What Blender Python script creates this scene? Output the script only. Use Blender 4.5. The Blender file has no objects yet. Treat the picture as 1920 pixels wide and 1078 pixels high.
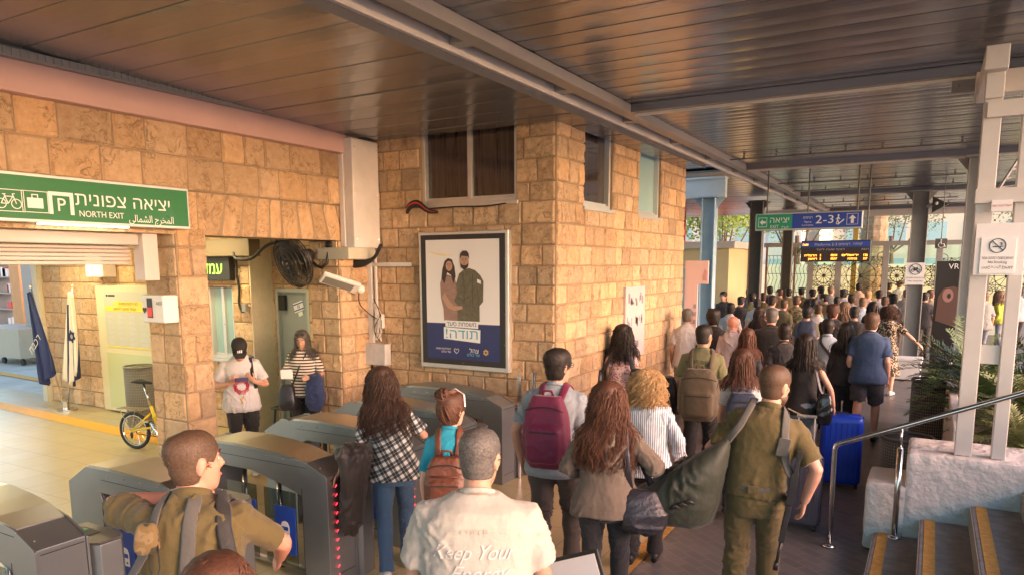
import bpy, bmesh, math, random
from mathutils import Vector, Matrix, noise
from mathutils.bvhtree import BVHTree
from mathutils.geometry import delaunay_2d_cdt
S = bpy.context.scene
COL = S.collection
R = math.radians
random.seed(7)

# ------------------------------------------------------------ camera
PS, PT, RO, FPX, CY, EYE = R(29.97), R(8.313), R(0.2414), 1362.0, 696.6, 2.42
FW = Vector((-math.sin(PS)*math.cos(PT), math.cos(PS)*math.cos(PT), -math.sin(PT)))
_r = Vector((math.cos(PS), math.sin(PS), 0)); _d = FW.cross(_r)
RT = _r*math.cos(RO)+_d*math.sin(RO); DN = -_r*math.sin(RO)+_d*math.cos(RO)
cd = bpy.data.cameras.new('camera'); cam = bpy.data.objects.new('camera', cd); COL.objects.link(cam)
cd.sensor_width = 36; cd.lens = FPX/1920*36; cd.shift_y = (CY-539)/1920; cd.clip_end = 500; cd.clip_start = .05
m3 = Matrix((RT, -DN, -FW)).transposed()
cam.matrix_world = Matrix.Translation((0, 0, EYE)) @ m3.to_4x4()
S.camera = cam

def at(u, v, x=None, y=None, z=None):
    """point where the photograph's pixel (u, v) meets the plane x=, y= or z="""
    q = RT*((u-960)/FPX)+DN*((v-CY)/FPX)+FW
    if x is not None: t = x/q.x
    elif y is not None: t = y/q.y
    else: t = (z-EYE)/q.z
    return Vector((0, 0, EYE))+q*t

# ------------------------------------------------------------ light
SUN_EL, SUN_AZ = R(14), R(97)          # azimuth measured from +Y towards +X
w = bpy.data.worlds.new("World"); S.world = w; w.use_nodes = True
nt = w.node_tree; bg = nt.nodes['Background']; sky = nt.nodes.new('ShaderNodeTexSky')
sky.sky_type = 'NISHITA'; sky.sun_disc = False; sky.sun_elevation = SUN_EL; sky.sun_rotation = SUN_AZ
nt.links.new(sky.outputs[0], bg.inputs[0]); bg.inputs[1].default_value = .15
sl = bpy.data.lights.new('sun', 'SUN'); sun = bpy.data.objects.new('sun', sl); COL.objects.link(sun)
sl.energy = 2.4; sl.angle = R(50); sl.color = (1, .47, .36)
sdir = Vector((math.sin(SUN_AZ)*math.cos(SUN_EL), math.cos(SUN_AZ)*math.cos(SUN_EL), math.sin(SUN_EL)))
sun.rotation_euler = sdir.to_track_quat('Z', 'Y').to_euler(); sun.location = (30, 0, 20)
vs = S.view_settings; vs.view_transform = 'Standard'; vs.look = 'None'; vs.exposure = 1.9; vs.gamma = 1
S.cycles.max_bounces = 8; S.cycles.diffuse_bounces = 5; S.cycles.glossy_bounces = 3; S.cycles.transparent_max_bounces = 12
S.cycles.sample_clamp_indirect = 6
S.cycles.use_denoising = True

# ------------------------------------------------------------ materials
MC = {}
def mat(name, col, rough=.7, metal=0., var=0., vscale=6., bump=0., bscale=60., spec=.5, emit=0., stretch=None, alpha=None, sheen=0., extra=None):
    if name in MC: return MC[name]
    m = bpy.data.materials.new(name); m.use_nodes = True; n = m.node_tree.nodes; L = m.node_tree.links
    b = n['Principled BSDF']
    b.inputs['Base Color'].default_value = (*col, 1); b.inputs['Roughness'].default_value = rough
    b.inputs['Metallic'].default_value = metal; b.inputs['Specular IOR Level'].default_value = spec
    if sheen: b.inputs['Sheen Weight'].default_value = sheen
    if emit:
        b.inputs['Emission Color'].default_value = (*col, 1); b.inputs['Emission Strength'].default_value = emit
    tc = n.new('ShaderNodeTexCoord'); src = tc.outputs['Object']
    if stretch:
        mp = n.new('ShaderNodeMapping'); mp.inputs['Scale'].default_value = stretch
        L.new(src, mp.inputs[0]); src = mp.outputs[0]
    if var:
        t = n.new('ShaderNodeTexNoise'); t.inputs['Scale'].default_value = vscale; t.inputs['Detail'].default_value = 6
        t.inputs['Roughness'].default_value = .65
        L.new(src, t.inputs[0])
        r = n.new('ShaderNodeMapRange'); r.inputs[1].default_value = .3; r.inputs[2].default_value = .7
        r.inputs[3].default_value = 1-var; r.inputs[4].default_value = 1+var
        L.new(t.outputs[0], r.inputs[0])
        x = n.new('ShaderNodeVectorMath'); x.operation = 'SCALE'; x.inputs[0].default_value = col
        L.new(r.outputs[0], x.inputs[3]); L.new(x.outputs[0], b.inputs['Base Color'])
        r2 = n.new('ShaderNodeMapRange'); r2.inputs[1].default_value = .3; r2.inputs[2].default_value = .7
        r2.inputs[3].default_value = max(.02, rough-.08); r2.inputs[4].default_value = min(1, rough+.1)
        L.new(t.outputs[0], r2.inputs[0]); L.new(r2.outputs[0], b.inputs['Roughness'])
    if bump:
        t2 = n.new('ShaderNodeTexNoise'); t2.inputs['Scale'].default_value = bscale; t2.inputs['Detail'].default_value = 5
        L.new(src, t2.inputs[0])
        bp = n.new('ShaderNodeBump'); bp.inputs['Strength'].default_value = bump; bp.inputs['Distance'].default_value = .01
        L.new(t2.outputs[0], bp.inputs['Height']); L.new(bp.outputs[0], b.inputs['Normal'])
    if extra: extra(m, n, L, b, src)
    MC[name] = m
    return m
def ramp(n, stops, interp='LINEAR'):
    c = n.new('ShaderNodeValToRGB'); c.color_ramp.interpolation = interp
    e = c.color_ramp.elements
    while len(e) < len(stops): e.new(.5)
    for k, (p, cc) in enumerate(stops): e[k].position = p; e[k].color = (*cc, 1)
    return c
def math_node(n, L, op, a, b=None):
    x = n.new('ShaderNodeMath'); x.operation = op
    for k, q in enumerate((a, b)):
        if q is None: continue
        if isinstance(q, (int, float)): x.inputs[k].default_value = q
        else: L.new(q, x.inputs[k])
    return x.outputs[0]
def mixc(n, L, f, a, b):
    x = n.new('ShaderNodeMix'); x.data_type = 'RGBA'
    L.new(f, x.inputs[0]) if not isinstance(f, (int, float)) else setattr(x.inputs[0], 'default_value', f)
    for i, q in ((6, a), (7, b)):
        if isinstance(q, tuple): x.inputs[i].default_value = (*q, 1)
        else: L.new(q, x.inputs[i])
    return x.outputs[2]

def _stone(m, n, L, b, src):
    at_ = n.new('ShaderNodeAttribute'); at_.attribute_name = 'tone'
    t = n.new('ShaderNodeTexNoise'); t.inputs['Scale'].default_value = 13; t.inputs['Detail'].default_value = 9; t.inputs['Roughness'].default_value = .72
    o_ = n.new('ShaderNodeVectorMath'); o_.operation = 'SCALE'; o_.inputs[3].default_value = 71; L.new(at_.outputs['Color'], o_.inputs[0])
    a_ = n.new('ShaderNodeVectorMath'); a_.operation = 'ADD'; L.new(src, a_.inputs[0]); L.new(o_.outputs[0], a_.inputs[1]); src = a_.outputs[0]
    L.new(src, t.inputs[0])
    c = ramp(n, [(.26, (.43, .26, .14)), (.42, (.61, .40, .23)), (.6, (.69, .48, .29)), (.75, (.77, .58, .39))]); L.new(t.outputs[0], c.inputs[0])
    k1 = n.new('ShaderNodeTexNoise'); k1.inputs['Scale'].default_value = 7; k1.inputs['Detail'].default_value = 7; k1.inputs['Distortion'].default_value = 1.4; L.new(src, k1.inputs[0])
    cr = math_node(n, L, 'ABSOLUTE', math_node(n, L, 'SUBTRACT', k1.outputs[0], .5))
    cm = n.new('ShaderNodeMapRange'); cm.inputs[1].default_value = 0; cm.inputs[2].default_value = .022; cm.inputs[3].default_value = .55; cm.inputs[4].default_value = 1; L.new(cr, cm.inputs[0])
    k2 = n.new('ShaderNodeTexNoise'); k2.inputs['Scale'].default_value = 3; L.new(src, k2.inputs[0])
    km = n.new('ShaderNodeMapRange'); km.inputs[1].default_value = .45; km.inputs[2].default_value = .62; km.inputs[3].default_value = 1; km.inputs[4].default_value = 0; L.new(k2.outputs[0], km.inputs[0])
    cmx = math_node(n, L, 'MAXIMUM', cm.outputs[0], km.outputs[0])
    xs_ = n.new('ShaderNodeVectorMath'); xs_.operation = 'SCALE'; L.new(c.outputs[0], xs_.inputs[0]); L.new(cmx, xs_.inputs[3])
    x = n.new('ShaderNodeVectorMath'); x.operation = 'MULTIPLY'; L.new(xs_.outputs[0], x.inputs[0]); L.new(at_.outputs['Color'], x.inputs[1])
    L.new(x.outputs[0], b.inputs['Base Color'])
    t2 = n.new('ShaderNodeTexNoise'); t2.inputs['Scale'].default_value = 24; t2.inputs['Detail'].default_value = 10; t2.inputs['Roughness'].default_value = .8
    L.new(src, t2.inputs[0])
    v = n.new('ShaderNodeTexVoronoi'); v.inputs['Scale'].default_value = 14; L.new(src, v.inputs[0])
    s = math_node(n, L, 'ADD', t2.outputs[0], math_node(n, L, 'MULTIPLY', v.outputs[0], .35))
    bp = n.new('ShaderNodeBump'); bp.inputs['Strength'].default_value = 1; bp.inputs['Distance'].default_value = .022
    s = math_node(n, L, 'ADD', s, math_node(n, L, 'MULTIPLY', cmx, .5))
    L.new(s, bp.inputs['Height']); L.new(bp.outputs[0], b.inputs['Normal'])
M_STONE = mat('rock_faced_stone', (.5, .37, .23), .88, extra=_stone)
M_MORTAR = mat('mortar', (.33, .24, .15), .95, var=.15)
def _tile(m, n, L, b, src):
    br = n.new('ShaderNodeTexBrick'); br.offset = 0; br.inputs['Scale'].default_value = 1
    br.inputs['Color1'].default_value = (.54, .44, .24, 1); br.inputs['Color2'].default_value = (.50, .41, .22, 1); br.inputs['Mortar'].default_value = (.22, .19, .12, 1)
    br.inputs['Brick Width'].default_value = .45; br.inputs['Row Height'].default_value = .45; br.inputs['Mortar Size'].default_value = .004
    L.new(src, br.inputs[0])
    t = n.new('ShaderNodeTexNoise'); t.inputs['Scale'].default_value = 2.5; t.inputs['Detail'].default_value = 8; L.new(src, t.inputs[0])
    L.new(mixc(n, L, math_node(n, L, 'MULTIPLY', t.outputs[0], .35), br.outputs[0], (.36, .32, .21)), b.inputs['Base Color'])
    r = n.new('ShaderNodeMapRange'); r.inputs[3].default_value = .22; r.inputs[4].default_value = .45; L.new(t.outputs[0], r.inputs[0]); L.new(r.outputs[0], b.inputs['Roughness'])
M_TILE = mat('concourse_tile', (.5, .42, .25), .3, extra=_tile)
def _paver(m, n, L, b, src):
    mp = n.new('ShaderNodeMapping'); mp.inputs['Rotation'].default_value = (0, 0, R(38)); L.new(src, mp.inputs[0])
    br = n.new('ShaderNodeTexBrick'); br.offset = .5; br.inputs['Scale'].default_value = 1
    br.inputs['Color1'].default_value = (.175, .168, .162, 1); br.inputs['Color2'].default_value = (.125, .122, .119, 1); br.inputs['Mortar'].default_value = (.23, .2, .18, 1)
    br.inputs['Brick Width'].default_value = .21; br.inputs['Row Height'].default_value = .105; br.inputs['Mortar Size'].default_value = .005
    L.new(mp.outputs[0], br.inputs[0])
    t = n.new('ShaderNodeTexNoise'); t.inputs['Scale'].default_value = 1.7; t.inputs['Detail'].default_value = 9; L.new(src, t.inputs[0])
    r1 = n.new('ShaderNodeMapRange'); r1.inputs[1].default_value = .5; r1.inputs[2].default_value = .75; r1.inputs[4].default_value = .5; L.new(t.outputs[0], r1.inputs[0])
    L.new(mixc(n, L, r1.outputs[0], br.outputs[0], (.16, .15, .14)), b.inputs['Base Color'])
    bp = n.new('ShaderNodeBump'); bp.inputs['Strength'].default_value = .5; bp.inputs['Distance'].default_value = .006; bp.invert = True
    L.new(br.outputs['Fac'], bp.inputs['Height']); L.new(bp.outputs[0], b.inputs['Normal'])
M_PAVER = mat('dark_block_paving', (.1, .09, .085), .38, extra=_paver)
M_STEEL = mat('brushed_stainless_steel', (.30, .32, .33), .38, .8, var=.04, vscale=2)
M_STEELTOP = mat('satin_steel_top', (.52, .50, .46), .34, 1.)
M_CHROME = mat('polished_rail_steel', (.62, .62, .62), .16, 1., var=.1)
M_PLANK = mat('metal_ceiling_plank', (.22, .22, .235), .22, .55)
M_BEAM = mat('painted_grey_beam', (.36, .34, .32), .5, .2, var=.08)
M_WHITEP = mat('off_white_painted_steel', (.62, .58, .54), .45, .0, var=.07, vscale=3)
M_COLG = mat('grey_painted_column', (.30, .29, .27), .5, .0, var=.1, vscale=3)
M_COLD = mat('dark_grey_column', (.13, .12, .11), .5, .0, var=.1)
M_COLB = mat('pale_blue_column', (.36, .52, .66), .5, .0, var=.06)
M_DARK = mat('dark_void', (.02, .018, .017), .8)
M_BLACKP = mat('black_plastic', (.025, .024, .024), .45, var=.2)
M_RUB = mat('black_rubber', (.02, .02, .02), .7, var=.2)
M_WHITE = mat('white_plastic', (.74, .71, .68), .45, var=.06)
M_ALU = mat('aluminium_frame', (.62, .60, .57), .35, .6, var=.06)
M_PLASTER = mat('painted_plaster', (.55, .52, .42), .85, var=.08, bump=.2)
M_YEL = mat('yellow_floor_paint', (.78, .40, .04), .55, var=.18, vscale=12)
M_YELDULL = mat('worn_yellow_strip', (.50, .27, .06), .8, var=.3, vscale=25, bump=.3)
M_PAPER = mat('paper', (.82, .80, .78), .6, var=.03)
M_PRINTW = mat('white_print', (.85, .85, .83), .5)
M_PRINTK = mat('black_print', (.03, .03, .035), .5)
M_GREEN = mat('green_sign_face', (.018, .17, .045), .35, var=.05)
M_GREEN2 = mat('emerald_sign_face', (.01, .36, .20), .35)
M_BLUE = mat('blue_sign_face', (.02, .07, .42), .35)
M_NAVYP = mat('navy_print', (.025, .035, .14), .4, var=.15, vscale=5)
M_RED = mat('red_print', (.6, .03, .03), .4)
M_CONC = mat('whitewashed_render', (.56, .54, .52), .9, var=.12, vscale=7, bump=1., bscale=13)
M_STEP = mat('worn_dark_step_stone', (.21, .20, .195), .8, var=.3, vscale=9, bump=.5, bscale=80)
M_STEPL = mat('speckled_step_riser', (.30, .28, .25), .8, var=.45, vscale=60, bump=.4, bscale=120)
M_BLUEPAINT = mat('pale_blue_paint', (.36, .50, .55), .85, var=.15, bump=.8, bscale=14)
def glass(name, tint=(.9, .95, .95), refl=.12, dark=None):
    if name in MC: return MC[name]
    m = bpy.data.materials.new(name); m.use_nodes = True; n = m.node_tree.nodes; L = m.node_tree.links
    n.clear(); o = n.new('ShaderNodeOutputMaterial'); t = n.new('ShaderNodeBsdfTransparent'); g = n.new('ShaderNodeBsdfGlossy'); x = n.new('ShaderNodeMixShader')
    t.inputs[0].default_value = (*tint, 1); g.inputs['Roughness'].default_value = .04; x.inputs[0].default_value = refl
    L.new(t.outputs[0], x.inputs[1]); L.new(g.outputs[0], x.inputs[2]); L.new(x.outputs[0], o.inputs[0])
    MC[name] = m; return m
M_GLASS = glass('clear_glass')
M_GLASSG = glass('grey_glass', (.55, .6, .58), .18)

# ------------------------------------------------------------ mesh helpers
class MB:
    def __init__(s): s.v = []; s.f = []; s.tone = None
    def add(s, vs, fs):
        o = len(s.v); s.v += [Vector(p) for p in vs]; s.f += [tuple(i+o for i in f) for f in fs]; return s
    def box(s, x0, x1, y0, y1, z0, z1, M=None):
        vs = [Vector((x, y, z)) for x in (x0, x1) for y in (y0, y1) for z in (z0, z1)]
        if M: vs = [M @ p for p in vs]
        return s.add(vs, [(0, 1, 3, 2), (4, 6, 7, 5), (0, 4, 5, 1), (2, 3, 7, 6), (0, 2, 6, 4), (1, 5, 7, 3)])
    def loft(s, secs, n=16, ex=2., cap=True):
        """secs: (centre, axis a, axis b) -> superellipse rings"""
        rings = []
        for c, a, b in secs:
            c = Vector(c); a = Vector(a); b = Vector(b); rg = []
            for k in range(n):
                t = 2*math.pi*k/n; ct, st = math.cos(t), math.sin(t)
                e = 2./ex
                rg.append(c+a*(math.copysign(abs(ct)**e, ct))+b*(math.copysign(abs(st)**e, st)))
            rings.append(rg)
        o = len(s.v)
        for rg in rings: s.v += rg
        for i in range(len(rings)-1):
            for k in range(n):
                k2 = (k+1) % n
                s.f.append((o+i*n+k, o+i*n+k2, o+(i+1)*n+k2, o+(i+1)*n+k))
        if cap:
            s.f.append(tuple(o+k for k in reversed(range(n)))); s.f.append(tuple(o+(len(rings)-1)*n+k for k in range(n)))
        return s
    def tube(s, pts, r, n=8, b=None, up=None, ex=2., cap=True):
        """swept tube; r, b: half width across / along up (number or list)"""
        pts = [Vector(p) for p in pts]; m = len(pts)
        rs = r if isinstance(r, (list, tuple)) else [r]*m
        bs = rs if b is None else (b if isinstance(b, (list, tuple)) else [b]*m)
        secs = []; prev = None
        for i, p in enumerate(pts):
            t = (pts[min(i+1, m-1)]-pts[max(i-1, 0)])
            t = t.normalized() if t.length > 1e-9 else Vector((0, 0, 1))
            if up is not None:
                u_ = up[i] if isinstance(up, list) else up
                u = Vector(u_)
            elif prev is not None: u = prev
            else: u = Vector((0, 0, 1)) if abs(t.z) < .9 else Vector((0, 1, 0))
            u = (u-t*u.dot(t))
            if u.length < 1e-6: u = t.orthogonal()
            u.normalize(); prev = u
            a = t.cross(u)
            secs.append((p, a*rs[i], u*bs[i]))
        return s.loft(secs, n, ex, cap)
    def ball(s, c, r, n=12, M=None):
        c = Vector(c); r = Vector(r) if not isinstance(r, (int, float)) else Vector((r, r, r))
        secs = []
        for i in range(n//2+1):
            a = math.pi*(i+.001)/(n//2+.002)-math.pi/2; q = math.cos(a)
            p = Vector((0, 0, math.sin(a)*r.z)); A = Vector((r.x*q, 0, 0)); B = Vector((0, r.y*q, 0))
            if M: p = M @ p; A = M @ A; B = M @ B
            secs.append((c+p, A, B))
        return s.loft(secs, n)
    def prism(s, poly, M, d):
        """poly in local xy, extruded along local z by d, placed with M"""
        n = len(poly)
        s.add([M @ Vector((x, y, 0)) for x, y in poly]+[M @ Vector((x, y, d)) for x, y in poly],
              [tuple(reversed(range(n))), tuple(range(n, 2*n))]+[(k, (k+1) % n, n+(k+1) % n, n+k) for k in range(n)])
        return s
    def xf(s, M): s.v = [M @ p for p in s.v]; return s
    def mesh(s, name):
        me = bpy.data.meshes.new(name); me.from_pydata(s.v, [], s.f); me.update(); return me
    def build(s, name, m, parent=None, smooth=False, bevel=0, world=True, solid=0):
        if world and parent is not None:
            I = PM[parent.name].inverted(); s.v = [I @ p for p in s.v]
        me = s.mesh(name)
        for k in (m if isinstance(m, list) else [m]): me.materials.append(k)
        if s.tone:
            ca = me.color_attributes.new('tone', 'FLOAT_COLOR', 'POINT')
            flat = []
            for t in s.tone: flat += [t[0], t[1], t[2], 1]
            ca.data.foreach_set('color', flat)
        if smooth: me.polygons.foreach_set('use_smooth', [True]*len(me.polygons))
        o = bpy.data.objects.new(name, me); COL.objects.link(o)
        if parent is not None: o.parent = parent
        if bevel:
            b = o.modifiers.new('bevel', 'BEVEL'); b.width = bevel; b.segments = 2; b.limit_method = 'ANGLE'
        return o
PM = {}
def thing(name, label, cat, loc=(0, 0, 0), rz=0, group=None):
    o = bpy.data.objects.new(name, None); COL.objects.link(o); o.empty_display_size = .1
    o.location = loc; o.rotation_euler = (0, 0, rz); o['label'] = label; o['category'] = cat
    if group: o['group'] = group
    PM[o.name] = Matrix.Translation(Vector(loc)) @ Matrix.Rotation(rz, 4, 'Z')
    return o
def tag(o, label, cat, group=None):
    o['label'] = label; o['category'] = cat
    if group: o['group'] = group
    return o
def struct(o): o['kind'] = 'structure'; return o
def mark(o):     # lets children be built under a mesh in world coordinates
    PM[o.name] = PM.get(o.parent.name, Matrix()) if o.parent else Matrix()
    return o
DG = None
def letters(body, size, bold=0., ax='CENTER', shear=0., res=4):
    """flat filled outlines; overlapping contours are merged by winding number"""
    c = bpy.data.curves.new('tmp', 'FONT'); c.body = body; c.size = size; c.offset = bold; c.fill_mode = 'NONE'; c.shear = shear
    c.align_x = ax; c.align_y = 'CENTER'; c.resolution_u = res
    o = bpy.data.objects.new('tmp', c); COL.objects.link(o)
    dg = bpy.context.evaluated_depsgraph_get(); me = bpy.data.meshes.new_from_object(o.evaluated_get(dg))
    bpy.data.objects.remove(o); bpy.data.curves.remove(c)
    vs = [Vector(v.co[:2]) for v in me.vertices]; es = [tuple(e.vertices) for e in me.edges]; bpy.data.meshes.remove(me)
    nx = {}; [nx.setdefault(a, []).append(b) for a, b in es]; [nx.setdefault(b, []).append(a) for a, b in es]
    seen = set(); loops = []
    for a in range(len(vs)):
        if a in seen or a not in nx: continue
        lp = [a]; seen.add(a); cur = a+1 if a+1 in nx[a] else nx[a][0]
        while cur not in seen:
            lp.append(cur); seen.add(cur); n_ = [q for q in nx[cur] if q not in seen]
            if not n_: break
            cur = n_[0]
        loops.append(lp)
    v2, e2, f2, *_ = delaunay_2d_cdt(vs, es, [], 0, 1e-6)
    def wind(p):
        w_ = 0
        for lp in loops:
            for i in range(len(lp)):
                a, b = vs[lp[i]], vs[lp[(i+1) % len(lp)]]
                if a.y <= p.y:
                    if b.y > p.y and (b.x-a.x)*(p.y-a.y)-(p.x-a.x)*(b.y-a.y) > 0: w_ += 1
                elif b.y <= p.y and (b.x-a.x)*(p.y-a.y)-(p.x-a.x)*(b.y-a.y) < 0: w_ -= 1
        return w_
    fs = [tuple(f) for f in f2 if wind(sum((v2[i] for i in f), Vector((0, 0)))/len(f)) != 0]
    return v2, fs
def text(body, size, m, parent, M, name='lettering', ext=.0015, bold=0., align='CENTER', sx=1., squeeze=None):
    v2, fs = letters(body, size, bold, align); me = bpy.data.meshes.new(name); me.from_pydata([(v.x, v.y, .0015) for v in v2], [], fs)
    if squeeze:
        xs = [v2[i].x for f in fs for i in f]
        if xs: sx = squeeze/(max(xs)-min(xs))
    T = PM[parent.name].inverted() @ M @ Matrix.Diagonal((sx, 1, 1, 1))
    me.transform(T); me.materials.append(m)
    q = bpy.data.objects.new(name, me); COL.objects.link(q); q.parent = parent
    return q
def frame(o, xdir, zdir):
    """matrix with local x along xdir, z along zdir (facing out), y up-ish"""
    z = Vector(zdir).normalized(); x = Vector(xdir).normalized(); y = z.cross(x)
    return Matrix.Translation(Vector(o)) @ Matrix((x, y, z)).transposed().to_4x4()
H = lambda s: s[::-1]      # right-to-left text is laid out reversed

def stone_wall(plane, u0, u1, z0, z1, holes=(), out=1, seed=1, course=.212, wmin=.24, wmax=.48, relief=.022, grid=9, tone=1., courses=None):
    """blocks of rock-faced stone. plane: ('x', value) spans y; ('y', value) spans x. out = +1/-1 facing"""
    rnd = random.Random(seed); mb = MB(); mb.tone = []; mo = MB()
    ax, val = plane
    def P(u, z, d):
        return Vector((val+out*d, u, z)) if ax == 'x' else Vector((u, val+out*d, z))
    z = z0; row = 0
    while z < z1-.02:
        h = courses[row] if courses and row < len(courses) else course
        zt = min(z+h, z1)
        if z1-zt < .09: zt = z1
        u = u0-rnd.uniform(0, .2)
        while u < u1:
            wd = rnd.uniform(wmin, wmax); a, b = max(u, u0), min(u+wd, u1); u += wd
            if u1-u < .1: b = u1; u = u1+1
            pieces = [(a, b, z, zt)]
            for (ha, hb, hz0, hz1) in holes:
                np_ = []
                for (pa, pb, pz0, pz1) in pieces:
                    if pb <= ha or pa >= hb or pz1 <= hz0 or pz0 >= hz1: np_.append((pa, pb, pz0, pz1)); continue
                    if pa < ha: np_.append((pa, ha, pz0, pz1))
                    if pb > hb: np_.append((hb, pb, pz0, pz1))
                    if pz0 < hz0: np_.append((max(pa, ha), min(pb, hb), pz0, hz0))
                    if pz1 > hz1: np_.append((max(pa, ha), min(pb, hb), hz1, pz1))
                pieces = np_
            base = rnd.uniform(.80, 1.14)*tone; hue = rnd.uniform(-.05, .05)
            if rnd.random() < .08: base *= .8
            for (pa, pb, pz0, pz1) in pieces:
                if pb-pa < .03 or pz1-pz0 < .03: continue
                g = .0058; o = len(mb.v); G = grid; mid = [.05+.90*q/(G-2) for q in range(G-1)]; GR = [0]+mid+[1]
                sd = rnd.uniform(0, 100); dep = rnd.uniform(.4, 1.)
                for j in range(G+1):
                    for i in range(G+1):
                        fu, fz = GR[i], GR[j]
                        uu = pa+g+(pb-pa-2*g)*fu; zz = pz0+g+(pz1-pz0-2*g)*fz
                        e = min(fu, 1-fu, fz, 1-fz)
                        if e == 0:
                            d = -.006; jit = noise.noise(Vector((uu*9, zz*9, sd)))*.004; uu += jit; zz += jit
                        else:
                            d = relief*dep*(.55+.9*noise.noise(Vector((uu*7, zz*9, sd)))+.5*noise.noise(Vector((uu*19, zz*21, sd))))+.004
                        mb.v.append(P(uu, zz, d))
                        mb.tone.append((base*(1+hue), base, base*(1-hue*1.5)))
                flip = (ax == 'x') == (out > 0)
                for j in range(G):
                    for i in range(G):
                        q = (o+j*(G+1)+i, o+j*(G+1)+i+1, o+(j+1)*(G+1)+i+1, o+(j+1)*(G+1)+i)
                        mb.f.append(q if flip else q[::-1])
        z = zt; row += 1
    return mb
def wall_core(plane, u0, u1, z0, z1, thick, holes=(), out=1):
    """solid core behind the stones (mortar face 4 mm back), split round the holes"""
    mo = MB(); ax, val = plane
    us = sorted({u0, u1, *[h[0] for h in holes], *[h[1] for h in holes]}); zs = sorted({z0, z1, *[h[2] for h in holes], *[h[3] for h in holes]})
    us = [q for q in us if u0 <= q <= u1]; zs = [q for q in zs if z0 <= q <= z1]
    for i in range(len(us)-1):
        for j in range(len(zs)-1):
            cu, cz = (us[i]+us[i+1])/2, (zs[j]+zs[j+1])/2
            if any(h[0] < cu < h[1] and h[2] < cz < h[3] for h in holes): continue
            a, b = (val-out*.005, val-out*thick) if out > 0 else (val+.005, val+thick)
            lo, hi = min(a, b), max(a, b)
            if ax == 'x': mo.box(lo, hi, us[i], us[i+1], zs[j], zs[j+1])
            else: mo.box(us[i], us[i+1], lo, hi, zs[j], zs[j+1])
    return mo
# ============================================================ the setting
XL, D, XC = -6.42, 7.4, -3.69       # left wall plane, poster wall plane, corner wall plane
def slab(name, x0, x1, y0, y1, z, m):
    mb = MB(); mb.add([(x0, y0, z), (x1, y0, z), (x1, y1, z), (x0, y1, z)], [(0, 1, 2, 3)])
    return struct(mb.build(name, m))
M_GROUND = mat('pale_outdoor_paving', (.55, .53, .46), .9, var=.2, vscale=1.5)
slab('ground', -160, 160, -60, 260, -.012, M_GROUND)
slab('paving', -14.5, 2.5, -5, 27.5, -.004, M_PAVER)
slab('concourse_floor', -26, -2.06, -5, 7.45, 0, M_TILE)
slab('floor_stripe', -2.06, -1.93, -5, 7.2, .004, M_YELDULL)
mb = MB()
a, b = at(0, 759, z=0), at(320, 808, z=0)
for (p, q, wd) in ((Vector((-26, 7.1, 0)), Vector((-8.6, 6.15, 0)), .3), (Vector((-24, 8.9, 0)), Vector((-15.2, 8.3, 0)), .22)):
    dv = (q-p).normalized(); nn = Vector((-dv.y, dv.x, 0))*wd/2
    mb.add([p-nn+Vector((0, 0, .004)), q-nn+Vector((0, 0, .004)), q+nn+Vector((0, 0, .004)), p+nn+Vector((0, 0, .004))], [(0, 1, 2, 3)])
struct(mb.build('floor_stripe', M_YEL))

# stairs
mb = MB(); ms = MB(); mr = MB()
NX = [-.29, .04, .38, .71, 1.05, 1.4, 1.75, 2.1]
for k, x in enumerate(NX):
    x1 = NX[k+1]+.02 if k+1 < len(NX) else 4.5
    mb.box(x, x1, -3, 6.66, .17*k-.02, .17*(k+1))
    mr.box(x-.006, x, -3, 6.65, .17*k+.004, .17*(k+1)-.004)
    ms.box(x+.03, x+.105, -3, 6.655, .17*(k+1), .17*(k+1)+.004)
st = struct(mb.build('stairs', M_STEP, bevel=.008)); mark(st)
mr.build('riser', M_STEPL, st); ms.build('nosing_strip', M_YELDULL, st)

# ---------------- station building
bld = thing('station_building', 'rock faced golden stone station building with dark windows and posters on its walls', 'building', (XC, D, 0))
SEGC = [.195, .235, .21, .235, .21, .23, .23, .215, .22, .21, .22, .235, .24, .25, .21, .26, .23, .25, .2]
win1 = (-5.55, -4.20, 3.16, 4.3)
def part(name, m, mb, p=bld, **k): return mb.build(name, m, p, **k)
def wall(plane, u0, u1, z0, z1, thick, holes=(), out=1, **k):
    wm = part('stone_wall', M_STONE, stone_wall(plane, u0, u1, z0, z1, holes, out, **k), smooth=False)
    wc = wall_core(plane, u0, u1, z0, z1, thick, holes, out)
    mark(wm); wc.build('mortar', M_MORTAR, wm)
wall(('y', D), XL+.01, XC-.012, 0, 4.2, .3, [win1], -1, seed=3, courses=SEGC, wmin=.22, wmax=.42)
winA, winB = (8.13, 9.03, 3.12, 4.3), (10.0, 10.95, 3.12, 4.3)
wall(('x', XC), D+.012, 12.2, 0, 4.2, .3, [winA, winB], 1, seed=5, courses=SEGC, wmin=.22, wmax=.42)
# pier, pillar, header on the left wall plane
wall(('x', XL), 6.84, D-.02, 0, 2.73, .5, [], 1, seed=9, courses=SEGC)
wall(('x', XL), 4.59, 4.93, .0, 2.8, .5, [], 1, seed=11, course=.29, wmin=.18, wmax=.4)
part('stone_wall', M_STONE, stone_wall(('y', 4.585), XL-.52, XL-.01, 0, 2.8, (), -1, seed=12, course=.29, wmin=.2, wmax=.5, relief=.006, tone=1.0), smooth=False)
wall(('x', XL), -3, D-.02, 3.16, 3.82, .5, [], 1, seed=14, course=.32, wmin=.25, wmax=.5)
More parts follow.
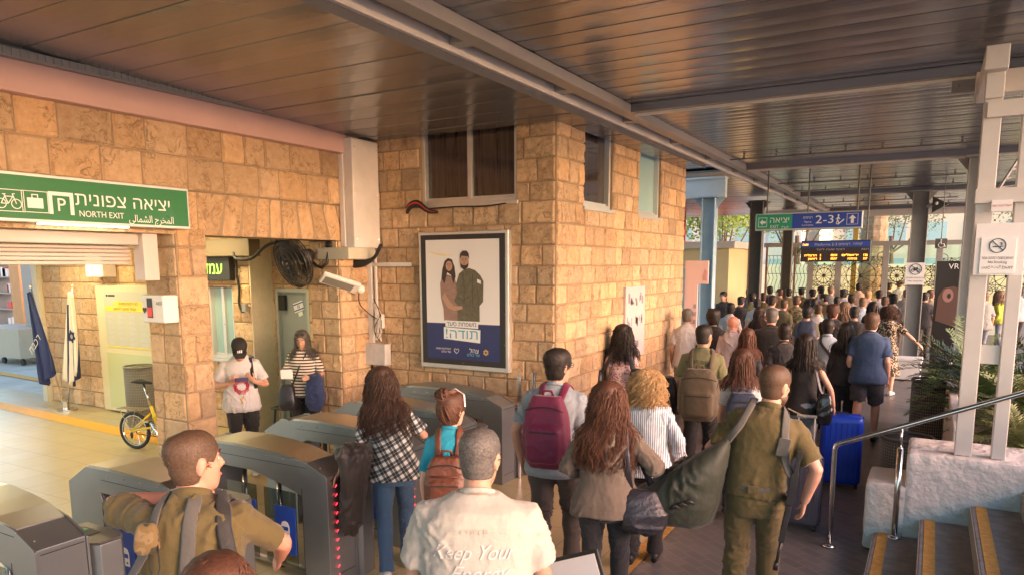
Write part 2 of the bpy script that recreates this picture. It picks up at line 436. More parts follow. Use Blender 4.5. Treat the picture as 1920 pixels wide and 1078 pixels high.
# flat arch voussoirs over the openings
rnd = random.Random(4); mv = MB(); mv.tone = []
y = -3.
while y < 7.38:
    wd = rnd.uniform(.15, .24); yb = min(y+wd, 7.38)
    lean = .16*max(-1, min(1, (5.9-(y+yb)/2)/1.0)) if y > 4.6 else .12*max(-1, min(1, (1.5-y)/3))*-1
    G = 6; o = len(mv.v); bs = rnd.uniform(.8, 1.08); sd = rnd.uniform(0, 99)
    for j in range(G+1):
        for i in range(G+1):
            fu, fz = i/G, j/G; e = min(fu, 1-fu, fz, 1-fz)
            l2 = lean*(1-fz) if y > 4.6 else lean*(1-fz)*.5
            yy = y+.004+(yb-y-.008)*fu+(l2 if 4.95 < y < 6.9 else 0)*(-1); zz = 2.732+.42*fz
            d = -.006 if e == 0 else .006+.012*noise.noise(Vector((yy*8, zz*8, sd)))
            mv.v.append(Vector((XL+d, yy, zz))); mv.tone.append((bs*1.02, bs, bs*.96))
    for j in range(G):
        for i in range(G):
            mv.f.append((o+j*(G+1)+i, o+j*(G+1)+i+1, o+(j+1)*(G+1)+i+1, o+(j+1)*(G+1)+i))
    y = yb
part('flat_arch', M_STONE, mv, smooth=True)
mb = MB(); mb.box(XL-.5, XL-.005, -3, 7.4, 2.735, 3.155); part('lintel_core', M_MORTAR, mb)
# concourse interior
wall(('y', 7.2), -13.9, -9.5, 0, 3.0, .3, [], -1, seed=21, course=.27, wmin=.22, wmax=.45, tone=1.05)
wall(('y', 7.2), -9.5, -8.47, 0, 3.0, .4, [(-9.45, -8.86, 1.05, 2.12)], -1, seed=22, course=.27, wmin=.22, wmax=.45, tone=1.05)
wall(('y', 7.6), -8.47, -6.92, 0, 3.0, .2, [(-8.42, -7.74, 0, 2.1)], -1, seed=23, course=.27, wmin=.22, wmax=.45, tone=1.05)
mb = MB(); mb.box(-14.05, -13.9, 7.1, 12, 0, 4.2); mb.box(-14.0, XC-.3, 12.0, 12.2, 0, 4.2); part('rear_wall', M_PLASTER, mb)
mb = MB(); mb.box(-14, XL-.5, -4, 7.7, 2.95, 3.1); part('concourse_ceiling', M_PLASTER, mb)
mb = MB(); mb.box(-14.2, XC-.1, -4, 12.25, 4.32, 4.6); part('roof', M_WHITEP, mb)
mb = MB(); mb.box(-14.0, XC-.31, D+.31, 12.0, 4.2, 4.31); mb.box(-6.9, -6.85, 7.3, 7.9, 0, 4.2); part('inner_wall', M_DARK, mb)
# dark beam / dropped soffit inside the second opening
mb = MB(); mb.box(-10.3, -8.2, 6.98, 7.18, 2.56, 2.80); part('dropped_soffit', mat('brown_soffit', (.16, .12, .08), .7), mb, bevel=.01)

part('stone_wall', M_STONE, stone_wall(('y', 6.838), XL-.50, XL-.01, 0, 2.73, (), -1, seed=31, courses=SEGC, wmin=.2, wmax=.45))
M_CRM = mat('cream_reveal', (.62, .56, .40), .85, var=.1, bump=.3)
mb = MB(); mb.box(-8.468, -8.45, 7.19, 7.6, 0, 2.95); part('plastered_reveal', M_CRM, mb)
mb = MB(); mb.box(-6.94, -6.925, 6.9, 7.6, 0, 2.95); part('plastered_reveal', M_CRM, mb)
# windows
def window(holerect, plane, out, name='window', mull=1, pane_m=None, depth=.09, curtain=None):
    a, b, z0, z1 = holerect; ax, val = plane
    root = None
    def bx(mb, u0, u1, q0, q1, d0, d1):
        lo, hi = sorted((val-out*d0, val-out*d1))
        mb.box(lo, hi, u0, u1, q0, q1) if ax == 'x' else mb.box(u0, u1, lo, hi, q0, q1)
    f = MB(); t = .045
    bx(f, a, a+t, z0, z1, depth-.06, depth+.05); bx(f, b-t, b, z0, z1, depth-.06, depth+.05)
    bx(f, a+t, b-t, z0, z0+t, depth-.06, depth+.05)
    if mull:
        c = (a+b)/2; bx(f, c-.03, c+.03, z0+t, z1, depth-.03, depth+.045)
    bx(f, a+t, b-t, z0+t, z0+t+.03, depth-.02, depth+.04)
    w_ = part(name, M_ALU, f, bevel=.004); mark(w_)
    g = MB(); bx(g, a+t+.002, b-t-.002, z0+t+.031, z1, depth+.01, depth+.016); g.build('pane', pane_m or M_PANE, w_)
    s = MB(); bx(s, a-.03, b+.03, z0-.045, z0-.003, -.03, depth+.05); s.build('sill', M_ALU, w_, bevel=.004)
    return w_
M_PANE = mat('dark_window_glass', (.045, .032, .026), .06, var=.75, vscale=3, stretch=(9, 9, .35), spec=.8)
M_PANEG = mat('pale_green_window_glass', (.32, .50, .50), .08, spec=.8)
w1 = window(win1, ('y', D), -1)
mb = MB()
for cx, cm in ((-5.15, .02), (-4.45, .03), (-4.3, .02)):
    for q in range(5): mb.box(cx+q*.016, cx+q*.016+.012, D-.085+.167-.0, D+.086, 3.3+.03*q, 4.2)
window(winA, ('x', XC), 1, mull=0); window(winB, ('x', XC), 1, mull=0, pane_m=M_PANEG)
# service window with sign inside concourse
sw = window((-9.44, -8.87, 1.06, 2.11), ('y', 7.2), -1, 'service_window', 1, M_PANEG)
mb = MB(); mb.box(-9.7, -8.75, 7.08, 7.17, 2.22, 2.55); ls = tag(mb.build('counter_sign', M_BLACKP, bevel=.006), 'black overhead counter sign with glowing green letters above the service window', 'sign'); mark(ls); PM[ls.name] = Matrix()
M_LEDG = mat('green_led', (.25, .9, .05), .5, emit=1.3)
text(H('עמדה'), .24, M_LEDG, ls, frame((-9.18, 7.077, 2.385), (1, 0, 0), (0, -1, 0)), bold=.004)
# door in the recess
M_DOOR = mat('grey_door_paint', (.30, .33, .33), .5, var=.05)
mb = MB(); mb.box(-8.37, -7.79, 7.66, 7.70, 0.01, 2.05); dr = part('door', M_DOOR, mb, bevel=.004); mark(dr)
mb = MB(); mb.box(-8.42, -8.37, 7.6, 7.72, 0, 2.1); mb.box(-7.79, -7.74, 7.6, 7.72, 0, 2.1); mb.box(-8.37, -7.79, 7.6, 7.72, 2.05, 2.1); mb.build('frame', mat('door_frame_paint', (.42, .44, .42), .5), dr)
mb = MB(); mb.tube([(-7.9, 7.655, 1.0), (-7.9, 7.60, 1.0), (-8.02, 7.60, 1.0)], .01, 8); mb.build('handle', M_CHROME, dr, smooth=True)
mb = MB(); mb.box(-8.36, -8.24, 7.60, 7.655, 1.78, 2.0); mb.build('door_closer', M_BLACKP, dr, bevel=.008)

# fascia gutter above left wall
mb = MB(); mb.box(XL-.02, XL+.10, -3, 6.97, 3.79, 4.02); mb.box(XL-.02, XL+.13, -3, 6.97, 3.77, 3.789); part('fascia_board', mat('fascia_with_pink_light', (.60, .40, .38), .4, var=.06, vscale=2), mb, bevel=.004)  # pink of the warm light is put into the pale metal's colour
mb = MB(); mb.box(XL-.02, XL+.16, -3, 7.1, 4.021, 4.09)
for k in range(160): mb.box(XL+.161, XL+.172, -3+k*.063, -3+k*.063+.035, 4.035, 4.085)
part('ribbed_edge', M_BEAM, mb)

# roller shutter over the first opening
rs = thing('roller_shutter', 'rolled up metal shutter with its housing over the left concourse opening', 'shutter', (-6.75, 2, 2.5))
mb = MB(); mb.box(-6.86, -6.56, -3, 4.30, 2.62, 2.735); mb.build('housing', mat('shutter_grey', (.46, .41, .36), .45, .3, var=.05), rs, bevel=.01)
mb = MB()
for k in range(5): mb.box(-6.80+.012*(k % 2), -6.70+.012*(k % 2), -3, 4.29, 2.44+k*.036, 2.44+k*.036+.033)
mb.build('curtain', mat('shutter_slats', (.48, .42, .37), .45, .3), rs, bevel=.006)
mb = MB(); mb.box(-6.66, -6.50, 4.30, 4.45, 2.29, 2.735); mb.build('end_cover', mat('shutter_cover', (.60, .50, .46), .4, var=.05), rs, bevel=.006)

# ---------------- canopy
cn = thing('canopy', 'metal plank canopy with steel beams over the passage and the gates', 'canopy', (-3.2, 8, 4.1))
def planks(x0, x1, y0, y1, z, pitch, seed, slope=0.):
    rnd = random.Random(seed); mb = MB(); y = y0
    while y < y1-.01:
        ye = min(y+pitch, y1); o = len(mb.v); dz = rnd.uniform(-.003, .003); tl = rnd.uniform(-.003, .003)
        prof = [(0, .03), (0.004, .004), (.02, 0), (.25, -.003), (.5, -.0045), (.75, -.003), (.98, 0), (.996, .004), (1, .03)]
        wd = ye-y-.006
        for x in (x0, x1):
            for (f, h) in prof: mb.v.append(Vector((x, y+wd*f, z-max(0, slope*(y+wd*f-2.2))+h+dz+(tl if x == x1 else 0)+tl*(f-.5))))
        n = len(prof)
        for k in range(n-1): mb.f.append((o+k, o+k+1, o+n+k+1, o+n+k))
        y = ye
    return mb
mb = planks(-6.3, -3.352, -2.5, 7.37, 4.15, .385, 1, .035); mb.build('ceiling_planks', M_PLANK, cn, smooth=False)
mb = planks(-3.68, -3.352, 7.37, 12.1, 3.97, .385, 2); mb.build('ceiling_planks', M_PLANK, cn)
mb = planks(-3.02, 2.6, -2.5, 7.86, 4.17, .30, 3); mb.build('ceiling_planks', M_PLANK, cn)
mb = planks(-3.02, 2.6, 8.02, 13.58, 4.16, .20, 4); mb.build('ceiling_planks', M_PLANK, cn)
mb = planks(-3.02, 2.6, 13.72, 19.63, 4.16, .20, 5); mb.build('ceiling_planks', M_PLANK, cn)
mb = planks(-3.02, 2.6, 19.77, 26.5, 4.16, .20, 6); mb.build('ceiling_planks', M_PLANK, cn)
mb = planks(-9, -3.35, 13.9, 26.5, 4.12, .20, 7); mb.build('ceiling_planks', M_PLANK, cn)
mb = MB(); mb.box(-6.35, 2.6, -2.5, 7.3, 4.21, 4.32); mb.box(-3.6, 2.6, 7.3, 27, 4.21, 4.32); mb.box(-9, -3.6, 13.8, 27, 4.2, 4.3); mb.build('roof_sheet', mat('roof_sheet', (.2, .19, .18), .7), cn)
mb = MB(); mb.box(-3.351, -3.346, 1, 12.15, 3.965, 4.16); mb.build('edge_trim', M_PLANK, cn)
mb = MB(); mb.box(-3.345, -3.30, -2.5, 26.5, 4.03, 4.16); mb.build('beam', M_WHITEP, cn, bevel=.004)
mb = MB(); mb.box(-3.16, -3.015, -2.5, 26.5, 4.07, 4.165); mb.build('beam', M_BEAM, cn, bevel=.004)
mb = MB(); mb.box(-3.30, -3.16, -2.5, 26.5, 4.17, 4.2); mb.build('light_channel', M_DARK, cn)
mb = MB()
for k in range(16):
    y = -.55+k*1.78
    if y < 26: mb.box(-3.30, -3.16, y, y+.14, 4.075, 4.16); mb.box(-3.285, -3.175, y+.3, y+1.6, 4.13, 4.168)
mb.build('channel_fixtures', M_BEAM, cn, bevel=.003)
for k, y in enumerate((7.94, 13.65, 19.7, 25.6)):
    mb = MB(); mb.box(-3.015, 2.6, y-.075, y+.02, 4.075, 4.17); mb.build('cross_beam', M_PLANK, cn, bevel=.004)
    mb = MB(); mb.box(-3.01, 2.6, y+.021, y+.05, 4.05, 4.16); mb.build('beam_lip', M_WHITEP, cn, bevel=.003)
for yb in (8.0, 12.2, 16.4, 18.2, 22, 24):
    mb = MB(); mb.tube([(-3.0, yb+.15, 4.10), (.4, yb+.15, 4.10)], .012, 6)
    for q in range(7): mb.box(-2.8+q*.5, -2.77+q*.5, yb+.13, yb+.17, 4.09, 4.15)
    if yb > 10: mb.build('conduit', M_COLD, cn)
# outer pale blue beams at the open bay left of the passage
mb = MB(); mb.box(-9, -3.36, 13.55, 13.68, 3.62, 3.95); mb.box(-9, -3.36, 13.5, 13.75, 3.95, 3.985); mb.build('outer_beam', mat('pale_blue_beam', (.52, .66, .72), .5, var=.05), cn, bevel=.004)

def h_column(name, x, y, wd, dp, z1, m, label, z0=0, group=None):
    t = thing(name, label, 'column', (x, y, z0), 0, group)
    f = .018
    mb = MB(); mb.box(x-wd/2, x-wd/2+f, y-dp/2, y+dp/2, z0, z1); mb.box(x+wd/2-f, x+wd/2, y-dp/2, y+dp/2, z0, z1); mb.box(x-wd/2+f, x+wd/2-f, y-.012, y+.012, z0, z1)
    mb.build('shaft', m, t, bevel=.003)
    mb = MB(); mb.box(x-wd/2-.05, x+wd/2+.05, y-dp/2-.04, y+dp/2+.04, z1, z1+.03)
    for s in (-1, 1): mb.prism([(0, 0), (.16, 0), (0, -.2)], Matrix.Translation((x+s*wd/2, y-.006, z1)) @ Matrix(((s, 0, 0, 0), (0, 0, -1, .006), (0, 1, 0, 0), (0, 0, 0, 1))), .012)
    mb.build('cap_plate', m, t, bevel=.003)
    mb = MB(); mb.box(x-wd/2-.06, x+wd/2+.06, y-dp/2-.05, y+dp/2+.05, z0, z0+.02); mb.build('base_plate', m, t)
    return t
h_column('steel_column', .485, 13.65, .27, .22, 4.04, M_COLG, 'broad grey steel column just left of the twin white posts')
h_column('steel_column', -.37, 19.5, .34, .28, 4.04, M_COLG, 'grey steel column carrying the no bicycles notice and a camera')
h_column('steel_column', -3.66, 13.65, .25, .22, 3.62, M_COLB, 'pale blue steel column beside the pink notice board')
h_column('steel_column', -4.05, 19.7, .32, .26, 4.0, M_COLD, 'dark column behind the green end of the hanging exit sign')
h_column('steel_column', -4.15, 25, .30, .26, 4.0, M_COLD, 'dark column between the two ornamental gate leaves')
mb = MB(); mb.box(-.50, -.24, 19.33, 19.345, .35, 1.7); 

# twin posts with cross bars on the rendered wall
tp = thing('twin_post_column', 'pair of off white steel posts joined by cross bars standing on the rendered wall', 'column', (.4, 6.8, .88))
mb = MB(); mb.box(.24, .36, 6.74, 6.86, .89, 4.0); mb.build('post', M_WHITEP, tp, bevel=.006)
mb = MB(); mb.box(.49, .585, 6.74, 6.86, .89, 4.0); mb.build('post', M_WHITEP, tp, bevel=.006)
mb = MB(); mb.box(1.52, 1.62, 6.74, 6.86, .89, 3.86); mb.build('post', M_WHITEP, tp, bevel=.006)
for z0, z1, x0, x1, y in ((2.87, 2.98, .23, 1.64, 6.70), (1.64, 1.79, .36, .49, 6.76), (3.5, 3.62, .26, 1.64, 6.70), (3.64, 3.80, .24, .36, 6.71)):
    mb = MB(); mb.box(x0, x1, y, y+.038, z0, z1); mb.build('cross_bar', M_WHITEP, tp, bevel=.005)
mb = MB(); mb.box(.22, .37, 6.62, 7.95, 3.83, 4.0); mb.box(.2, 1.6, 7.70, 7.86, 3.86, 4.05); mb.build('head_beam', M_WHITEP, tp, bevel=.006)
mb = MB(); mb.box(.02, .30, 7.90, 7.98, 3.93, 4.04)
for q in (.07, .22): mb.ball((q, 7.885, 3.99), .014, 8)
mb.build('bolted_bracket', M_COLG, tp, bevel=.003)

# rendered low wall / planter
def lumpy(x0, x1, y0, y1, z0, z1, amp, seed, step=.045):
    mb = MB(); rnd = random.Random(seed)
    def face(o, a, b, na, nb, nrm):
        s = len(mb.v)
        for j in range(nb+1):
            for i in range(na+1):
                p = o+a*(i/na)+b*(j/nb)
                q = p*5
                e = amp*(noise.noise(q+Vector((seed, 0, 0)))+.5*noise.noise(p*14)+.3*abs(noise.noise(p*30)))
                dd = Vector((noise.noise(q+Vector((9, 0, 0))), noise.noise(q+Vector((0, 19, 0))), noise.noise(q+Vector((0, 0, 29)))))*amp
                # rounding of edges
                c = Vector(((x0+x1)/2, (y0+y1)/2, (z0+z1)/2)); hx = Vector(((x1-x0)/2, (y1-y0)/2, (z1-z0)/2)); r = .035
                l = p-c; k = Vector([max(-(hx[t]-r), min(hx[t]-r, l[t])) for t in range(3)]); v = l-k
                if v.length > 1e-6 and (abs(v.x) > 1e-6)+(abs(v.y) > 1e-6)+(abs(v.z) > 1e-6) > 1: l = k+v.normalized()*min(v.length, r)
                p2 = c+l
                mb.v.append(p2+dd)
        for j in range(nb):
            for i in range(na):
                mb.f.append((s+j*(na+1)+i, s+j*(na+1)+i+1, s+(j+1)*(na+1)+i+1, s+(j+1)*(na+1)+i))
    dx, dy, dz = x1-x0, y1-y0, z1-z0; nx, ny, nz = [max(2, int(q/step)) for q in (dx, dy, dz)]
    V = Vector
    face(V((x0, y0, z0)), V((dx, 0, 0)), V((0, 0, dz)), nx, nz, 0); face(V((x1, y1, z0)), V((-dx, 0, 0)), V((0, 0, dz)), nx, nz, 0)
    face(V((x0, y1, z0)), V((0, -dy, 0)), V((0, 0, dz)), ny, nz, 0); face(V((x1, y0, z0)), V((0, dy, 0)), V((0, 0, dz)), ny, nz, 0)
    face(V((x0, y0, z1)), V((dx, 0, 0)), V((0, dy, 0)), nx, ny, 0)
    return mb
rw = thing('rendered_wall', 'stepped whitewashed low wall beside the stairs with flaking pale blue foot', 'wall', (.6, 6.9, 0))
def _rw(m, n, L, b, src):
    geo = n.new('ShaderNodeNewGeometry'); sp = n.new('ShaderNodeSeparateXYZ'); L.new(geo.outputs['Position'], sp.inputs[0])
    no = n.new('ShaderNodeTexNoise'); no.inputs['Scale'].default_value = 9; no.inputs['Detail'].default_value = 5; L.new(geo.outputs['Position'], no.inputs[0])
    z = math_node(n, L, 'SUBTRACT', sp.outputs[2], math_node(n, L, 'MULTIPLY', math_node(n, L, 'ADD', sp.outputs[0], .35), .46))
    z = math_node(n, L, 'ADD', z, math_node(n, L, 'MULTIPLY', no.outputs[0], .09))
    f = n.new('ShaderNodeMapRange'); f.inputs[1].default_value = .20; f.inputs[2].default_value = .34; L.new(z, f.inputs[0])
    L.new(mixc(n, L, f.outputs[0], (.40, .50, .53), (.72, .67, .63)), b.inputs['Base Color'])
M_RW = mat('whitewashed_render_blue_foot', (.6, .57, .55), .9, bump=1., bscale=11, extra=_rw)
M_RW.node_tree.nodes['Bump'].inputs['Distance'].default_value = .03
lumpy(-.38, -.06, 6.67, 7.25, 0, .60, .007, 1, .03).build('low_block', M_RW, rw, smooth=True)
lumpy(-.09, 2.8, 6.665, 7.32, 0, .885, .007, 2, .03).build('high_block', M_RW, rw, smooth=True)
pl = thing('planter', 'white sided raised planter bed of dark soil behind the twin posts', 'planter', (1, 9, 0))
mb = MB(); mb.box(.24, .32, 7.33, 12.5, 0, .98); mb.box(.32, 2.8, 12.42, 12.5, 0, .9); mb.build('side_wall', M_CONC, pl, bevel=.01)
mb = MB(); mb.box(.32, 2.8, 7.33, 12.42, 0, .62); mb.build('soil', mat('soil', (.05, .038, .028), .95, var=.3, bump=1, bscale=30), pl)

# handrail
hr = thing('handrail', 'round stainless steel handrail with two floor posts climbing beside the stairs', 'handrail', (-.6, 6.6, 0))
yr = 6.58
mb = MB(); mb.tube([(-.63, yr, .0), (-.63, yr, .5), (-.63, yr, .86), (-.622, yr, .895), (-.60, yr, .915), (-.57, yr, .93), (-.14, yr, 1.115), (.66, yr, 1.465), (2.2, yr, 2.14)], .021, 14); mb.build('rail', M_CHROME, hr, smooth=True)
mb = MB(); mb.tube([(-.14, yr, .175), (-.14, yr, .93)], .024, 14); mb.tube([(-.14, yr, .93), (-.14, yr, .945)], [.024, .014], 14); mb.tube([(-.14, yr, .94), (-.14, yr, 1.10)], .010, 10); mb.build('post', M_CHROME, hr, smooth=True)
for x, z in ((-.63, 0.), (-.14, .17)): mb = MB(); mb.tube([(x, yr, z+.001), (x, yr, z+.012), (x, yr, z+.03)], [.055, .055, .026], 18); mb.build('foot_flange', M_CHROME, hr, smooth=True)

# ---------------- north exit sign
XS = XL+.14
ns = thing('north_exit_sign', 'long green lit sign reading NORTH EXIT in three scripts above the left opening', 'sign', (XS, 3.5, 2.95))
mb = MB(); mb.box(XL+.02, XS, 1.9, 4.66, 2.775, 3.16); mb.build('case', M_ALU, ns, bevel=.005)
mb = MB(); mb.box(XS+.001, XS+.006, 1.92, 4.64, 2.80, 3.135); mb.build('face', M_GREEN, ns)
mb = MB(); mb.box(XL+.05, XS-.03, 3.3, 4.05, 2.766, 2.774); mb.build('under_light', mat('warm_tube', (1, .95, .75), .5, emit=4), ns)
XF = XS+.0065
def NS(u, v, dx=0): p = at(u, v, x=XF); return frame((XF+dx, p.y, p.z), (0, 1, 0), (1, 0, 0))
def pxw(u0, u1, v, x): return abs(at(u1, v, x=x).y-at(u0, v, x=x).y)
text(H('יציאה צפונית'), .158, M_PRINTW, ns, NS(235, 381), bold=.0035, squeeze=pxw(147, 322, 380, XF))
text('NORTH EXIT', .072, M_PRINTW, ns, NS(191.5, 404), bold=.001, squeeze=pxw(150, 233, 404, XF))
text('\uFEF2\uFEDF\uFE8E\uFEE4\uFEB8\uFEDF\uFE8D \uFE9D\uFEAE\uFEA8\uFEE4\uFEDF\uFE8D', .09, M_PRINTW, ns, NS(285, 413), squeeze=pxw(243, 326, 413, XF))
def square_ring(mb, M, w_, h_, t, d=.002):
    a, b = w_/2, h_/2
    mb.prism([(-a, b-t), (a, b-t), (a, b), (-a, b)], M, d); mb.prism([(-a, -b), (a, -b), (a, -b+t), (-a, -b+t)], M, d)
    mb.prism([(-a, -b+t), (-a+t, -b+t), (-a+t, b-t), (-a, b-t)], M, d); mb.prism([(a-t, -b+t), (a, -b+t), (a, b-t), (a-t, b-t)], M, d)
def bike_icon(mb, M, s, t=.006):
    def seg(p, q):
        p = Vector((*p, 0))*s; q = Vector((*q, 0))*s; d = (q-p).normalized(); n_ = Vector((-d.y, d.x, 0))*t/2
        mb.prism([tuple((p+n_)[:2]), tuple((p-n_)[:2]), tuple((q-n_)[:2]), tuple((q+n_)[:2])][::-1], M, .002)
    for c in (-.55, .55):
        pts = [(c+.36*math.cos(k*math.pi/9), -.25+.36*math.sin(k*math.pi/9)) for k in range(19)]
        for k in range(18): seg(pts[k], pts[k+1])
    for p, q in (((-.55, -.25), (-.25, .3)), ((-.25, .3), (.33, .3)), ((.33, .3), (-.05, -.25)), ((-.05, -.25), (-.55, -.25)), ((-.05, -.25), (-.3, .45)), ((.3, .5), (.55, -.25)), ((-.42, .46), (-.18, .46)), ((.3, .5), (.48, .52))): seg(p, q)
mb = MB(); bh = .15
square_ring(mb, NS(66, 379), .2, .17, .005); square_ring(mb, NS(16, 376), .23, .17, .005)
bike_icon(mb, NS(16, 376), .1)
M = NS(66, 379); mb.prism([(-.06, -.05), (.06, -.05), (.06, .03), (-.06, .03)], M, .002); mb.prism([(-.025, .03), (-.018, .03), (-.018, .052), (-.025, .052)], M, .002); mb.prism([(.018, .03), (.025, .03), (.025, .052), (.018, .052)], M, .002); mb.prism([(-.025, .052), (.025, .052), (.025, .06), (-.025, .06)], M, .002)
M = NS(115, 382)
mb.prism([(-.10, .09), (-.10, -.09), (-.07, -.09), (-.07, .06), (.07, .06), (.07, -.09), (.10, -.09), (.10, .09)][::-1], M, .002)
mb.build('pictogram', M_PRINTW, ns)
text('P', .15, M_PRINTW, ns, NS(115, 386), bold=.004)

# ---------------- poster case
pc = thing('poster_case', 'framed lit poster of a couple embracing with blue lower band on the stone wall', 'poster', (-4.85, D, 1.1))
YP = D-.09
pa, pb_ = at(784, 436, y=YP), at(954, 700, y=YP)
X0, X1, Z1, Z0 = pa.x, pb_.x, pa.z, pb_.z-.0
mb = MB(); mb.box(X0, X1, YP, D+.01, Z0, Z1); mb.build('case', M_ALU, pc, bevel=.012)
mb = MB(); mb.box(X0+.04, X1-.04, YP-.008, YP-.001, Z0+.06, Z1-.04); mb.build('black_border', M_BLACKP, pc, bevel=.002)
W_, H_ = X1-X0, Z1-Z0
def PQ(a, b, d=0): return Vector((X0+W_*a, YP-.0085-d, Z0+H_*b))
def pf(a, b, d=0): return frame(PQ(a, b, d), (1, 0, 0), (0, -1, 0))
def psh(pts, m, name, d):
    if name.startswith('printed_') and name not in ('printed_strip', 'printed_streak'): pts = [(.5+(x-.545)*1.12, .36+(y-.36)*1.02 if y > .37 else y) for x, y in pts]
    mb = MB(); mb.prism([(W_*x, H_*y) for x, y in pts], frame(PQ(0, 0, d), (1, 0, 0), (0, -1, 0)), .0008); return mb.build(name, m, pc)
psh([(.09, .34), (.91, .34), (.91, .94), (.09, .94)], mat('poster_grey_ground', (.82, .80, .79), .35), 'print', .0)
psh([(.09, .075), (.91, .075), (.91, .34), (.09, .34)], M_NAVYP, 'print', .0)
SK = mat('printed_skin', (.50, .30, .21), .4); OL = mat('printed_olive', (.13, .115, .075), .4, var=.25, vscale=22); BRN = mat('printed_rose_brown', (.33, .20, .16), .4, var=.25, vscale=30, stretch=(.3, 1, 3)); HR = mat('printed_hair', (.05, .03, .025), .4)
def bl(cx, cy, rx, ry, n=14, a0=0, a1=2*math.pi): return [(cx+rx*math.cos(a0+(a1-a0)*k/n), cy+ry*math.sin(a0+(a1-a0)*k/n)) for k in range(n)]
psh([(.36, .36), (.355, .44), (.33, .52), (.325, .62), (.34, .66), (.40, .685), (.47, .67), (.50, .60), (.53, .50), (.53, .36)], BRN, 'printed_dress', .001)
psh([(.34, .66), (.35, .72), (.375, .78), (.41, .80), (.45, .79), (.475, .74), (.485, .67), (.46, .62), (.44, .68), (.40, .70), (.37, .62)], HR, 'printed_hair', .0022)
psh(bl(.42, .745, .034, .035), SK, 'printed_face', .0032)
psh([(.50, .36), (.50, .47), (.47, .50), (.50, .56), (.49, .62), (.52, .69), (.57, .72), (.62, .73), (.68, .715), (.73, .68), (.76, .64), (.755, .50), (.72, .47), (.72, .36)], OL, 'printed_uniform', .0042)
psh(bl(.575, .775, .045, .052), SK, 'printed_face', .0052)
psh([(.53, .79), (.535, .83), (.56, .85), (.60, .85), (.62, .83), (.625, .79), (.61, .81), (.55, .815)], HR, 'printed_hair', .0062)
psh([(.535, .765), (.54, .735), (.575, .715), (.61, .735), (.62, .765), (.59, .75), (.56, .75)], HR, 'printed_beard', .0064)
psh([(.345, .52), (.40, .45), (.47, .43), (.55, .445), (.55, .465), (.46, .465), (.40, .52), (.37, .56)], SK, 'printed_arm', .0055)
psh([(.70, .655), (.735, .645), (.735, .62), (.70, .63)], M_PRINTW, 'printed_badge', .0055)
for (fx, fy, fs_) in ((.42, .745, .8), (.575, .78, 1.)):
    for q in (-1, 1):
        psh(bl(fx+q*.015*fs_, fy+.006, .006, .003, 8), M_PRINTK, 'printed_eye', .0068); psh([(fx+q*.015*fs_-.009, fy+.014), (fx+q*.015*fs_+.009, fy+.014), (fx+q*.015*fs_+.007, fy+.017), (fx+q*.015*fs_-.007, fy+.017)], HR, 'printed_brow', .0068)
    psh([(fx-.003, fy+.004), (fx+.003, fy+.004), (fx+.006, fy-.010), (fx-.005, fy-.010)], mat('printed_shade_skin', (.38, .20, .14), .4), 'printed_nose', .0068); psh(bl(fx, fy-.018, .011, .0035, 8), mat('printed_lip', (.45, .12, .12), .4), 'printed_mouth', .0069)
for pts in (((.56, .70), (.575, .60), (.57, .48), (.565, .48), (.568, .60), (.552, .70)), ((.66, .69), (.655, .58), (.66, .46), (.653, .46), (.647, .58), (.652, .69)), ((.50, .53), (.56, .51), (.62, .53), (.62, .525), (.56, .503), (.50, .522)), ((.70, .60), (.715, .52), (.71, .45), (.704, .45), (.708, .52), (.694, .60))): psh(list(pts), mat('printed_fold', (.08, .07, .045), .4), 'printed_fold', .0050)
psh([(.10, .865), (.20, .835), (.30, .825), (.45, .828), (.30, .838), (.18, .85)], mat('painted_lamp_reflection', (.85, .70, .38), .3), 'printed_streak', .001)  # lamp reflection painted as a pale streak over the poster, not print
psh([(.31, .315), (.68, .308), (.68, .355), (.31, .362)], M_PRINTW, 'printed_strip', .007)
psh([(.29, .225), (.70, .205), (.705, .30), (.29, .312)], M_PRINTW, 'printed_strip', .0072)
text(H('משפחת סעד'), .075, M_NAVYP, pc, pf(.495, .336, .008), squeeze=W_*.33, bold=.001)
text('!הדות', .17, mat('sky_blue_print', (.10, .38, .58), .4), pc, pf(.495, .262, .0082), squeeze=W_*.36, bold=.004)
text(H('הפילנתרופיה'), .035, M_PRINTW, pc, pf(.28, .15, .002), squeeze=W_*.17)
text(H('של כולנו'), .035, M_PRINTW, pc, pf(.31, .128, .002), squeeze=W_*.11)
text(H('צהל'), .075, M_PRINTW, pc, pf(.63, .145, .002), squeeze=W_*.10, bold=.002)
text(H('של כולנו'), .05, mat('cyan_print', (.2, .5, .65), .4), pc, pf(.62, .115, .002), squeeze=W_*.14)
mb = MB()
hp = [(0, -.035), (-.03, -.005), (-.034, .015), (-.02, .028), (-.004, .018), (0, .01), (.004, .018), (.02, .028), (.034, .015), (.03, -.005)]
F = pf(.43, .14, .002)
for k in range(10):
    p = Vector((*hp[k], 0)); q = Vector((*hp[(k+1) % 10], 0)); mb.tube([F @ p, F @ q], .0022, 5)
mb.build('printed_heart', M_PRINTW, pc)
mb = MB(); F = pf(.76, .14, .002); mb.prism([(.04*math.cos(k*math.pi/6)*(1 if k % 2 else .78), .04*math.sin(k*math.pi/6)*(1 if k % 2 else .78)) for k in range(12)], F, .0015)
mb.build('printed_emblem', mat('gold_print', (.55, .36, .12), .4), pc)
mb = MB(); mb.prism([(.02*math.cos(k*math.pi/5)*(1 if k % 2 else .5), .02*math.sin(k*math.pi/5)*(1 if k % 2 else .5)) for k in range(10)], pf(.76, .14, .004), .001); mb.build('printed_star', M_NAVYP, pc)
mb = MB()
for a, b in ((.035, .85), (.035, .42), (.965, .8), (.965, .42), (.96, .2), (.5, .05)): mb.ball(PQ(a, b, 0), .008, 8)
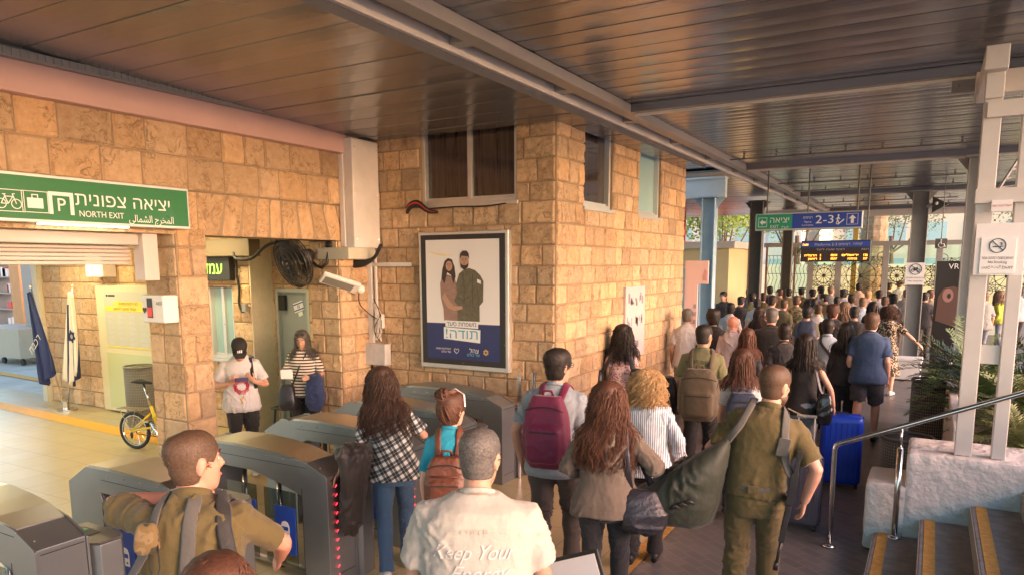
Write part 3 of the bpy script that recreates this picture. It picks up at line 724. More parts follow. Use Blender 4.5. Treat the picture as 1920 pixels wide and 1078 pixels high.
mb.build('screw', M_CHROME, pc)

# ---------------- platform sign and departures board
ps = thing('platform_sign', 'hanging sign with green EXIT end and blue 2-3 platforms end', 'sign', (-2.15, 15, 3.0))
sx0, sx1, sz0, sz1 = -3.10, -1.20, 3.06, 3.385; YS = 14.94
mb = MB(); mb.box(sx0, sx1, YS, 15.06, sz0, sz1); mb.build('case', M_ALU, ps, bevel=.01)
mb = MB(); mb.box(sx0+.02, -2.42, YS-.005, YS-.001, sz0+.03, sz1-.02); mb.build('green_face', M_GREEN2, ps)
mb = MB(); mb.box(-2.42, sx1-.02, YS-.005, YS-.001, sz0+.03, sz1-.02); mb.build('blue_face', M_BLUE, ps)
def SG(x, z): return frame((x, YS-.0055, z), (1, 0, 0), (0, -1, 0))
mb = MB(); square_ring(mb, SG(-2.96, 3.22), .16, .18, .008); mb.prism([(-.055, 0), (0, -.055), (0, -.02), (.055, -.02), (.055, .02), (0, .02), (0, .055)], SG(-2.96, 3.22), .002)
square_ring(mb, SG(-1.37, 3.235), .19, .2, .006); mb.prism([(0, .075), (-.065, .01), (-.025, .01), (-.025, -.075), (.025, -.075), (.025, .01), (.065, .01)], SG(-1.37, 3.235), .002)
G_ = SG(-1.60, 3.235)
mb.ball(G_ @ Vector((-.01, .075, .004)), .018, 8)
for a_, b_ in (((-.01, .055), (-.02, -.01)), ((-.02, -.01), (-.04, -.08)), ((-.02, -.01), (.01, -.075)), ((-.01, .04), (-.05, -.0)), ((-.01, .04), (.02, 0)), ((0, -.085), (.09, 0)), ((-.035, -.085), (0, -.085))):
    mb.tube([G_ @ Vector((*a_, .003)), G_ @ Vector((*b_, .003))], .008, 6)
mb.build('pictogram', M_PRINTW, ps)
text(H('יציאה'), .16, M_PRINTW, ps, SG(-2.65, 3.255), squeeze=.35, bold=.004); text('EXIT', .085, M_PRINTW, ps, SG(-2.74, 3.13), squeeze=.15)
text('\uFE9D\uFEED\uFEAE\uFEA7', .09, M_PRINTW, ps, SG(-2.54, 3.13), squeeze=.13)
text('2-3', .21, M_PRINTW, ps, SG(-1.84, 3.235), squeeze=.31, bold=.004)
text(H('רציפים'), .065, M_PRINTW, ps, SG(-2.14, 3.285), squeeze=.16); text('PLATFORMS', .035, M_PRINTW, ps, SG(-2.14, 3.14), squeeze=.2); text('\uFE94\uFEEC\uFE9F\uFEED', .05, M_PRINTW, ps, SG(-2.14, 3.21), squeeze=.13)
for x in (-2.9, -1.3): mb = MB(); mb.tube([(x, 15, 3.38), (x, 15, 4.15)], .015, 8); mb.build('hanger', M_COLD, ps)
db = thing('departures_board', 'hanging dark departures board with two lines of amber led text', 'display board', (-1.7, 15.3, 2.5))
bx0, bx1, bz0, bz1 = -2.28, -1.06, 2.46, 2.86; YD = 15.24
mb = MB(); mb.box(bx0, bx1, YD, 15.4, bz0, bz1); mb.build('case', mat('board_brown_black', (.035, .026, .03), .4), db, bevel=.01)
mb = MB(); mb.box(bx0+.01, bx1-.01, YD-.004, YD-.001, 2.735, 2.84); mb.build('header', M_BLUE, db)
def DBF(x, z): return frame((x, YD-.0045, z), (1, 0, 0), (0, -1, 0))
M_AMB = mat('amber_led', (1, .30, .03), .5, emit=2.2); M_PGREY = mat('grey_print', (.55, .53, .55), .5)
text('Platforms 2-3 '+H('רציפים'), .07, M_PGREY, db, DBF(-1.72, 2.785), squeeze=.62); text(H('שעה'), .06, M_AMB, db, DBF(-2.2, 2.785), squeeze=.1); text(H('קומה'), .06, M_PGREY, db, DBF(-1.28, 2.79), squeeze=.16)
text(H('רציף שעה ליעד'), .05, M_PGREY, db, DBF(-1.75, 2.69), squeeze=.5); text(H('רכבת'), .05, M_PGREY, db, DBF(-1.15, 2.69), squeeze=.12)
for z, rows in ((2.58, ((-2.1, 'הרצליה', .22), (-1.92, '2', .02), (-1.68, '08:54', .11), (-1.4, 'ירושלים', .28), (-1.14, '126', .07))), (2.515, ((-2.06, 'ראשון', .16), (-1.92, '3', .02), (-1.68, '08:57', .11), (-1.36, 'בנימינה', .16), (-1.14, '257', .07)))):
    for x, s_, w2 in rows: text(H(s_) if s_[0] > 'z' else s_, .055, M_AMB, db, DBF(x, z), squeeze=w2, bold=.002)
for x in (-2.2, -1.14): mb = MB(); mb.tube([(x, 15.32, 2.85), (x, 15.32, 4.15)], .015, 8); mb.build('hanger', M_COLD, db)
# ============================================================ objects
# ---------------- ticket gates: passages run along +Y, cabinets lie along X
def gate(name, label, x, y, ln=1.66, led=True, flap=True):
    t = thing(name, label, 'ticket gate', (x, y, 0), 0, 'ticket gates standing in a row')
    h = ln/2; T = Matrix.Translation((x, y, 0))
    XZ = lambda yy: T @ Matrix(((1, 0, 0, 0), (0, 0, 1, yy), (0, 1, 0, 0), (0, 0, 0, 1)))
    for s in (0, 1):
        prof = [(-h, .0), (-h, .86), (-h+.24, 1.0), (-h+.30, 1.005), (-h+.34, .99), (-h+.42, 1.02), (-.1, 1.035), (.35, 1.01), (h-.20, .965), (h-.02, .89), (h, .87), (h, 0), (h-.26, 0), (h-.26, .70), (h-.5, .775), (.05, .83), (-.3, .83), (-h+.42, .77), (-h+.40, 0)]
        mb = MB(); yy = -.15 if s == 0 else .135
        mb.prism(prof[::-1], XZ(yy), .015); mb.build('side_panel', M_STEEL, t, bevel=.002)
    mb = MB()       # body between the panels
    top = [(-h, .855), (-h+.24, .995), (-h+.34, .985), (-h+.42, 1.015), (-.1, 1.03), (.35, 1.005), (h-.20, .96), (h-.01, .875)]
    bot = [(h-.005, 0), (h-.255, 0), (h-.255, .70), (.05, .825), (-.3, .825), (-h+.425, .765), (-h+.395, 0), (-h+.005, 0)]
    mb.prism((top+bot)[::-1], XZ(-.134), .268); mb.build('body', M_STEEL, t, bevel=.002)
    mb = MB(); ws = [.10, .155, .17, .175, .165, .15, .125]; xs = [-h+.34, -h+.42, -.35, -.1, .2, .42, h-.20]; zs = [1.0, 1.022, 1.032, 1.04, 1.026, 1.01, .968]
    vs = []; n = len(xs)
    for k in range(n): vs += [T @ Vector((xs[k], -ws[k]-.01, zs[k]+.002)), T @ Vector((xs[k], ws[k], zs[k]+.002)), T @ Vector((xs[k], -ws[k]-.01, zs[k]-.02)), T @ Vector((xs[k], ws[k], zs[k]-.02))]
    fs = []
    for k in range(n-1): o = 4*k; fs += [(o, o+4, o+5, o+1), (o+2, o+3, o+7, o+6), (o, o+2, o+6, o+4), (o+1, o+5, o+7, o+3)]
    fs += [(0, 1, 3, 2), (4*n-4, 4*n-2, 4*n-1, 4*n-3)]
    mb.add(vs, fs); mb.build('lid', M_STEELTOP, t)
    mb = MB()       # card reader pedestal beside the right end
    poly = [(h-.42, .15), (h-.05, .15), (h+.02, .2), (h+.02, .33), (h-.05, .38), (h-.42, .38)]
    mb.prism(poly, T, .80); mb.build('reader_pedestal', M_STEEL, t, bevel=.004)
    mb = MB(); mb.prism([(a*.98+.008, .155+(b-.15)*.96) for a, b in poly], T @ Matrix.Translation((0, 0, .80)), .012); mb.build('reader_pad', mat('dark_reader_pad', (.09, .07, .065), .3), t, bevel=.003)
    for k in range(2):
        mb = MB(); px = x-.22+k*.40; mb.tube([(px, y, 0), (px, y, .80)], .022, 12); mb.build('post', M_CHROME, t, smooth=True)
    mb = MB(); mb.box(x-h+.40, x+h-.27, y-.02, y+.02, 0.02, .05); mb.build('base_rail', M_CHROME, t)
    if flap:
        for k, px in enumerate((x-.10, x+.33)):
            mb = MB(); mb.box(px-.02, px+.20, y-.175, y-.167, .22, .60); f = mb.build('flap', M_BLUE, t, bevel=.002); mark(f)
            F = Matrix.Translation((px+.09, y-.1755, .41)) @ Matrix(((1, 0, 0, 0), (0, 0, -1, 0), (0, 1, 0, 0), (0, 0, 0, 1)))
            q = MB(); q.prism([(-.045, -.06), (.045, -.06), (.045, .03), (.03, .065), (0, .075), (-.03, .065), (-.045, .03)], F, .002)
            q.build('train_pictogram', M_PRINTW, f)
            q = MB(); q.prism([(-.035, .0), (.035, .0), (.035, .03), (-.035, .03)], F @ Matrix.Translation((0, 0, .0022)), .001)
            for s in (-1, 1): q.prism([(s*.022+.009*math.cos(a), -.035+.009*math.sin(a)) for a in [c*math.pi/4 for c in range(8)]], F @ Matrix.Translation((0, 0, .0022)), .001)
            q.build('train_window_print', M_BLUE, f)
            q = MB(); q.box(px-.14, px+.20, y-.165, y-.157, .12, .72); q.build('glass_leaf', M_GLASSG, t)
    if led:
        mb = MB()
        for k in range(11):
            z = .80-k*.07; F = Matrix.Translation((x+h+.001, y-.06, z)) @ Matrix(((0, 0, 1, 0), (1, 0, 0, 0), (0, 1, 0, 0), (0, 0, 0, 1)))
            mb.prism([(-.010, -.012), (.008, -.003), (.010, .006), (.001, .003)], F, .003)
        mb.build('red_led_arrows', mat('red_led', (1, .03, .05), .5, emit=1.6), t)
    mb = MB(); mb.box(x+h-.34, x+h-.16, y+.20, y+.31, .813, .8165); mb.build('card_reader', M_PRINTK, t, bevel=.001)
    mb = MB(); mb.box(x+h-.31, x+h-.26, y+.215, y+.295, .8168, .8185); mb.build('reader_light', mat('reader_green', (.05, .5, .15), .4), t)
    mb = MB()
    for xx in (x-h+.41, x+h-.262): mb.box(xx, xx+.004, y-.1515, y-.150, .02, .76)
    mb.box(x+h-.0, x+h+.0015, y-.12, y+.12, .845, .849); mb.box(x+h-.0, x+h+.0015, y-.12, y+.12, .10, .104); mb.box(x-h+.42, x+h-.2, y-.1515, y-.150, .925, .928); mb.build('seam', M_DARK, t)
    mb = MB()
    for k in range(7): mb.ball((x-h+.5+k*.19, y-.152, .955+.02*math.sin(k*.6)), .006, 6)
    mb.build('rivets', M_STEELTOP, t)
    return t
gate('ticket_gate', 'nearest steel ticket gate at the lower left corner beside the soldier', -4.98, 2.13, 1.62, led=False)
gate('ticket_gate', 'steel ticket gate right behind the soldier leaning with olive sleeves', -4.76, 3.02, 1.38, led=False)
gate('ticket_gate', 'steel ticket gate with blue train stickers and red arrows in front of the stone pillar', -4.62, 3.95, 1.70)
gate('ticket_gate', 'steel ticket gate just behind the long haired woman in plaid', -4.62, 4.88, 1.72)
gate('ticket_gate', 'steel ticket gate behind the woman with the hair bun', -4.70, 5.85, led=False)
gate('ticket_gate', 'farthest steel ticket gate directly beneath the poster case', -4.86, 6.88, 1.7, led=False)
for k, (u, v, y) in enumerate(((974, 705, 7.05), (1001, 700, 7.2))):
    p = at(u, v, y=y); mb = MB(); mb.tube([(p.x, y, 0), (p.x, y, p.z), ], .024, 12)
    mb.tube([(p.x, y, p.z), (p.x, y, p.z+.012)], .028, 12)
    tag(mb.build('bollard', M_CHROME, smooth=False), ('shorter' if k == 0 else 'taller')+' thin steel bollard by the wall right of the poster', 'bollard')

# ---------------- air conditioning box and pipes by the poster wall corner
ac = thing('duct_box', 'tall white cable duct box hanging between fascia and poster wall', 'duct', (-6.0, 6.95, 2.7))
mb = MB(); mb.box(-6.41, -6.33, 6.87, 7.36, 2.65, 3.99); mb.box(-6.329, -6.19, 6.885, 7.37, 2.64, 3.95); mb.build('box', mat('aged_white_panel', (.70, .66, .64), .5, var=.10, vscale=3, bump=.1, bscale=6), ac, bevel=.012)
mb = MB()
for z in (2.75, 3.3, 3.85):
    for yy in (6.93, 7.33): mb.ball((-6.189, yy, z), .008, 6)
mb.build('screw', M_CHROME, ac)
mb = MB(); mb.box(-6.75, -6.22, 6.80, 7.3, 2.50, 2.645); mb.build('lower_box', M_PLASTER, ac, bevel=.01)
rnd = random.Random(5)
def cable(name, label, pts, r, m, parent=None, n=14, cat='cable'):
    pts = [Vector(p) for p in pts]; out = []
    P_ = [pts[0]]+pts+[pts[-1]]
    for i in range(1, len(P_)-2):
        for k in range(n):
            t = k/n; a, b, c, d = P_[i-1], P_[i], P_[i+1], P_[i+2]
            out.append(.5*((2*b)+(c-a)*t+(2*a-5*b+4*c-d)*t*t+(3*b-a-3*c+d)*t**3))
    out.append(pts[-1]); mb = MB(); mb.tube(out, r, 8)
    o = mb.build(name, m, parent, smooth=True)
    if label: tag(o, label, cat)
    return o
Yc = D-.1
cc = thing('cable_bundle', 'bundle of black corrugated cables drooping below the white duct box', 'cable', (-6.3, Yc, 2.5))
for k in range(4): cable('cable', None, [(-6.60+.02*k, 7.1, 2.62), (-6.50, 7.1, 2.5-.02*k), (-6.3, 7.12, 2.47-.015*k), (-6.12, 7.15, 2.52), (-6.0, 7.15, 2.68)], .022, M_RUB, cc)
c2 = thing('cable_bundle', 'short black and red cables looping onto the window sill above the poster', 'cable', (-5.8, Yc, 3.1))
for k in range(4): cable('cable', None, [(-5.70, 7.3, 3.06+.02*k), (-5.62, 7.28, 3.12+.02*k), (-5.5, 7.27, 3.13+.02*k), (-5.35, 7.27, 3.06+.01*k), (-5.22, 7.28, 3.05)], .016, M_RUB if k != 2 else M_RED, c2)
cable('cable', 'thin black cable running along the window sill over the poster', [(-5.4, 7.33, 3.10), (-5.0, 7.32, 3.11), (-4.6, 7.33, 3.10), (-4.3, 7.33, 3.12)], .008, M_RUB)
tk = thing('cable_trunking', 'white plastic cable trunking running down the corner with a side branch', 'trunking', (-6.4, D, 2))
mb = MB(); mb.box(-6.42, -6.34, D-.06, D-.016, 1.42, 2.55); mb.box(-6.30, -6.27, D-.05, D-.016, 1.75, 2.55); mb.build('upright', M_WHITE, tk, bevel=.004)
mb = MB(); mb.box(-6.34, -5.70, D-.055, D-.018, 2.41, 2.46); mb.build('branch', M_WHITE, tk, bevel=.004)
mb = MB(); mb.box(-6.28, -6.17, D-.09, D-.016, 1.62, 1.80); mb.build('socket_box', M_WHITE, tk, bevel=.006)
mb = MB(); mb.box(-6.44, -6.08, D-.14, D-.016, 1.14, 1.42); tag(mb.build('stone_block', M_CONC, bevel=.01), 'small pale box jutting from the corner under the trunking', 'block')
cw = thing('wire_tangle', 'tangled thin white wires hanging beside the socket box in the corner', 'wires', (-6.3, D, 1.6))
for k in range(6): cable('wire', None, [(-6.32+.03*rnd.random(), D-.07, 2.0-.1*k*rnd.random()), (-6.25+.1*rnd.random(), D-.1, 1.8), (-6.3+.15*rnd.random(), D-.11, 1.6), (-6.26+.1*rnd.random(), D-.1, 1.45+.1*rnd.random()), (-6.22, D-.08, 1.7)], .005, M_WHITE if k % 3 else M_RUB, cw)

# floodlight
fl = thing('floodlight', 'slim white floodlight tilted out from the corner beside the trunking', 'lamp', (-6.5, 7.0, 2.2))
a, b = at(603, 519, x=-6.5), at(672, 541, x=-6.28)
dv = (b-a); mb = MB()
Mx = frame(a+dv*.5, dv, (.35, -.55, -.75))
L_ = dv.length
mb.box(-L_/2, L_/2, -.09, .09, -.03, .03, Mx); mb.build('housing', M_WHITE, fl, bevel=.012)
mb = MB(); mb.box(-L_/2+.03, L_/2-.08, -.065, .065, .0301, .034, Mx); mb.build('lens', mat('lamp_lens', (.22, .22, .2), .15), fl)
mb = MB(); mb.ball(Mx @ Vector((L_/2+.03, 0, 0)), .055, 10); mb.build('joint', M_WHITE, fl, smooth=True)
cable('power_lead', 'black lead dangling from the floodlight to the socket', [tuple(Mx @ Vector((L_/2, .03, 0))), (-6.34, 7.1, 1.95), (-6.3, 7.25, 1.8), (-6.22, 7.28, 1.75)], .007, M_RUB)

# fan
fc = Vector((-6.9, 6.55, 2.48)); fax = Vector((-.18, -.93, -.32)).normalized()
fn = thing('wall_fan', 'black caged wall fan tilted beside the stone lintel', 'fan', tuple(fc))
Fm = frame(fc, fax.cross(Vector((0, 0, 1))), fax)
def ring(mb, r, z, rr, n=36, seg=5): mb.tube([Fm @ Vector((r*math.cos(2*math.pi*k/n), r*math.sin(2*math.pi*k/n), z)) for k in range(n+1)], rr, seg, cap=False)
mb = MB(); RF = .33
for r, z in ((RF, 0), (RF, .05), (RF, -.03), (RF*.8, .085), (RF*.6, .10), (RF*.4, .11), (RF*.22, .11), (RF*.8, -.08), (RF*.5, -.10)): ring(mb, r, z, .005)
for k in range(72):
    a = 2*math.pi*k/72; c, s = math.cos(a), math.sin(a)
    mb.tube([Fm @ Vector((c*r, s*r, z)) for r, z in ((.06, .112), (RF*.5, .105), (RF*.85, .08), (RF, .03), (RF, -.03), (RF*.85, -.07), (.08, -.11))], .0036, 4)
mb.build('cage', M_BLACKP, fn)
mb = MB()
for k in range(5):
    a = 2*math.pi*k/5; rot = Matrix.Rotation(a, 4, 'Z')
    vs = [(0.03, -.02, -.02), (.12, -.09, -.03), (.27, -.10, -.02), (.30, .02, .03), (.2, .07, .04), (.03, .03, .02)]
    o = [Fm @ rot @ Vector(p) for p in vs]; o2 = [Fm @ rot @ (Vector(p)+Vector((0, 0, .004))) for p in vs]
    mb.add(o+o2, [(0, 1, 2, 3, 4, 5), (11, 10, 9, 8, 7, 6)]+[(i, (i+1) % 6, 6+(i+1) % 6, 6+i) for i in range(6)])
mb.build('blades', M_BLACKP, fn)
mb = MB(); mb.tube([Fm @ Vector((0, 0, z)) for z in (-.10, -.13, -.20, -.27, -.30)], [.05, .085, .09, .075, .04], 16); mb.build('motor', M_BLACKP, fn, smooth=True); mb = MB(); mb.ball(Fm @ Vector((0, 0, .11)), .05, 12); mb.build('hub', M_BLACKP, fn, smooth=True)
mb = MB(); mc_ = Fm @ Vector((0, 0, -.2)); mb.tube([mc_, mc_+Vector((.10, .06, -.12)), (-6.62, 6.75, 2.40), (-6.58, 6.8, 2.46), (-6.57, 6.82, 2.60), (-6.57, 6.83, 2.70)], .02, 8); mb.ball((-6.57, 6.84, 2.68), (.07, .05, .05), 10); mb.build('bracket_arm', M_BLACKP, fn, smooth=True)
cable('cable', 'thick black hose cable arching from the soffit to the fan', [(-8.3, 6.8, 2.60), (-8.0, 6.6, 2.52), (-7.6, 6.5, 2.52), (-7.3, 6.5, 2.68), (-7.05, 6.55, 2.72)], .02, M_RUB)
cable('cable', 'black cable dropping down the concourse wall beside the service window', [(-8.63, 7.12, 2.6), (-8.68, 7.15, 2.3), (-8.66, 7.16, 2.1), (-8.68, 7.16, 1.9), (-8.58, 7.13, 1.78), (-8.50, 7.14, 1.83)], .016, M_RUB)
mb = MB(); mb.box(-8.56, -8.48, 7.1, 7.165, 1.78, 1.9); tag(mb.build('junction_box', M_COLG, bevel=.006), 'small grey junction box on the stone beside the door recess', 'box')
mb = MB(); mb.box(-8.50, -8.475, 7.185, 7.26, 1.0, 1.14); o = mb.build('door_reader', M_BLUE, bevel=.004); tag(o, 'small blue door reader plate on the door jamb', 'reader')

# little flag on the door
fg = thing('paper_flag', 'little blue and white paper flag taped to the grey door', 'flag', (-8.05, 7.64, 1.8))
Fd = frame((-8.0, 7.652, 1.84), (.96, 0, .28), (0, -1, 0))
mb = MB(); mb.box(-.10, .10, -.07, .07, 0, .002, Fd); mb.build('sheet', M_PAPER, fg)
mb = MB(); mb.box(-.10, .10, .035, .052, .0021, .003, Fd); mb.box(-.10, .10, -.052, -.035, .0021, .003, Fd)
def star(mb, M, r, w_=.004, d=.0012):
    for a0 in (90, 270):
        p = [Vector((r*math.cos(R(a0+120*k)), r*math.sin(R(a0+120*k)), 0)) for k in range(3)]
        for k in range(3):
            a, b = p[k], p[(k+1) % 3]; dd = (b-a).normalized(); nn = Vector((-dd.y, dd.x, 0))*w_/2
            mb.prism([tuple((a-nn)[:2]), tuple((b-nn)[:2]), tuple((b+nn)[:2]), tuple((a+nn)[:2])], M, d)
star(mb, Fd @ Matrix.Translation((0, 0, .0021)), .028); mb.build('blue_print', M_BLUE, fg)
mb = MB(); mb.box(-.04, .05, -.14, -.08, 0, .002, Fd); mb.build('label_slip', M_PAPER, fg)

# standing flags
def flag(name, label, base, top, wdt, drop, seed, col_fn, mats, star_=None, txt=None):
    t = thing(name, label, 'flag', tuple(base), 0, 'flags standing in the chrome stand')
    base = Vector(base); top = Vector(top)
    mb = MB(); mb.tube([base, top+(top-base).normalized()*.02], .013, 8); mb.build('pole', M_CHROME, t, smooth=True)
    mb = MB(); mb.ball(top+(top-base).normalized()*.05, (.02, .02, .035), 10); mb.build('finial', mat('flag_finial', (.7, .62, .5), .3, .6), t, smooth=True)
    nu, nv = 26, 30; mb = MB(); mi = []
    for j in range(nv+1):
        v = j/nv
        for i in range(nu+1):
            u = i/nu
            sp = .04+wdt*min(1, v*1.15)**.8
            x = top.x+(base.x-top.x)*v*.55*drop/(top.z-base.z)+sp*(u-.42)
            fold = (.02+.045*v)*math.sin(u*15+seed+v*1.5)+.02*math.sin(u*31+v*4)
            z = top.z-.03-drop*v*(1-.22*abs(u-.35)*1.2)-.05*(1-v)*u
            y = top.y-.03+fold
            mb.v.append(Vector((x, y, z)))
    for j in range(nv):
        for i in range(nu):
            o = j*(nu+1)+i; mb.f.append((o, o+1, o+nu+2, o+nu+1)); mi.append(col_fn((i+.5)/nu, (j+.5)/nv))
    o = mb.build('cloth', mats, t, smooth=True)
    for k, p in enumerate(o.data.polygons): p.material_index = mi[k]
    so = o.modifiers.new('s', 'SOLIDIFY'); so.thickness = .004
    return t, o
M_NAVYC = mat('navy_flag_cloth', (.02, .035, .13), .85, var=.1); M_WHC = mat('white_flag_cloth', (.68, .66, .6), .85, var=.06)
base = Vector((-12.72, 6.78, 0))
f1, o1 = flag('standing_flag', 'navy flag with white railway lettering leaning left in the chrome stand', (-12.78, 6.78, .02), (-13.42, 6.75, 2.04), .42, 1.62, 0, lambda u, v: 0, [M_NAVYC])
text(H('רכבת'), .2, M_WHC, f1, frame((-13.28, 6.655, 1.12), (.75, 0, .66), (0, -1, 0)), bold=.004)
f2, o2 = flag('standing_flag', 'white flag with blue stripes and star hanging right in the chrome stand', (-12.68, 6.78, .02), (-12.22, 6.78, 2.06), .36, 1.6, 2, lambda u, v: 1 if (.16 < u < .38 and v > .12) or (.62 < u < .80 and v > .45) else 0, [M_WHC, M_NAVYC])
mb = MB(); star(mb, frame((-12.2, 6.69, 1.30), (1, 0, .2), (0, -1, 0)), .1, .024, .006); mb.build('printed_star', M_NAVYC, f2)
mb = MB(); mb.tube([(-12.72, 6.78, .0), (-12.72, 6.78, .03), (-12.72, 6.78, .035)], [.17, .17, .04], 24); mb.tube([(-12.72, 6.78, .03), (-12.72, 6.78, .16)], .05, 16); tag(mb.build('flag_stand', M_CHROME, smooth=False), 'round chrome stand holding both flags on the tiles', 'stand')

# notice board on the concourse wall
nb = thing('notice_board', 'cream framed notice board with yellow headed timetable above a blank green panel', 'notice board', (-11.3, 7.15, 0))
nx0, nx1 = -12.1, -10.2; YB = 7.08
mb = MB(); mb.box(nx0, nx1, YB, 7.19, .03, 2.13); mb.build('board', mat('cream_board', (.62, .56, .36), .5, var=.04), nb, bevel=.012)
mb = MB(); mb.box(nx0+.2, nx1-.05, YB-.006, YB-.001, .10, 1.02); mb.build('lower_panel', mat('pale_green_panel', (.50, .52, .28), .3), nb)
mb = MB(); mb.box(nx0+.24, nx1-.05, YB-.006, YB-.001, 1.12, 2.03); mb.build('sheet', mat('timetable_sheet', (.50, .49, .38), .4), nb)
mb = MB(); mb.box(nx0+.52, nx1-.1, YB-.009, YB-.0065, 1.80, 1.87); mb.box(nx0+.27, nx1-.1, YB-.009, YB-.0065, 1.71, 1.79); mb.box(nx0+.24, nx1-.05, YB-.009, YB-.0065, 1.115, 1.135); mb.build('yellow_band', mat('yellow_print', (.85, .62, .03), .4), nb)
def NBF(x, z): return frame((x, YB-.0095, z), (1, 0, 0), (0, -1, 0))
text(H('לוח רכבות נוסעים'), .06, M_PRINTK, nb, NBF(-11.2, 1.835), squeeze=.5); text(H('החל מיום ראשון'), .06, M_PRINTK, nb, NBF(-11.3, 1.75), squeeze=.6)
mb = MB(); rnd = random.Random(8)
for cy in range(6):
    for cx in range(5):
        for ln in range(4):
            x = nx0+.30+cx*.29; z = 1.64-cy*.088-ln*.016; mb.box(x, x+rnd.uniform(.1, .2), YB-.0075, YB-.0062, z, z+.007)
mb.build('printed_lines', M_PGREY, nb)
mb = MB(); mb.ball((nx0+.33, YB-.008, 1.96), (.03, .003, .02), 8); mb.box(nx0+.37, nx0+.55, YB-.009, YB-.0062, 1.945, 1.975); mb.build('printed_logo', M_PRINTK, nb)
mb = MB(); mb.box(-12.1, -11.62, 6.95, 7.18, 2.26, 2.62); tag(mb.build('wall_box', M_WHITE, bevel=.012), 'plain white box fixed high on the yellow stone above the notice board', 'box')
# defibrillator box on the pillar
ad = thing('defibrillator_box', 'white first aid box with red window fixed on the left side of the pillar', 'first aid box', (-6.9, 4.5, 1.9))
mb = MB(); ax0, ax1 = at(266, 575, y=4.4).x, at(304, 575, y=4.4).x; mb.box(ax0, ax1+.02, 4.40, 4.565, 1.88, 2.15); mb.build('case', M_WHITE, ad, bevel=.015)
mb = MB(); mb.box(ax0+.09, ax0+.17, 4.394, 4.399, 1.93, 2.12); mb.build('window', M_PRINTK, ad)
mb = MB(); mb.box(ax0+.095, ax0+.165, 4.390, 4.3935, 1.94, 2.03); mb.build('red_window', mat('lit_red', (.75, .05, .05), .4), ad)
text('AED', .045, M_PRINTK, ad, frame((ax1-.04, 4.397, 2.07), (1, 0, 0), (0, -1, 0)), squeeze=.09)
mb = MB(); mb.prism([(-.03, 0), (0, -.03), (.03, 0), (.03, .02), (.01, .03), (0, .015), (-.01, .03), (-.03, .02)], frame((ax0+.045, 4.397, 2.0), (1, 0, 0), (0, -1, 0)), .002); mb.build('printed_heart', M_PRINTK, ad)

# chairs
def chair(x, y, rz, label):
    t = thing('waiting_chair', label, 'chair', (x, y, 0), rz, 'black perforated waiting chairs')
    def B(mb, nm, m, **k): return mb.build(nm, m, t, world=False, **k)
    mb = MB(); nb_ = 9
    for i in range(nb_+1):       # lattice seat and back
        f = i/nb_; xx = -.22+.44*f
        mb.tube([(xx, -.20, .455), (xx, .0, .44), (xx, .19, .45)], .009, 5)
        mb.tube([(-.22, -.20+.39*f, .45), (.22, -.20+.39*f, .45)], .009, 5)
    mb.tube([(-.23, -.21, .45), (.23, -.21, .45), (.23, .2, .45), (-.23, .2, .45), (-.23, -.21, .45)], .018, 6); B(mb, 'seat', M_BLACKP)
    mb = MB()
    for i in range(10):
        f = i/9
        for (a, b) in (((-.2, f), (.2*1, f)),):
            z = .52+.36*f; y_ = .20+.08*f; mb.tube([(-.22+.02*f, y_, z), (0, y_+.03, z), (.22-.02*f, y_, z)], .008, 5)
        xx = -.2+.4*f; mb.tube([(xx, .2, .5), (xx*.95, .30, .88)], .008, 5)
    mb.tube([(-.23, .2, .46), (-.22, .24, .70), (-.19, .285, .87), (0, .31, .90), (.19, .285, .87), (.22, .24, .70), (.23, .2, .46)], .018, 6); B(mb, 'backrest', M_BLACKP)
    for sx, sy in ((-1, -1), (1, -1), (-1, 1), (1, 1)):
        mb = MB(); mb.tube([(sx*.2, sy*.17, .45), (sx*.23, sy*.21, 0)], [.018, .014], 8); B(mb, 'leg', M_BLACKP)
    return t
chair(-7.16, 7.15, R(-8), 'black perforated plastic chair nearer the long haired woman in plaid')
chair(-7.75, 7.25, R(10), 'black perforated plastic chair half hidden by the woman in stripes')

# ceiling lamps of the concourse (lit)
M_TUBE = mat('lit_panel', (1, .80, .40), .5, emit=9)
for k, (x, y) in enumerate(((-8.9, 6.55), (-11.6, 4.8), (-9.2, 3.4), (-12.4, 2.0), (-8.6, .8), (-12, 6.4))):
    cl = thing('ceiling_light', 'lit ceiling panel just inside the second opening' if k == 0 else 'lit ceiling panel deeper inside the left concourse', 'ceiling light', (x, y, 2.94), 0, 'lit panels in the concourse ceiling')
    if k: cl['label'] = ['', 'lit concourse ceiling panel above the notice board side', 'lit concourse ceiling panel above the folding bicycle', 'lit concourse ceiling panel far left behind the shutter', 'lit concourse ceiling panel nearest the camera behind the shutter', 'lit concourse ceiling panel directly above the flags'][k]
    mb = MB(); mb.box(x-.62, x+.62, y-.17, y+.17, 2.925, 2.949); mb.build('frame', M_WHITE, cl)
    mb = MB(); mb.box(x-.6, x+.6, y-.15, y+.15, 2.915, 2.924); mb.build('diffuser', M_TUBE, cl)

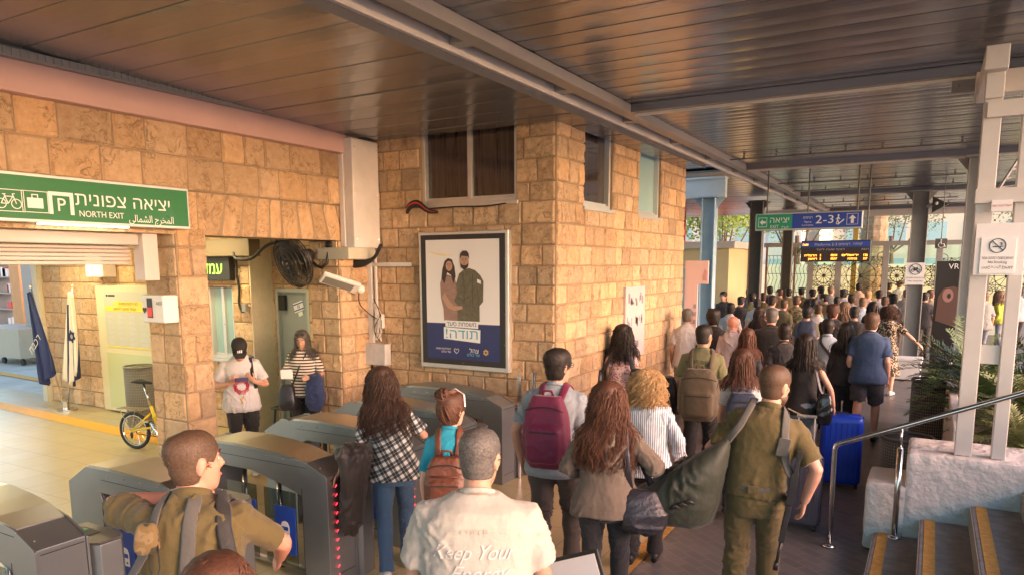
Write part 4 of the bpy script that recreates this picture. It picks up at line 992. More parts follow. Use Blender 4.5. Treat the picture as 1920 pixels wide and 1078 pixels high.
# folding bicycle
bk = thing('folding_bicycle', 'yellow folding bicycle with rear rack leaning behind the stone pillar', 'bicycle', (-9.16, 5.74, 0), R(12))
def BB(mb, nm, m, p=bk, **k): return mb.build(nm, m, p, world=False, **k)
M_BY = mat('yellow_bike_paint', (.80, .55, .02), .3)
def wheel(cx):
    mb = MB(); r = .235
    mb.tube([(cx+r*math.cos(2*math.pi*k/32), 0, r+.02+r*math.sin(2*math.pi*k/32)) for k in range(33)], .022, 8, cap=False); w_ = BB(mb, 'wheel', M_RUB, smooth=True)
    mb = MB(); mb.tube([(cx+(r-.03)*math.cos(2*math.pi*k/32), 0, r+.02+(r-.03)*math.sin(2*math.pi*k/32)) for k in range(33)], .012, 6, cap=False)
    for k in range(20): a = 2*math.pi*k/20; mb.tube([(cx+.02*math.cos(a+1), .02*(-1)**k, r+.02+.02*math.sin(a+1)), (cx+(r-.03)*math.cos(a), 0, r+.02+(r-.03)*math.sin(a))], .0022, 4)
    mb.tube([(cx, -.06, r+.02), (cx, .06, r+.02)], .02, 10)
    o = bpy.data.objects.new('rim', mb.mesh('rim')); o.data.materials.append(M_CHROME); COL.objects.link(o); o.parent = w_
wheel(0); wheel(1.0)
mb = MB(); mb.tube([(0, -.06, .255), (.2, -.05, .30), (.40, 0, .33)], .014, 8); mb.tube([(0, .06, .255), (.2, .05, .28), (.40, 0, .30)], .014, 8)
mb.tube([(.0, -.06, .255), (.28, 0, .50)], .012, 8); mb.tube([(.0, .06, .255), (.28, 0, .50)], .012, 8)
mb.tube([(.30, 0, .60), (.40, 0, .28)], .022, 10); mb.tube([(.33, 0, .46), (.6, 0, .53), (.84, 0, .62)], .028, 10, b=.04); mb.tube([(.84, 0, .70), (.88, 0, .50), (1.0, .06, .255)], .018, 8); BB(mb, 'frame', M_BY, smooth=True)
mb = MB(); mb.tube([(.30, 0, .58), (.20, 0, .90)], .015, 10); BB(mb, 'seat_post', M_CHROME, smooth=True); mb = MB(); mb.tube([(.83, 0, .70), (.78, 0, 1.02)], .016, 10); BB(mb, 'handlebar_post', M_CHROME, smooth=True)
mb = MB(); mb.loft([((.06, 0, .92), (0, .07, 0), (0, 0, .02)), ((.14, 0, .925), (0, .075, 0), (0, 0, .03)), ((.24, 0, .92), (0, .035, 0), (0, 0, .022)), ((.33, 0, .91), (0, .018, 0), (0, 0, .015))], 12); BB(mb, 'saddle', M_RUB, smooth=True)
mb = MB(); mb.tube([(.78, -.26, 1.03), (.78, .26, 1.03)], .013, 8); BB(mb, 'handlebar', M_RUB)
mb = MB()
for r_, q in ((.085, 26), (.06, 18)): mb.tube([(.40+r_*math.cos(2*math.pi*k/q), -.05, .29+r_*math.sin(2*math.pi*k/q)) for k in range(q+1)], .006, 5, cap=False)
for k in range(5): a = 2*math.pi*k/5; mb.tube([(.40, -.05, .29), (.40+.085*math.cos(a), -.05, .29+.085*math.sin(a))], .006, 5)
mb.tube([(.40, -.07, .29), (.33, -.075, .42)], .01, 6); mb.box(.29, .38, -.15, -.08, .41, .43); BB(mb, 'crank', M_CHROME)
mb = MB(); mb.tube([(0, 0, .255), (.1, -.05, .22), (.4, -.055, .21)], .006, 5); mb.ball((0, -.06, .2), (.03, .01, .05), 8); BB(mb, 'chain', M_RUB)
mb = MB()
for yy in (-.07, -.035, 0, .035, .07): mb.tube([(-.22, yy, .55), (.22, yy, .55)], .005, 5)
for xx in (-.22, -.05, .1, .22): mb.tube([(xx, -.07, .55), (xx, .07, .55)], .005, 5)
for s in (-1, 1): mb.tube([(0, s*.07, .26), (-.15, s*.075, .54)], .005, 5); mb.tube([(0, s*.07, .26), (.1, s*.075, .54)], .005, 5)
BB(mb, 'rack', M_CHROME)

def bin_(name, label, x, y, r, h, m, top=.02, mesh_=True):
    t = thing(name, label, 'bin', (x, y, 0))
    mb = MB(); n = 28
    mb.tube([(x, y, 0.01), (x, y, h-.02)], r*.97, n); mb.build('drum', m, t, smooth=True)
    mb = MB()
    if mesh_:
        for k in range(n*2): a = math.pi*k/n; mb.tube([(x+r*math.cos(a), y+r*math.sin(a), .02), (x+r*math.cos(a), y+r*math.sin(a), h-.03)], .0035, 4)
        for k in range(22): z = .03+(h-.06)*k/21; mb.tube([(x+r*math.cos(2*math.pi*q/n), y+r*math.sin(2*math.pi*q/n), z) for q in range(n+1)], .0035, 4, cap=False)
        mb.build('wire_mesh', M_COLG, t)
    mb = MB(); mb.tube([(x+r*math.cos(2*math.pi*q/n), y+r*math.sin(2*math.pi*q/n), h) for q in range(n+1)], .016, 6, cap=False); mb.build('rim', m, t, smooth=True); mb = MB(); mb.tube([(x, y, 0), (x, y, .03)], r*1.02, n); mb.build('base', m, t)
    return t
bin_('litter_bin', 'tall dark wire mesh litter bin farther along by the planter', .08, 11.1, .24, .88, mat('dark_bin_liner', (.07, .065, .06), .6))
bin_('litter_bin', 'short grey mesh litter bin right behind the low rendered wall', -.12, 8.15, .24, .70, mat('grey_bin_liner', (.13, .125, .12), .6))
bin_('litter_bin', 'grey litter bin standing behind the yellow bicycle', -10.45, 7.0-.3, .22, .92, mat('bin_steel', (.22, .20, .16), .5, .3))

# cooler
ck = thing('cooler_box', 'white foam cooler box standing on the floor near the leopard print woman', 'cooler', (-.42, 17.4, 0))
mb = MB(); mb.box(-.74, -.10, 17.15, 17.6, 0.02, .40); mb.build('box', mat('white_foam', (.72, .76, .78), .7, var=.05), ck, bevel=.02)
mb = MB(); mb.box(-.76, -.08, 17.13, 17.62, .405, .47); mb.build('lid', mat('white_foam', (1, 1, 1)), ck, bevel=.015)

# posters and notices
pn = thing('info_panel', 'narrow pinkish panel with small city drawings on the orange stone wall', 'panel', (XC, 9.8, 1.1))
mb = MB(); mb.box(XC-.01, XC+.05, 9.45, 10.22, 1.12, 2.12); mb.build('panel', mat('rosy_panel', (.55, .46, .46), .5, var=.05), pn, bevel=.006)
mb = MB(); rnd = random.Random(3)
for k in range(34):
    y = rnd.uniform(9.5, 10.1); z = rnd.choice([1.2, 1.55, 1.85])+rnd.uniform(0, .08); mb.box(XC+.0505, XC+.0525, y, y+rnd.uniform(.02, .06), z, z+rnd.uniform(.03, .14))
mb.build('printed_drawing', mat('dim_print', (.22, .2, .24), .5), pn)
pk = thing('pink_board', 'tall pink notice board with cut corner beside the pale blue column', 'notice board', (-3.4, 12.3, 1))
YK = 12.26
mb = MB(); mb.prism([(-3.66, .3), (-3.44, .3), (-3.44, 2.10), (-3.27, 2.10), (-3.27, 2.48), (-3.66, 2.48)], Matrix(((1, 0, 0, 0), (0, 0, -1, YK+.02), (0, 1, 0, 0), (0, 0, 0, 1))), .04); mb.build('board', mat('pink_board_face', (.72, .55, .56), .5), pk)
mb = MB()
for (a, b, c, d_) in ((-3.62, -3.56, 1.55, 1.68), (-3.62, -3.56, 1.35, 1.48)): mb.box(a, b, YK-.025, YK-.0205, c, d_)
mb.build('orange_print', mat('orange_print', (.75, .35, .12), .5), pk)
mb = MB()
for k in range(4): mb.box(-3.50, -3.455, YK-.025, YK-.0205, 1.30+k*.13, 1.37+k*.13)
mb.build('blue_print', mat('grey_blue_print', (.30, .32, .42), .5), pk)
mb = MB(); F = Matrix(((1, 0, 0, -3.33), (0, 0, -1, YK-.021), (0, 1, 0, 2.25), (0, 0, 0, 1))); mb.prism([(-.03, -.1), (.04, -.1), (.03, -.02), (.045, .05), (0, .1), (-.015, .03), (-.035, -.02)], F, .002); mb.build('printed_figure', mat('rose_print', (.6, .33, .36), .5), pk)

def notice(name, label, u0, v0, u1, v1, y, m, th=.006):
    a, b = at(u0, v0, y=y), at(u1, v1, y=y)
    t = thing(name, label, 'notice', ((a.x+b.x)/2, y, b.z))
    mb = MB(); mb.box(a.x, b.x, y, y+th, b.z, a.z); mb.build('sheet', m, t)
    return t, a, b
def nosmoke(t, p, r, y, bike=False):
    F = frame((p.x, y, p.z), (1, 0, 0), (0, -1, 0)); mb = MB()
    mb.tube([F @ Vector((r*math.cos(2*math.pi*k/28), r*math.sin(2*math.pi*k/28), .001)) for k in range(29)], r*.055, 6, cap=False)
    mb.tube([F @ Vector((-r*.7, r*.7, .001)), F @ Vector((r*.7, -r*.7, .001))], r*.05, 6); mb.build('prohibition_ring', M_PRINTK, t)
    mb = MB()
    if bike: bike_icon(mb, F, r*.75, r*.09)
    else:
        mb.prism([(-r*.6, -r*.22), (r*.45, -r*.22), (r*.45, -r*.08), (-r*.6, -r*.08)], F, .0015); mb.prism([(r*.5, -r*.22), (r*.6, -r*.22), (r*.6, -r*.08), (r*.5, -r*.08)], F, .0015)
        for q in (.5, .6): mb.tube([F @ Vector((r*q, r*.0, .001)), F @ Vector((r*(q-.12), r*.15, .001)), F @ Vector((r*q, r*.3, .001)), F @ Vector((r*(q-.3), r*.45, .001))], r*.03, 5)
    mb.build('pictogram', M_PRINTK, t)
t1, a, b = notice('backing_card', 'large off white backing card fixed across the twin posts', 1832, 420, 1916, 516, 6.69, M_PAPER)
t1['category'] = 'card'
t2, a, b = notice('no_smoking_notice', 'white no smoking notice on the twin posts', 1841, 446, 1900, 513, 6.682, M_PRINTW)
nosmoke(t2, at(1871, 461, y=6.68), .052, 6.68)
text(H('העישון בשטח התחנה אסור'), .03, M_PRINTK, t2, frame((at(1870, 484, y=6.68)).xyz, (1, 0, 0), (0, -1, 0)), squeeze=.2, bold=.0006)
text('No Smoking', .028, M_PRINTK, t2, frame((at(1870, 492, y=6.68)).xyz, (1, 0, 0), (0, -1, 0)), squeeze=.12)
text('ممنوع التدخين'[::-1], .028, M_PRINTK, t2, frame((at(1870, 500, y=6.68)).xyz, (1, 0, 0), (0, -1, 0)), squeeze=.2)
t3, a, b = notice('red_lettered_plate', 'tiny white plate with red lettering between the twin posts', 1860, 376, 1898, 396, 6.69, M_PAPER)
text(H('חשמל סכנת מוות'), .022, M_RED, t3, frame((at(1879, 386, y=6.6885)).xyz, (1, 0, 0), (0, -1, 0)), squeeze=.12)
t4, a, b = notice('no_bicycles_notice', 'white no bicycles notice on the middle grey column', 1699, 493, 1732, 534, 19.33, M_PRINTW)
nosmoke(t4, at(1717, 505, y=19.325), .12, 19.325, True)
text(H('אין להכניס אופניים'), .05, M_PRINTK, t4, frame(at(1716, 521, y=19.325), (1, 0, 0), (0, -1, 0)), squeeze=.36); text('No bicycles', .045, M_PRINTK, t4, frame(at(1716, 527, y=19.325), (1, 0, 0), (0, -1, 0)), squeeze=.3)
t5, a, b = notice('wheelchair_sign', 'small dark wheelchair access sign right of the middle column', 1754, 448, 1775, 466, 17, M_COLD, .02)
mb = MB(); F = frame(at(1765, 458, y=16.99), (1, 0, 0), (0, -1, 0))
mb.tube([F @ Vector((.05*math.cos(a_), .05*math.sin(a_)-.02, .002)) for a_ in [R(100+20*k) for k in range(13)]], .006, 5); mb.ball(F @ Vector((-.01, .075, .002)), .014, 8); mb.tube([F @ Vector(q) for q in ((-.01, .05, .002), (-.005, 0, .002), (.045, 0, .002), (.065, -.06, .002))], .007, 5); mb.build('pictogram', M_PRINTW, t5)
mb = MB(); a = at(1765, 448, y=17.01); mb.tube([(a.x, 17.01, a.z), (a.x, 17.01, 4.15)], .008, 6); mb.build('hanger', M_COLD, t5)
ap = thing('advertising_panel', 'tall black advertising panel showing an ear with an earbud', 'advert', (.2, 16, 0))
a, b = at(1757, 490, y=16), at(1812, 640, y=16)
mb = MB(); mb.box(a.x, a.x+.55, 16, 16.12, .2, a.z); mb.build('panel', mat('advert_black', (.03, .024, .024), .25), ap, bevel=.008)
mb = MB(); F = frame((a.x+.26, 15.995, 1.80), (1, 0, 0), (0, -1, 0)); mb.prism([(-.22, -.45), (.22, -.6), (.28, -.1), (.2, .12), (.05, .2), (-.12, .16), (-.2, 0)], F, .002); mb.build('printed_face', mat('dim_printed_skin', (.13, .07, .055), .35), ap)
mb = MB(); mb.prism(bl(-.04, .03, .09, .13), F @ Matrix.Translation((0, 0, .003)), .002); mb.build('printed_ear', mat('printed_pink', (.38, .20, .17), .4), ap)
mb = MB(); mb.prism(bl(-.02, .02, .03, .05), F @ Matrix.Translation((0, 0, .006)), .002); mb.build('printed_earbud', M_PRINTK, ap)
text('VR', .14, M_PRINTW, ap, frame((a.x+.28, 15.994, 2.36), (1, 0, 0), (0, -1, 0)))
cmr = thing('camera_speaker', 'dark wedge shaped speaker mounted at the top of the middle column', 'speaker', (-.1, 19.3, 3.7))
mb = MB(); mb.prism([(-.16, .18), (.16, 0), (-.16, -.18)], Matrix.Translation((.02, 19.3, 3.72)) @ Matrix(((1, 0, 0, 0), (0, 0, -1, 0), (0, 1, 0, 0), (0, 0, 0, 1))), .25); mb.build('horn', M_BLACKP, cmr, bevel=.01)
mb = MB(); mb.tube([(-.25, 19.4, 3.7), (-.05, 19.3, 3.72)], .03, 8); mb.ball((-.06, 19.04, 3.74), .04, 8); mb.build('mount', M_WHITEP, cmr)
ct = thing('cable_tray', 'silver ladder cable tray sloping down behind the twin posts', 'cable tray', (.5, 7.9, 3.2))
a, b = at(1868, 362, y=7.6), at(1915, 290, y=7.6); b = a+(b-a)*1.4
mb = MB()
for off in (Vector((0, 0, 0)), Vector((.16, .0, .02))): mb.tube([a+off, b+off], .012, 4, b=.03, up=(0, 1, 0))
for k in range(6): p = a+(b-a)*(k+.5)/6; mb.tube([p, p+Vector((.16, 0, .02))], .012, 4)
mb.build('rails', M_ALU, ct)
# rail by the far ramp
for k, (y, x0, x1, lab) in enumerate(((16.6, .05, .7, 'short steel ramp rail in front of the black advertising panel'), (13.2, .75, 2.4, 'steel ramp rail seen between the twin posts'))):
    t = thing('ramp_rail', lab, 'handrail', (x0, y, 0)); mb = MB()
    mb.tube([(x0, y, 0), (x0, y, .93), (x0+.04, y, .98), (x1, y, 1.3)], .022, 8); mb.tube([(x0, y, .5), (x1, y, .8)], .018, 8); mb.tube([(x1, y, 0), (x1, y, 1.3)], .022, 8); mb.build('rail', M_CHROME, t, smooth=True)

# plants
def frond_plant(x, y, z, s, n, seed, label, m, ln=.65):
    rnd = random.Random(seed); t = thing('cycad_plant', label, 'plant', (x, y, z), 0, 'bushy palms in the planter')
    mb = MB(); st_ = MB(); st_.tube([(x, y, z-.02), (x, y, z+.12*s), (x, y, z+.2*s)], [.06*s, .07*s, .03*s], 10)
    for k in range(n):
        az = rnd.uniform(0, 2*math.pi); el = rnd.uniform(.35, 1.35); L_ = ln*s*rnd.uniform(.7, 1.15)
        p = Vector((x, y, z+.16*s)); d = Vector((math.cos(az)*math.cos(el), math.sin(az)*math.cos(el), math.sin(el))); pts = [p.copy()]
        for q in range(12): d = (d+Vector((0, 0, -.085))).normalized(); p = p+d*L_/12; pts.append(p.copy())
        st_.tube(pts, [.006*s*(1-.8*i/12) for i in range(13)], 4)
        for q in range(2, 13):
            for h2 in (0, .5):
                if q == 12 and h2: continue
                c = pts[q] if not h2 else (pts[q]+pts[min(q+1, 12)])/2; dd = (pts[q]-pts[q-1]).normalized(); sd = dd.cross(Vector((0, 0, 1)))
                if sd.length < .05: continue
                sd.normalize(); up = sd.cross(dd)
                fl_ = math.sin(math.pi*min(.98, q/12.5))**.6*.15*s
                for sg in (-1, 1):
                    tip = c+(sd*sg*.85+dd*.5+up*rnd.uniform(0, .35)-Vector((0, 0, .1)))*fl_*rnd.uniform(.85, 1.15); w_ = dd*.010*s
                    mid = (c+tip)/2+up*.006
                    mb.add([c-w_*.5, mid-w_, tip, mid+w_, c+w_*.5], [(0, 1, 2, 3, 4)])
    mb.build('fronds', m, t); st_.build('stem', M_FSTEM, t)
    return t
M_FSTEM = mat('frond_stem', (.10, .10, .04), .7)
M_FR = mat('cycad_leaf', (.11, .165, .06), .5, var=.35, vscale=4); M_FR2 = mat('dry_cycad_leaf', (.24, .27, .11), .55, var=.3, vscale=4)
for k, (x, y, s, n, m, lab) in enumerate(((.52, 11.3, 1.25, 46, M_FR, 'feathery green palm at the far end of the planter'), (.62, 9.6, 1.15, 44, M_FR, 'dark green palm in the middle of the planter behind the left post'), (1.0, 8.3, 1.1, 48, M_FR2, 'paler yellow green palm seen right of the twin posts'), (1.35, 10.2, 1.3, 44, M_FR, 'tall dark palm at the back right of the planter'), (.80, 7.65, .7, 30, M_FR2, 'small pale palm right behind the high rendered block'))):
    frond_plant(x, y, .62, s*1.06, int(n*1.4), 40+k, lab, m)

# ---------------- ornamental gate wall at the end of the passage
YG = 26.0
gw = thing('gate_screen', 'glazed steel screen with round iron star ornaments at the end of the passage', 'screen', (-2.5, YG, 0))
def gpost(x0, x1, z1=3.0, m=M_COLG, y=YG): mb = MB(); mb.box(x0, x1, y-.06, y+.06, 0, z1); mb.build('post', m, gw, bevel=.005)
gx = [at(u, 500, y=YG).x for u in (1437, 1468, 1490, 1520, 1572, 1660, 1706, 1760, 1850, 1930)]
zt = 2.98
for x in gx[3:]: gpost(x-.09, x+.09)
M_TEAL = glass('teal_glass', (.86, .98, .92), .06); M_YGL = glass('yellow_glass', (.97, .96, .80), .06)
mb = MB(); mb.box(gx[0]-.1, gx[-1]+1.5, YG-.05, YG+.05, zt, zt+.14); mb.build('top_rail', M_COLG, gw, bevel=.005)
mb = MB(); mb.box(gx[0]-.1, gx[-1]+1.5, YG-.05, YG+.05, 3.9, 4.1); mb.build('top_rail', M_WHITEP, gw, bevel=.005)
M_IRON = mat('black_iron', (.03, .028, .025), .5)
def ornament(x0, x1, z0, z1):
    cx, cz = (x0+x1)/2, z0+(z1-z0)*.55; r = (x1-x0)*.36; mb = MB(); yy = YG-.03
    def c(r_, n=24, px=cx, pz=cz): mb.tube([(px+r_*math.cos(2*math.pi*k/n), yy, pz+r_*math.sin(2*math.pi*k/n)) for k in range(n+1)], .010, 4, cap=False)
    c(r); c(r*.14); mb.ball((cx, yy, cz), .06, 8)
    W2, H2 = (x1-x0)/2, (z1-z0)/2
    for k in range(12):
        a = 2*math.pi*k/12; ca, sa = math.cos(a), math.sin(a)
        mb.tube([(cx+ca*r*.14, yy, cz+sa*r*.14), (cx+ca*r*1.55, yy, cz+sa*r*1.55)], .008, 4)
        a2 = a+math.pi/12*2; p1 = Vector((cx+ca*r*1.0, yy, cz+sa*r)); p2 = Vector((cx+math.cos(a+math.pi/6)*r*1.6, yy, cz+math.sin(a+math.pi/6)*r*1.6)); mb.tube([p1, p2], .007, 4)
        p3 = Vector((cx+math.cos(a-math.pi/6)*r*1.6, yy, cz+math.sin(a-math.pi/6)*r*1.6)); mb.tube([p1, p3], .007, 4)
        mb.ball(p1, .028, 6); mb.ball(p2, .028, 6); mb.tube([p2, Vector((cx+math.cos(a+math.pi/2)*r*1.6, yy, cz+math.sin(a+math.pi/2)*r*1.6))], .006, 4)
    for sx in (-1, 1):
        for sz in (-1, 1):
            q = Vector((cx+sx*W2*.98, yy, cz+sz*min(H2*.9, W2*1.0)))
            for k in range(5): a = math.atan2(-sz, -sx)+(k-2)*.4; mb.tube([q, q+Vector((math.cos(a)*W2*.6, 0, math.sin(a)*W2*.6))], .006, 4)
            c(r*.35, 14, q.x-sx*.0, q.z)
    mb.v = [Vector((min(x1, max(x0, p.x)), p.y, min(z1, max(z0, p.z)))) for p in mb.v]
    mb.build('iron_ornament', M_IRON, gw)
for k in range(3, len(gx)-1):
    x0, x1 = gx[k]+.09, gx[k+1]-.09
    if x1-x0 < .6: ornament(x0-.3*0, x1, .9, zt)
    else: ornament(x0, x1, .9, zt)
    mb = MB(); mb.box(x0, x1, YG+.01, YG+.02, .3, 2.35); mb.build('glass_pane', M_YGL, gw)
    mb = MB(); mb.box(x0, x1, YG+.01, YG+.02, 2.35, zt); mb.build('glass_pane', M_TEAL, gw)
    mb = MB(); mb.box(x0, x1, YG-.04, YG+.04, .02, .3); mb.build('kick_plate', M_COLG, gw)
for k in (0, 1, 2):
    x0, x1 = gx[k], gx[k+1]
    mb = MB(); mb.box(x0-.03, x0+.03, YG-.04, YG+.04, 0, zt); mb.build('leaf_frame', mat('red_brown_frame', (.22, .11, .08), .5), gw)
    mb = MB(); mb.box(x0+.03, x1-.03, YG+.01, YG+.02, .1, zt); mb.build('glass_pane', M_TEAL, gw)
    mb = MB()
    for q in range(4):
        x = x0+.08+(x1-x0-.16)*q/3
        for z in (.9, 1.5, 2.1, 2.7): mb.tube([(x, YG-.02, z), (x+.04, YG-.02, z-.15), (x, YG-.02, z-.3), (x-.04, YG-.02, z-.45), (x, YG-.02, z-.6)], .008, 4)
    for z in (.9, 1.5, 2.1, 2.7): mb.tube([(x0, YG-.02, z), (x1, YG-.02, z)], .008, 4)
    mb.build('iron_scrollwork', M_IRON, gw)
mb = MB(); mb.box(gx[4]+.34, gx[4]+.5, YG+.4, YG+.55, 0, 3.9); tag(mb.build('yellow_post', mat('yellow_post_paint', (.62, .42, .10), .5), bevel=.01), 'yellow ochre post standing behind the left glass pane of the screen', 'post')

# ---------------- beyond: buildings, kiosks, trees
def leaf_tree(x, y, h, r, seed, label, cols=(.06, .09, .02), n=2600, ls=.16, group='trees beyond the station'):
    rnd = random.Random(seed); t = thing('leafy_tree', label, 'tree', (x, y, 0), 0, group)
    mb = MB(); mb.tube([(x, y, 0), (x+.1, y, h*.3), (x, y, h*.55)], [.22, .17, .1], 8); cl = []
    for k in range(9):
        a = rnd.uniform(0, 6.28); e = rnd.uniform(.2, 1.2); q = Vector((x+math.cos(a)*math.cos(e)*r*.7, y+math.sin(a)*math.cos(e)*r*.7, h*.62+math.sin(e)*r*.5)); cl.append((q, r*rnd.uniform(.35, .6)))
        mb.tube([(x, y, h*.4), ((x+q.x)/2, (y+q.y)/2, h*.5), q], [.08, .05, .02], 5)
    mb.build('trunk', mat('bark', (.12, .085, .055), .9, var=.3, bump=.5), t)
    lv = MB()
    for k in range(n):
        q, rr = rnd.choice(cl); d = Vector((rnd.gauss(0, 1), rnd.gauss(0, 1), rnd.gauss(0, .8))).normalized()*rr*rnd.uniform(.4, 1.05); c = q+d
        a = Vector((rnd.gauss(0, 1), rnd.gauss(0, 1), rnd.gauss(0, 1))).normalized(); b_ = a.orthogonal().normalized(); s_ = ls*rnd.uniform(.6, 1.3)
        lv.add([c-a*s_*.5, c+b_*s_*.3, c+a*s_*.5, c-b_*s_*.3], [(0, 1, 2, 3)])
    lv.build('crown', mat('leaf_%d' % int(cols[1]*1000), cols, .6, var=.4, vscale=1.2), t)
for k, (x, y, h, r, c, lab) in enumerate(((-8.5, 34, 6.2, 2.4, (.16, .24, .02), 'sunlit yellow green tree beyond the left gate leaves'), (-6.2, 40, 7.0, 2.6, (.14, .22, .02), 'tree with bright green crown behind the departures board'), (-14, 44, 8.5, 3.2, (.07, .12, .03), 'darker tree over the red roofed kiosk'), (-2.5, 52, 7.5, 3.2, (.09, .13, .04), 'tree behind the far wall in the middle of the screen'), (4.5, 46, 7.5, 3.4, (.08, .12, .03), 'tree at the right end beyond the screen'), (-11.5, 24, 7.0, 2.4, (.12, .16, .04), 'tree showing above the pale blue outer beam'))):
    leaf_tree(x, y, h, r, 60+k, lab, c)
pm = thing('palm_tree', 'thick scaly palm trunk rising behind the screen right of the board', 'palm tree', (-2.0, 30, 0))
mb = MB(); pts = [(-2.0, 30, z*.2) for z in range(40)]; mb.tube(pts, [.42+.05*(k % 2) for k in range(40)], 12); mb.build('trunk', mat('palm_bark', (.26, .20, .12), .9, var=.4, vscale=8, bump=1, bscale=12), pm)
mb = MB(); rnd = random.Random(2)
for k in range(26):
    az = rnd.uniform(0, 6.28); el = rnd.uniform(-.2, 1.2); p = Vector((-2.0, 30, 7.9)); d = Vector((math.cos(az)*math.cos(el), math.sin(az)*math.cos(el), math.sin(el)))
    for q in range(12):
        p0 = p.copy(); d = (d+Vector((0, 0, -.12))).normalized(); p = p+d*.22; sd = d.cross(Vector((0, 0, 1))).normalized()*.35*math.sin(math.pi*(q+1)/14)
        mb.add([p0, p0+sd+Vector((0, 0, -.1)), p, p0-sd+Vector((0, 0, -.1))], [(0, 1, 2, 3)])
mb.build('crown', M_FR, pm)
M_CREAM = mat('cream_render', (.62, .52, .30), .9, var=.08, vscale=.5); M_RROOF = mat('red_tile_roof', (.45, .14, .07), .8, var=.2)
def house(name, label, x0, x1, y0, y1, h, m, wins, roof=None):
    t = thing(name, label, 'building', ((x0+x1)/2, y0, 0)); mb = MB(); mb.box(x0, x1, y0, y1, 0, h); mb.build('wall', m, t)
    for (wx, wz, ww, wh) in wins:
        mb = MB(); mb.box(x0+wx-.05, x0+wx+ww+.05, y0-.08, y0-.01, wz-.05, wz+wh+.05); f = mb.build('window', M_WHITEP, t); mark(f)
        mb = MB(); mb.box(x0+wx, x0+wx+ww, y0-.1, y0-.081, wz, wz+wh); mb.build('pane', M_PANEG, f)
    mb = MB()
    if roof: mb.prism([(x0-.4, h), (x1+.4, h), ((x0+x1)/2, h+roof)], Matrix(((1, 0, 0, 0), (0, 0, 1, y0-.4), (0, 1, 0, 0), (0, 0, 0, 1))), y1-y0+.8); mb.build('roof', M_RROOF, t)
    else: mb.box(x0-.2, x1+.2, y0-.2, y1+.2, h, h+.2); mb.build('roof', M_WHITEP, t)
    return t
house('ticket_kiosk', 'low cream kiosk with red roof left of the dark column', -9.6, -6.9, 27.5, 30, 2.5, M_CREAM, [(.4, 1.1, .8, .9)], .8)
house('station_annex', 'cream yellow building wall left of the crowd beyond the blue column', -9.0, -5.4, 22.5, 25.5, 2.9, M_CREAM, [(2.2, .4, .7, 1.9)])
house('apartment_block', 'pale apartment block far beyond the left gate leaves', -22, -9, 60, 70, 9, mat('pale_render', (.6, .58, .52), .9, var=.05), [(1+i*2.4, 1.5+j*2.6, 1.2, 1.3) for i in range(5) for j in range(3)])
house('street_building', 'long pale building far behind the glazed screen', -7, 14, 62, 72, 6.5, mat('sand_render', (.62, .56, .42), .9, var=.05), [(1+i*2.6, 1.5+j*2.6, 1.4, 1.3) for i in range(7) for j in range(2)])
mb = MB(); mb.box(-7.5, 12, 36, 36.3, 0, 2.4); tag(mb.build('boundary_wall', mat('yellow_render', (.80, .77, .56), .9, var=.1)), 'sunlit yellow boundary wall seen through the glass screen', 'wall')
mb = MB(); mb.tube([(-8.0, 26.5, 0), (-8.0, 26.5, 4.4)], .05, 8); tag(mb.build('red_pole', M_RED, smooth=True), 'thin red pole left of the dark columns', 'pole')
mb = MB(); mb.tube([(.75, 22, 0), (.75, 22, 4.2)], .06, 8); tag(mb.build('red_pole', M_RED, smooth=True), 'red pole right of the middle grey column', 'pole')
# outside the left end of the concourse
bx = thing('rolling_box', 'large beige box on castors outside the left end of the concourse', 'trolley', (-19.8, 9.5, 0))
a, b = at(0, 612, y=9.6), at(56, 680, y=9.6)
mb = MB(); mb.box(a.x-.8, b.x, 9.4, 10.4, .18, a.z); mb.build('box', mat('beige_laminate', (.42, .39, .30), .5, var=.05), bx, bevel=.01)
for k, (qx, qy) in enumerate(((b.x-.1, 9.5), (b.x-1.0, 9.5), (b.x-.1, 10.3), (b.x-1.0, 10.3))):
    mb = MB(); mb.tube([(qx, qy-.03, .08), (qx, qy+.03, .08)], .08, 12); mb.tube([(qx, qy, .1), (qx, qy, .19)], .02, 6); mb.build('castor', M_RUB, bx)
M_ORW = mat('orange_plaster', (.52, .30, .14), .9, var=.1)
for k, (u0, u1, y, z1, m, lab) in enumerate(((26, 44, 11.5, 3.6, M_ORW, 'orange plastered pier outside the left end of the concourse'), (48, 66, 10, 3.4, M_COLG, 'leaning grey green metal leaf at the concourse end'), (14, 26, 12.5, 3.6, M_COLD, 'dark grey steel post outside at the far left'))):
    a, b = at(u0, 600, y=y), at(u1, 600, y=y); mb = MB(); mb.box(a.x, b.x, y, y+.2, 0, z1); tag(mb.build('outer_post', m, bevel=.01), lab, 'post')
sh = thing('shelf_rack', 'cluttered shelf rack outside at the far left edge', 'shelves', (-24, 12, 0)); rnd = random.Random(11)
mb = MB()
for z in (.6, 1.1, 1.6, 2.1, 2.6): mb.box(-26, -20.5, 12, 12.5, z, z+.04)
for x in (-26, -24, -22.3, -20.5): mb.box(x, x+.05, 12, 12.5, 0, 2.9)
mb.build('frame', M_COLG, sh)
for m, c in ((M_WHITE, 14), (M_RED, 6), (M_BLUE, 6), (M_YELDULL, 8)):
    mb = MB()
    for k in range(c): x = rnd.uniform(-25.8, -20.8); z = rnd.choice((.64, 1.14, 1.64, 2.14)); mb.box(x, x+rnd.uniform(.1, .3), 12.05, 12.4, z, z+rnd.uniform(.15, .38))
    mb.build('stock', m, sh)
mb = MB(); mb.box(-40, -18, 26, 27, 0, 7); tag(mb.build('street_facade', mat('pale_facade', (.55, .53, .48), .9, var=.1)), 'pale facade across the street beyond the left concourse opening', 'building')
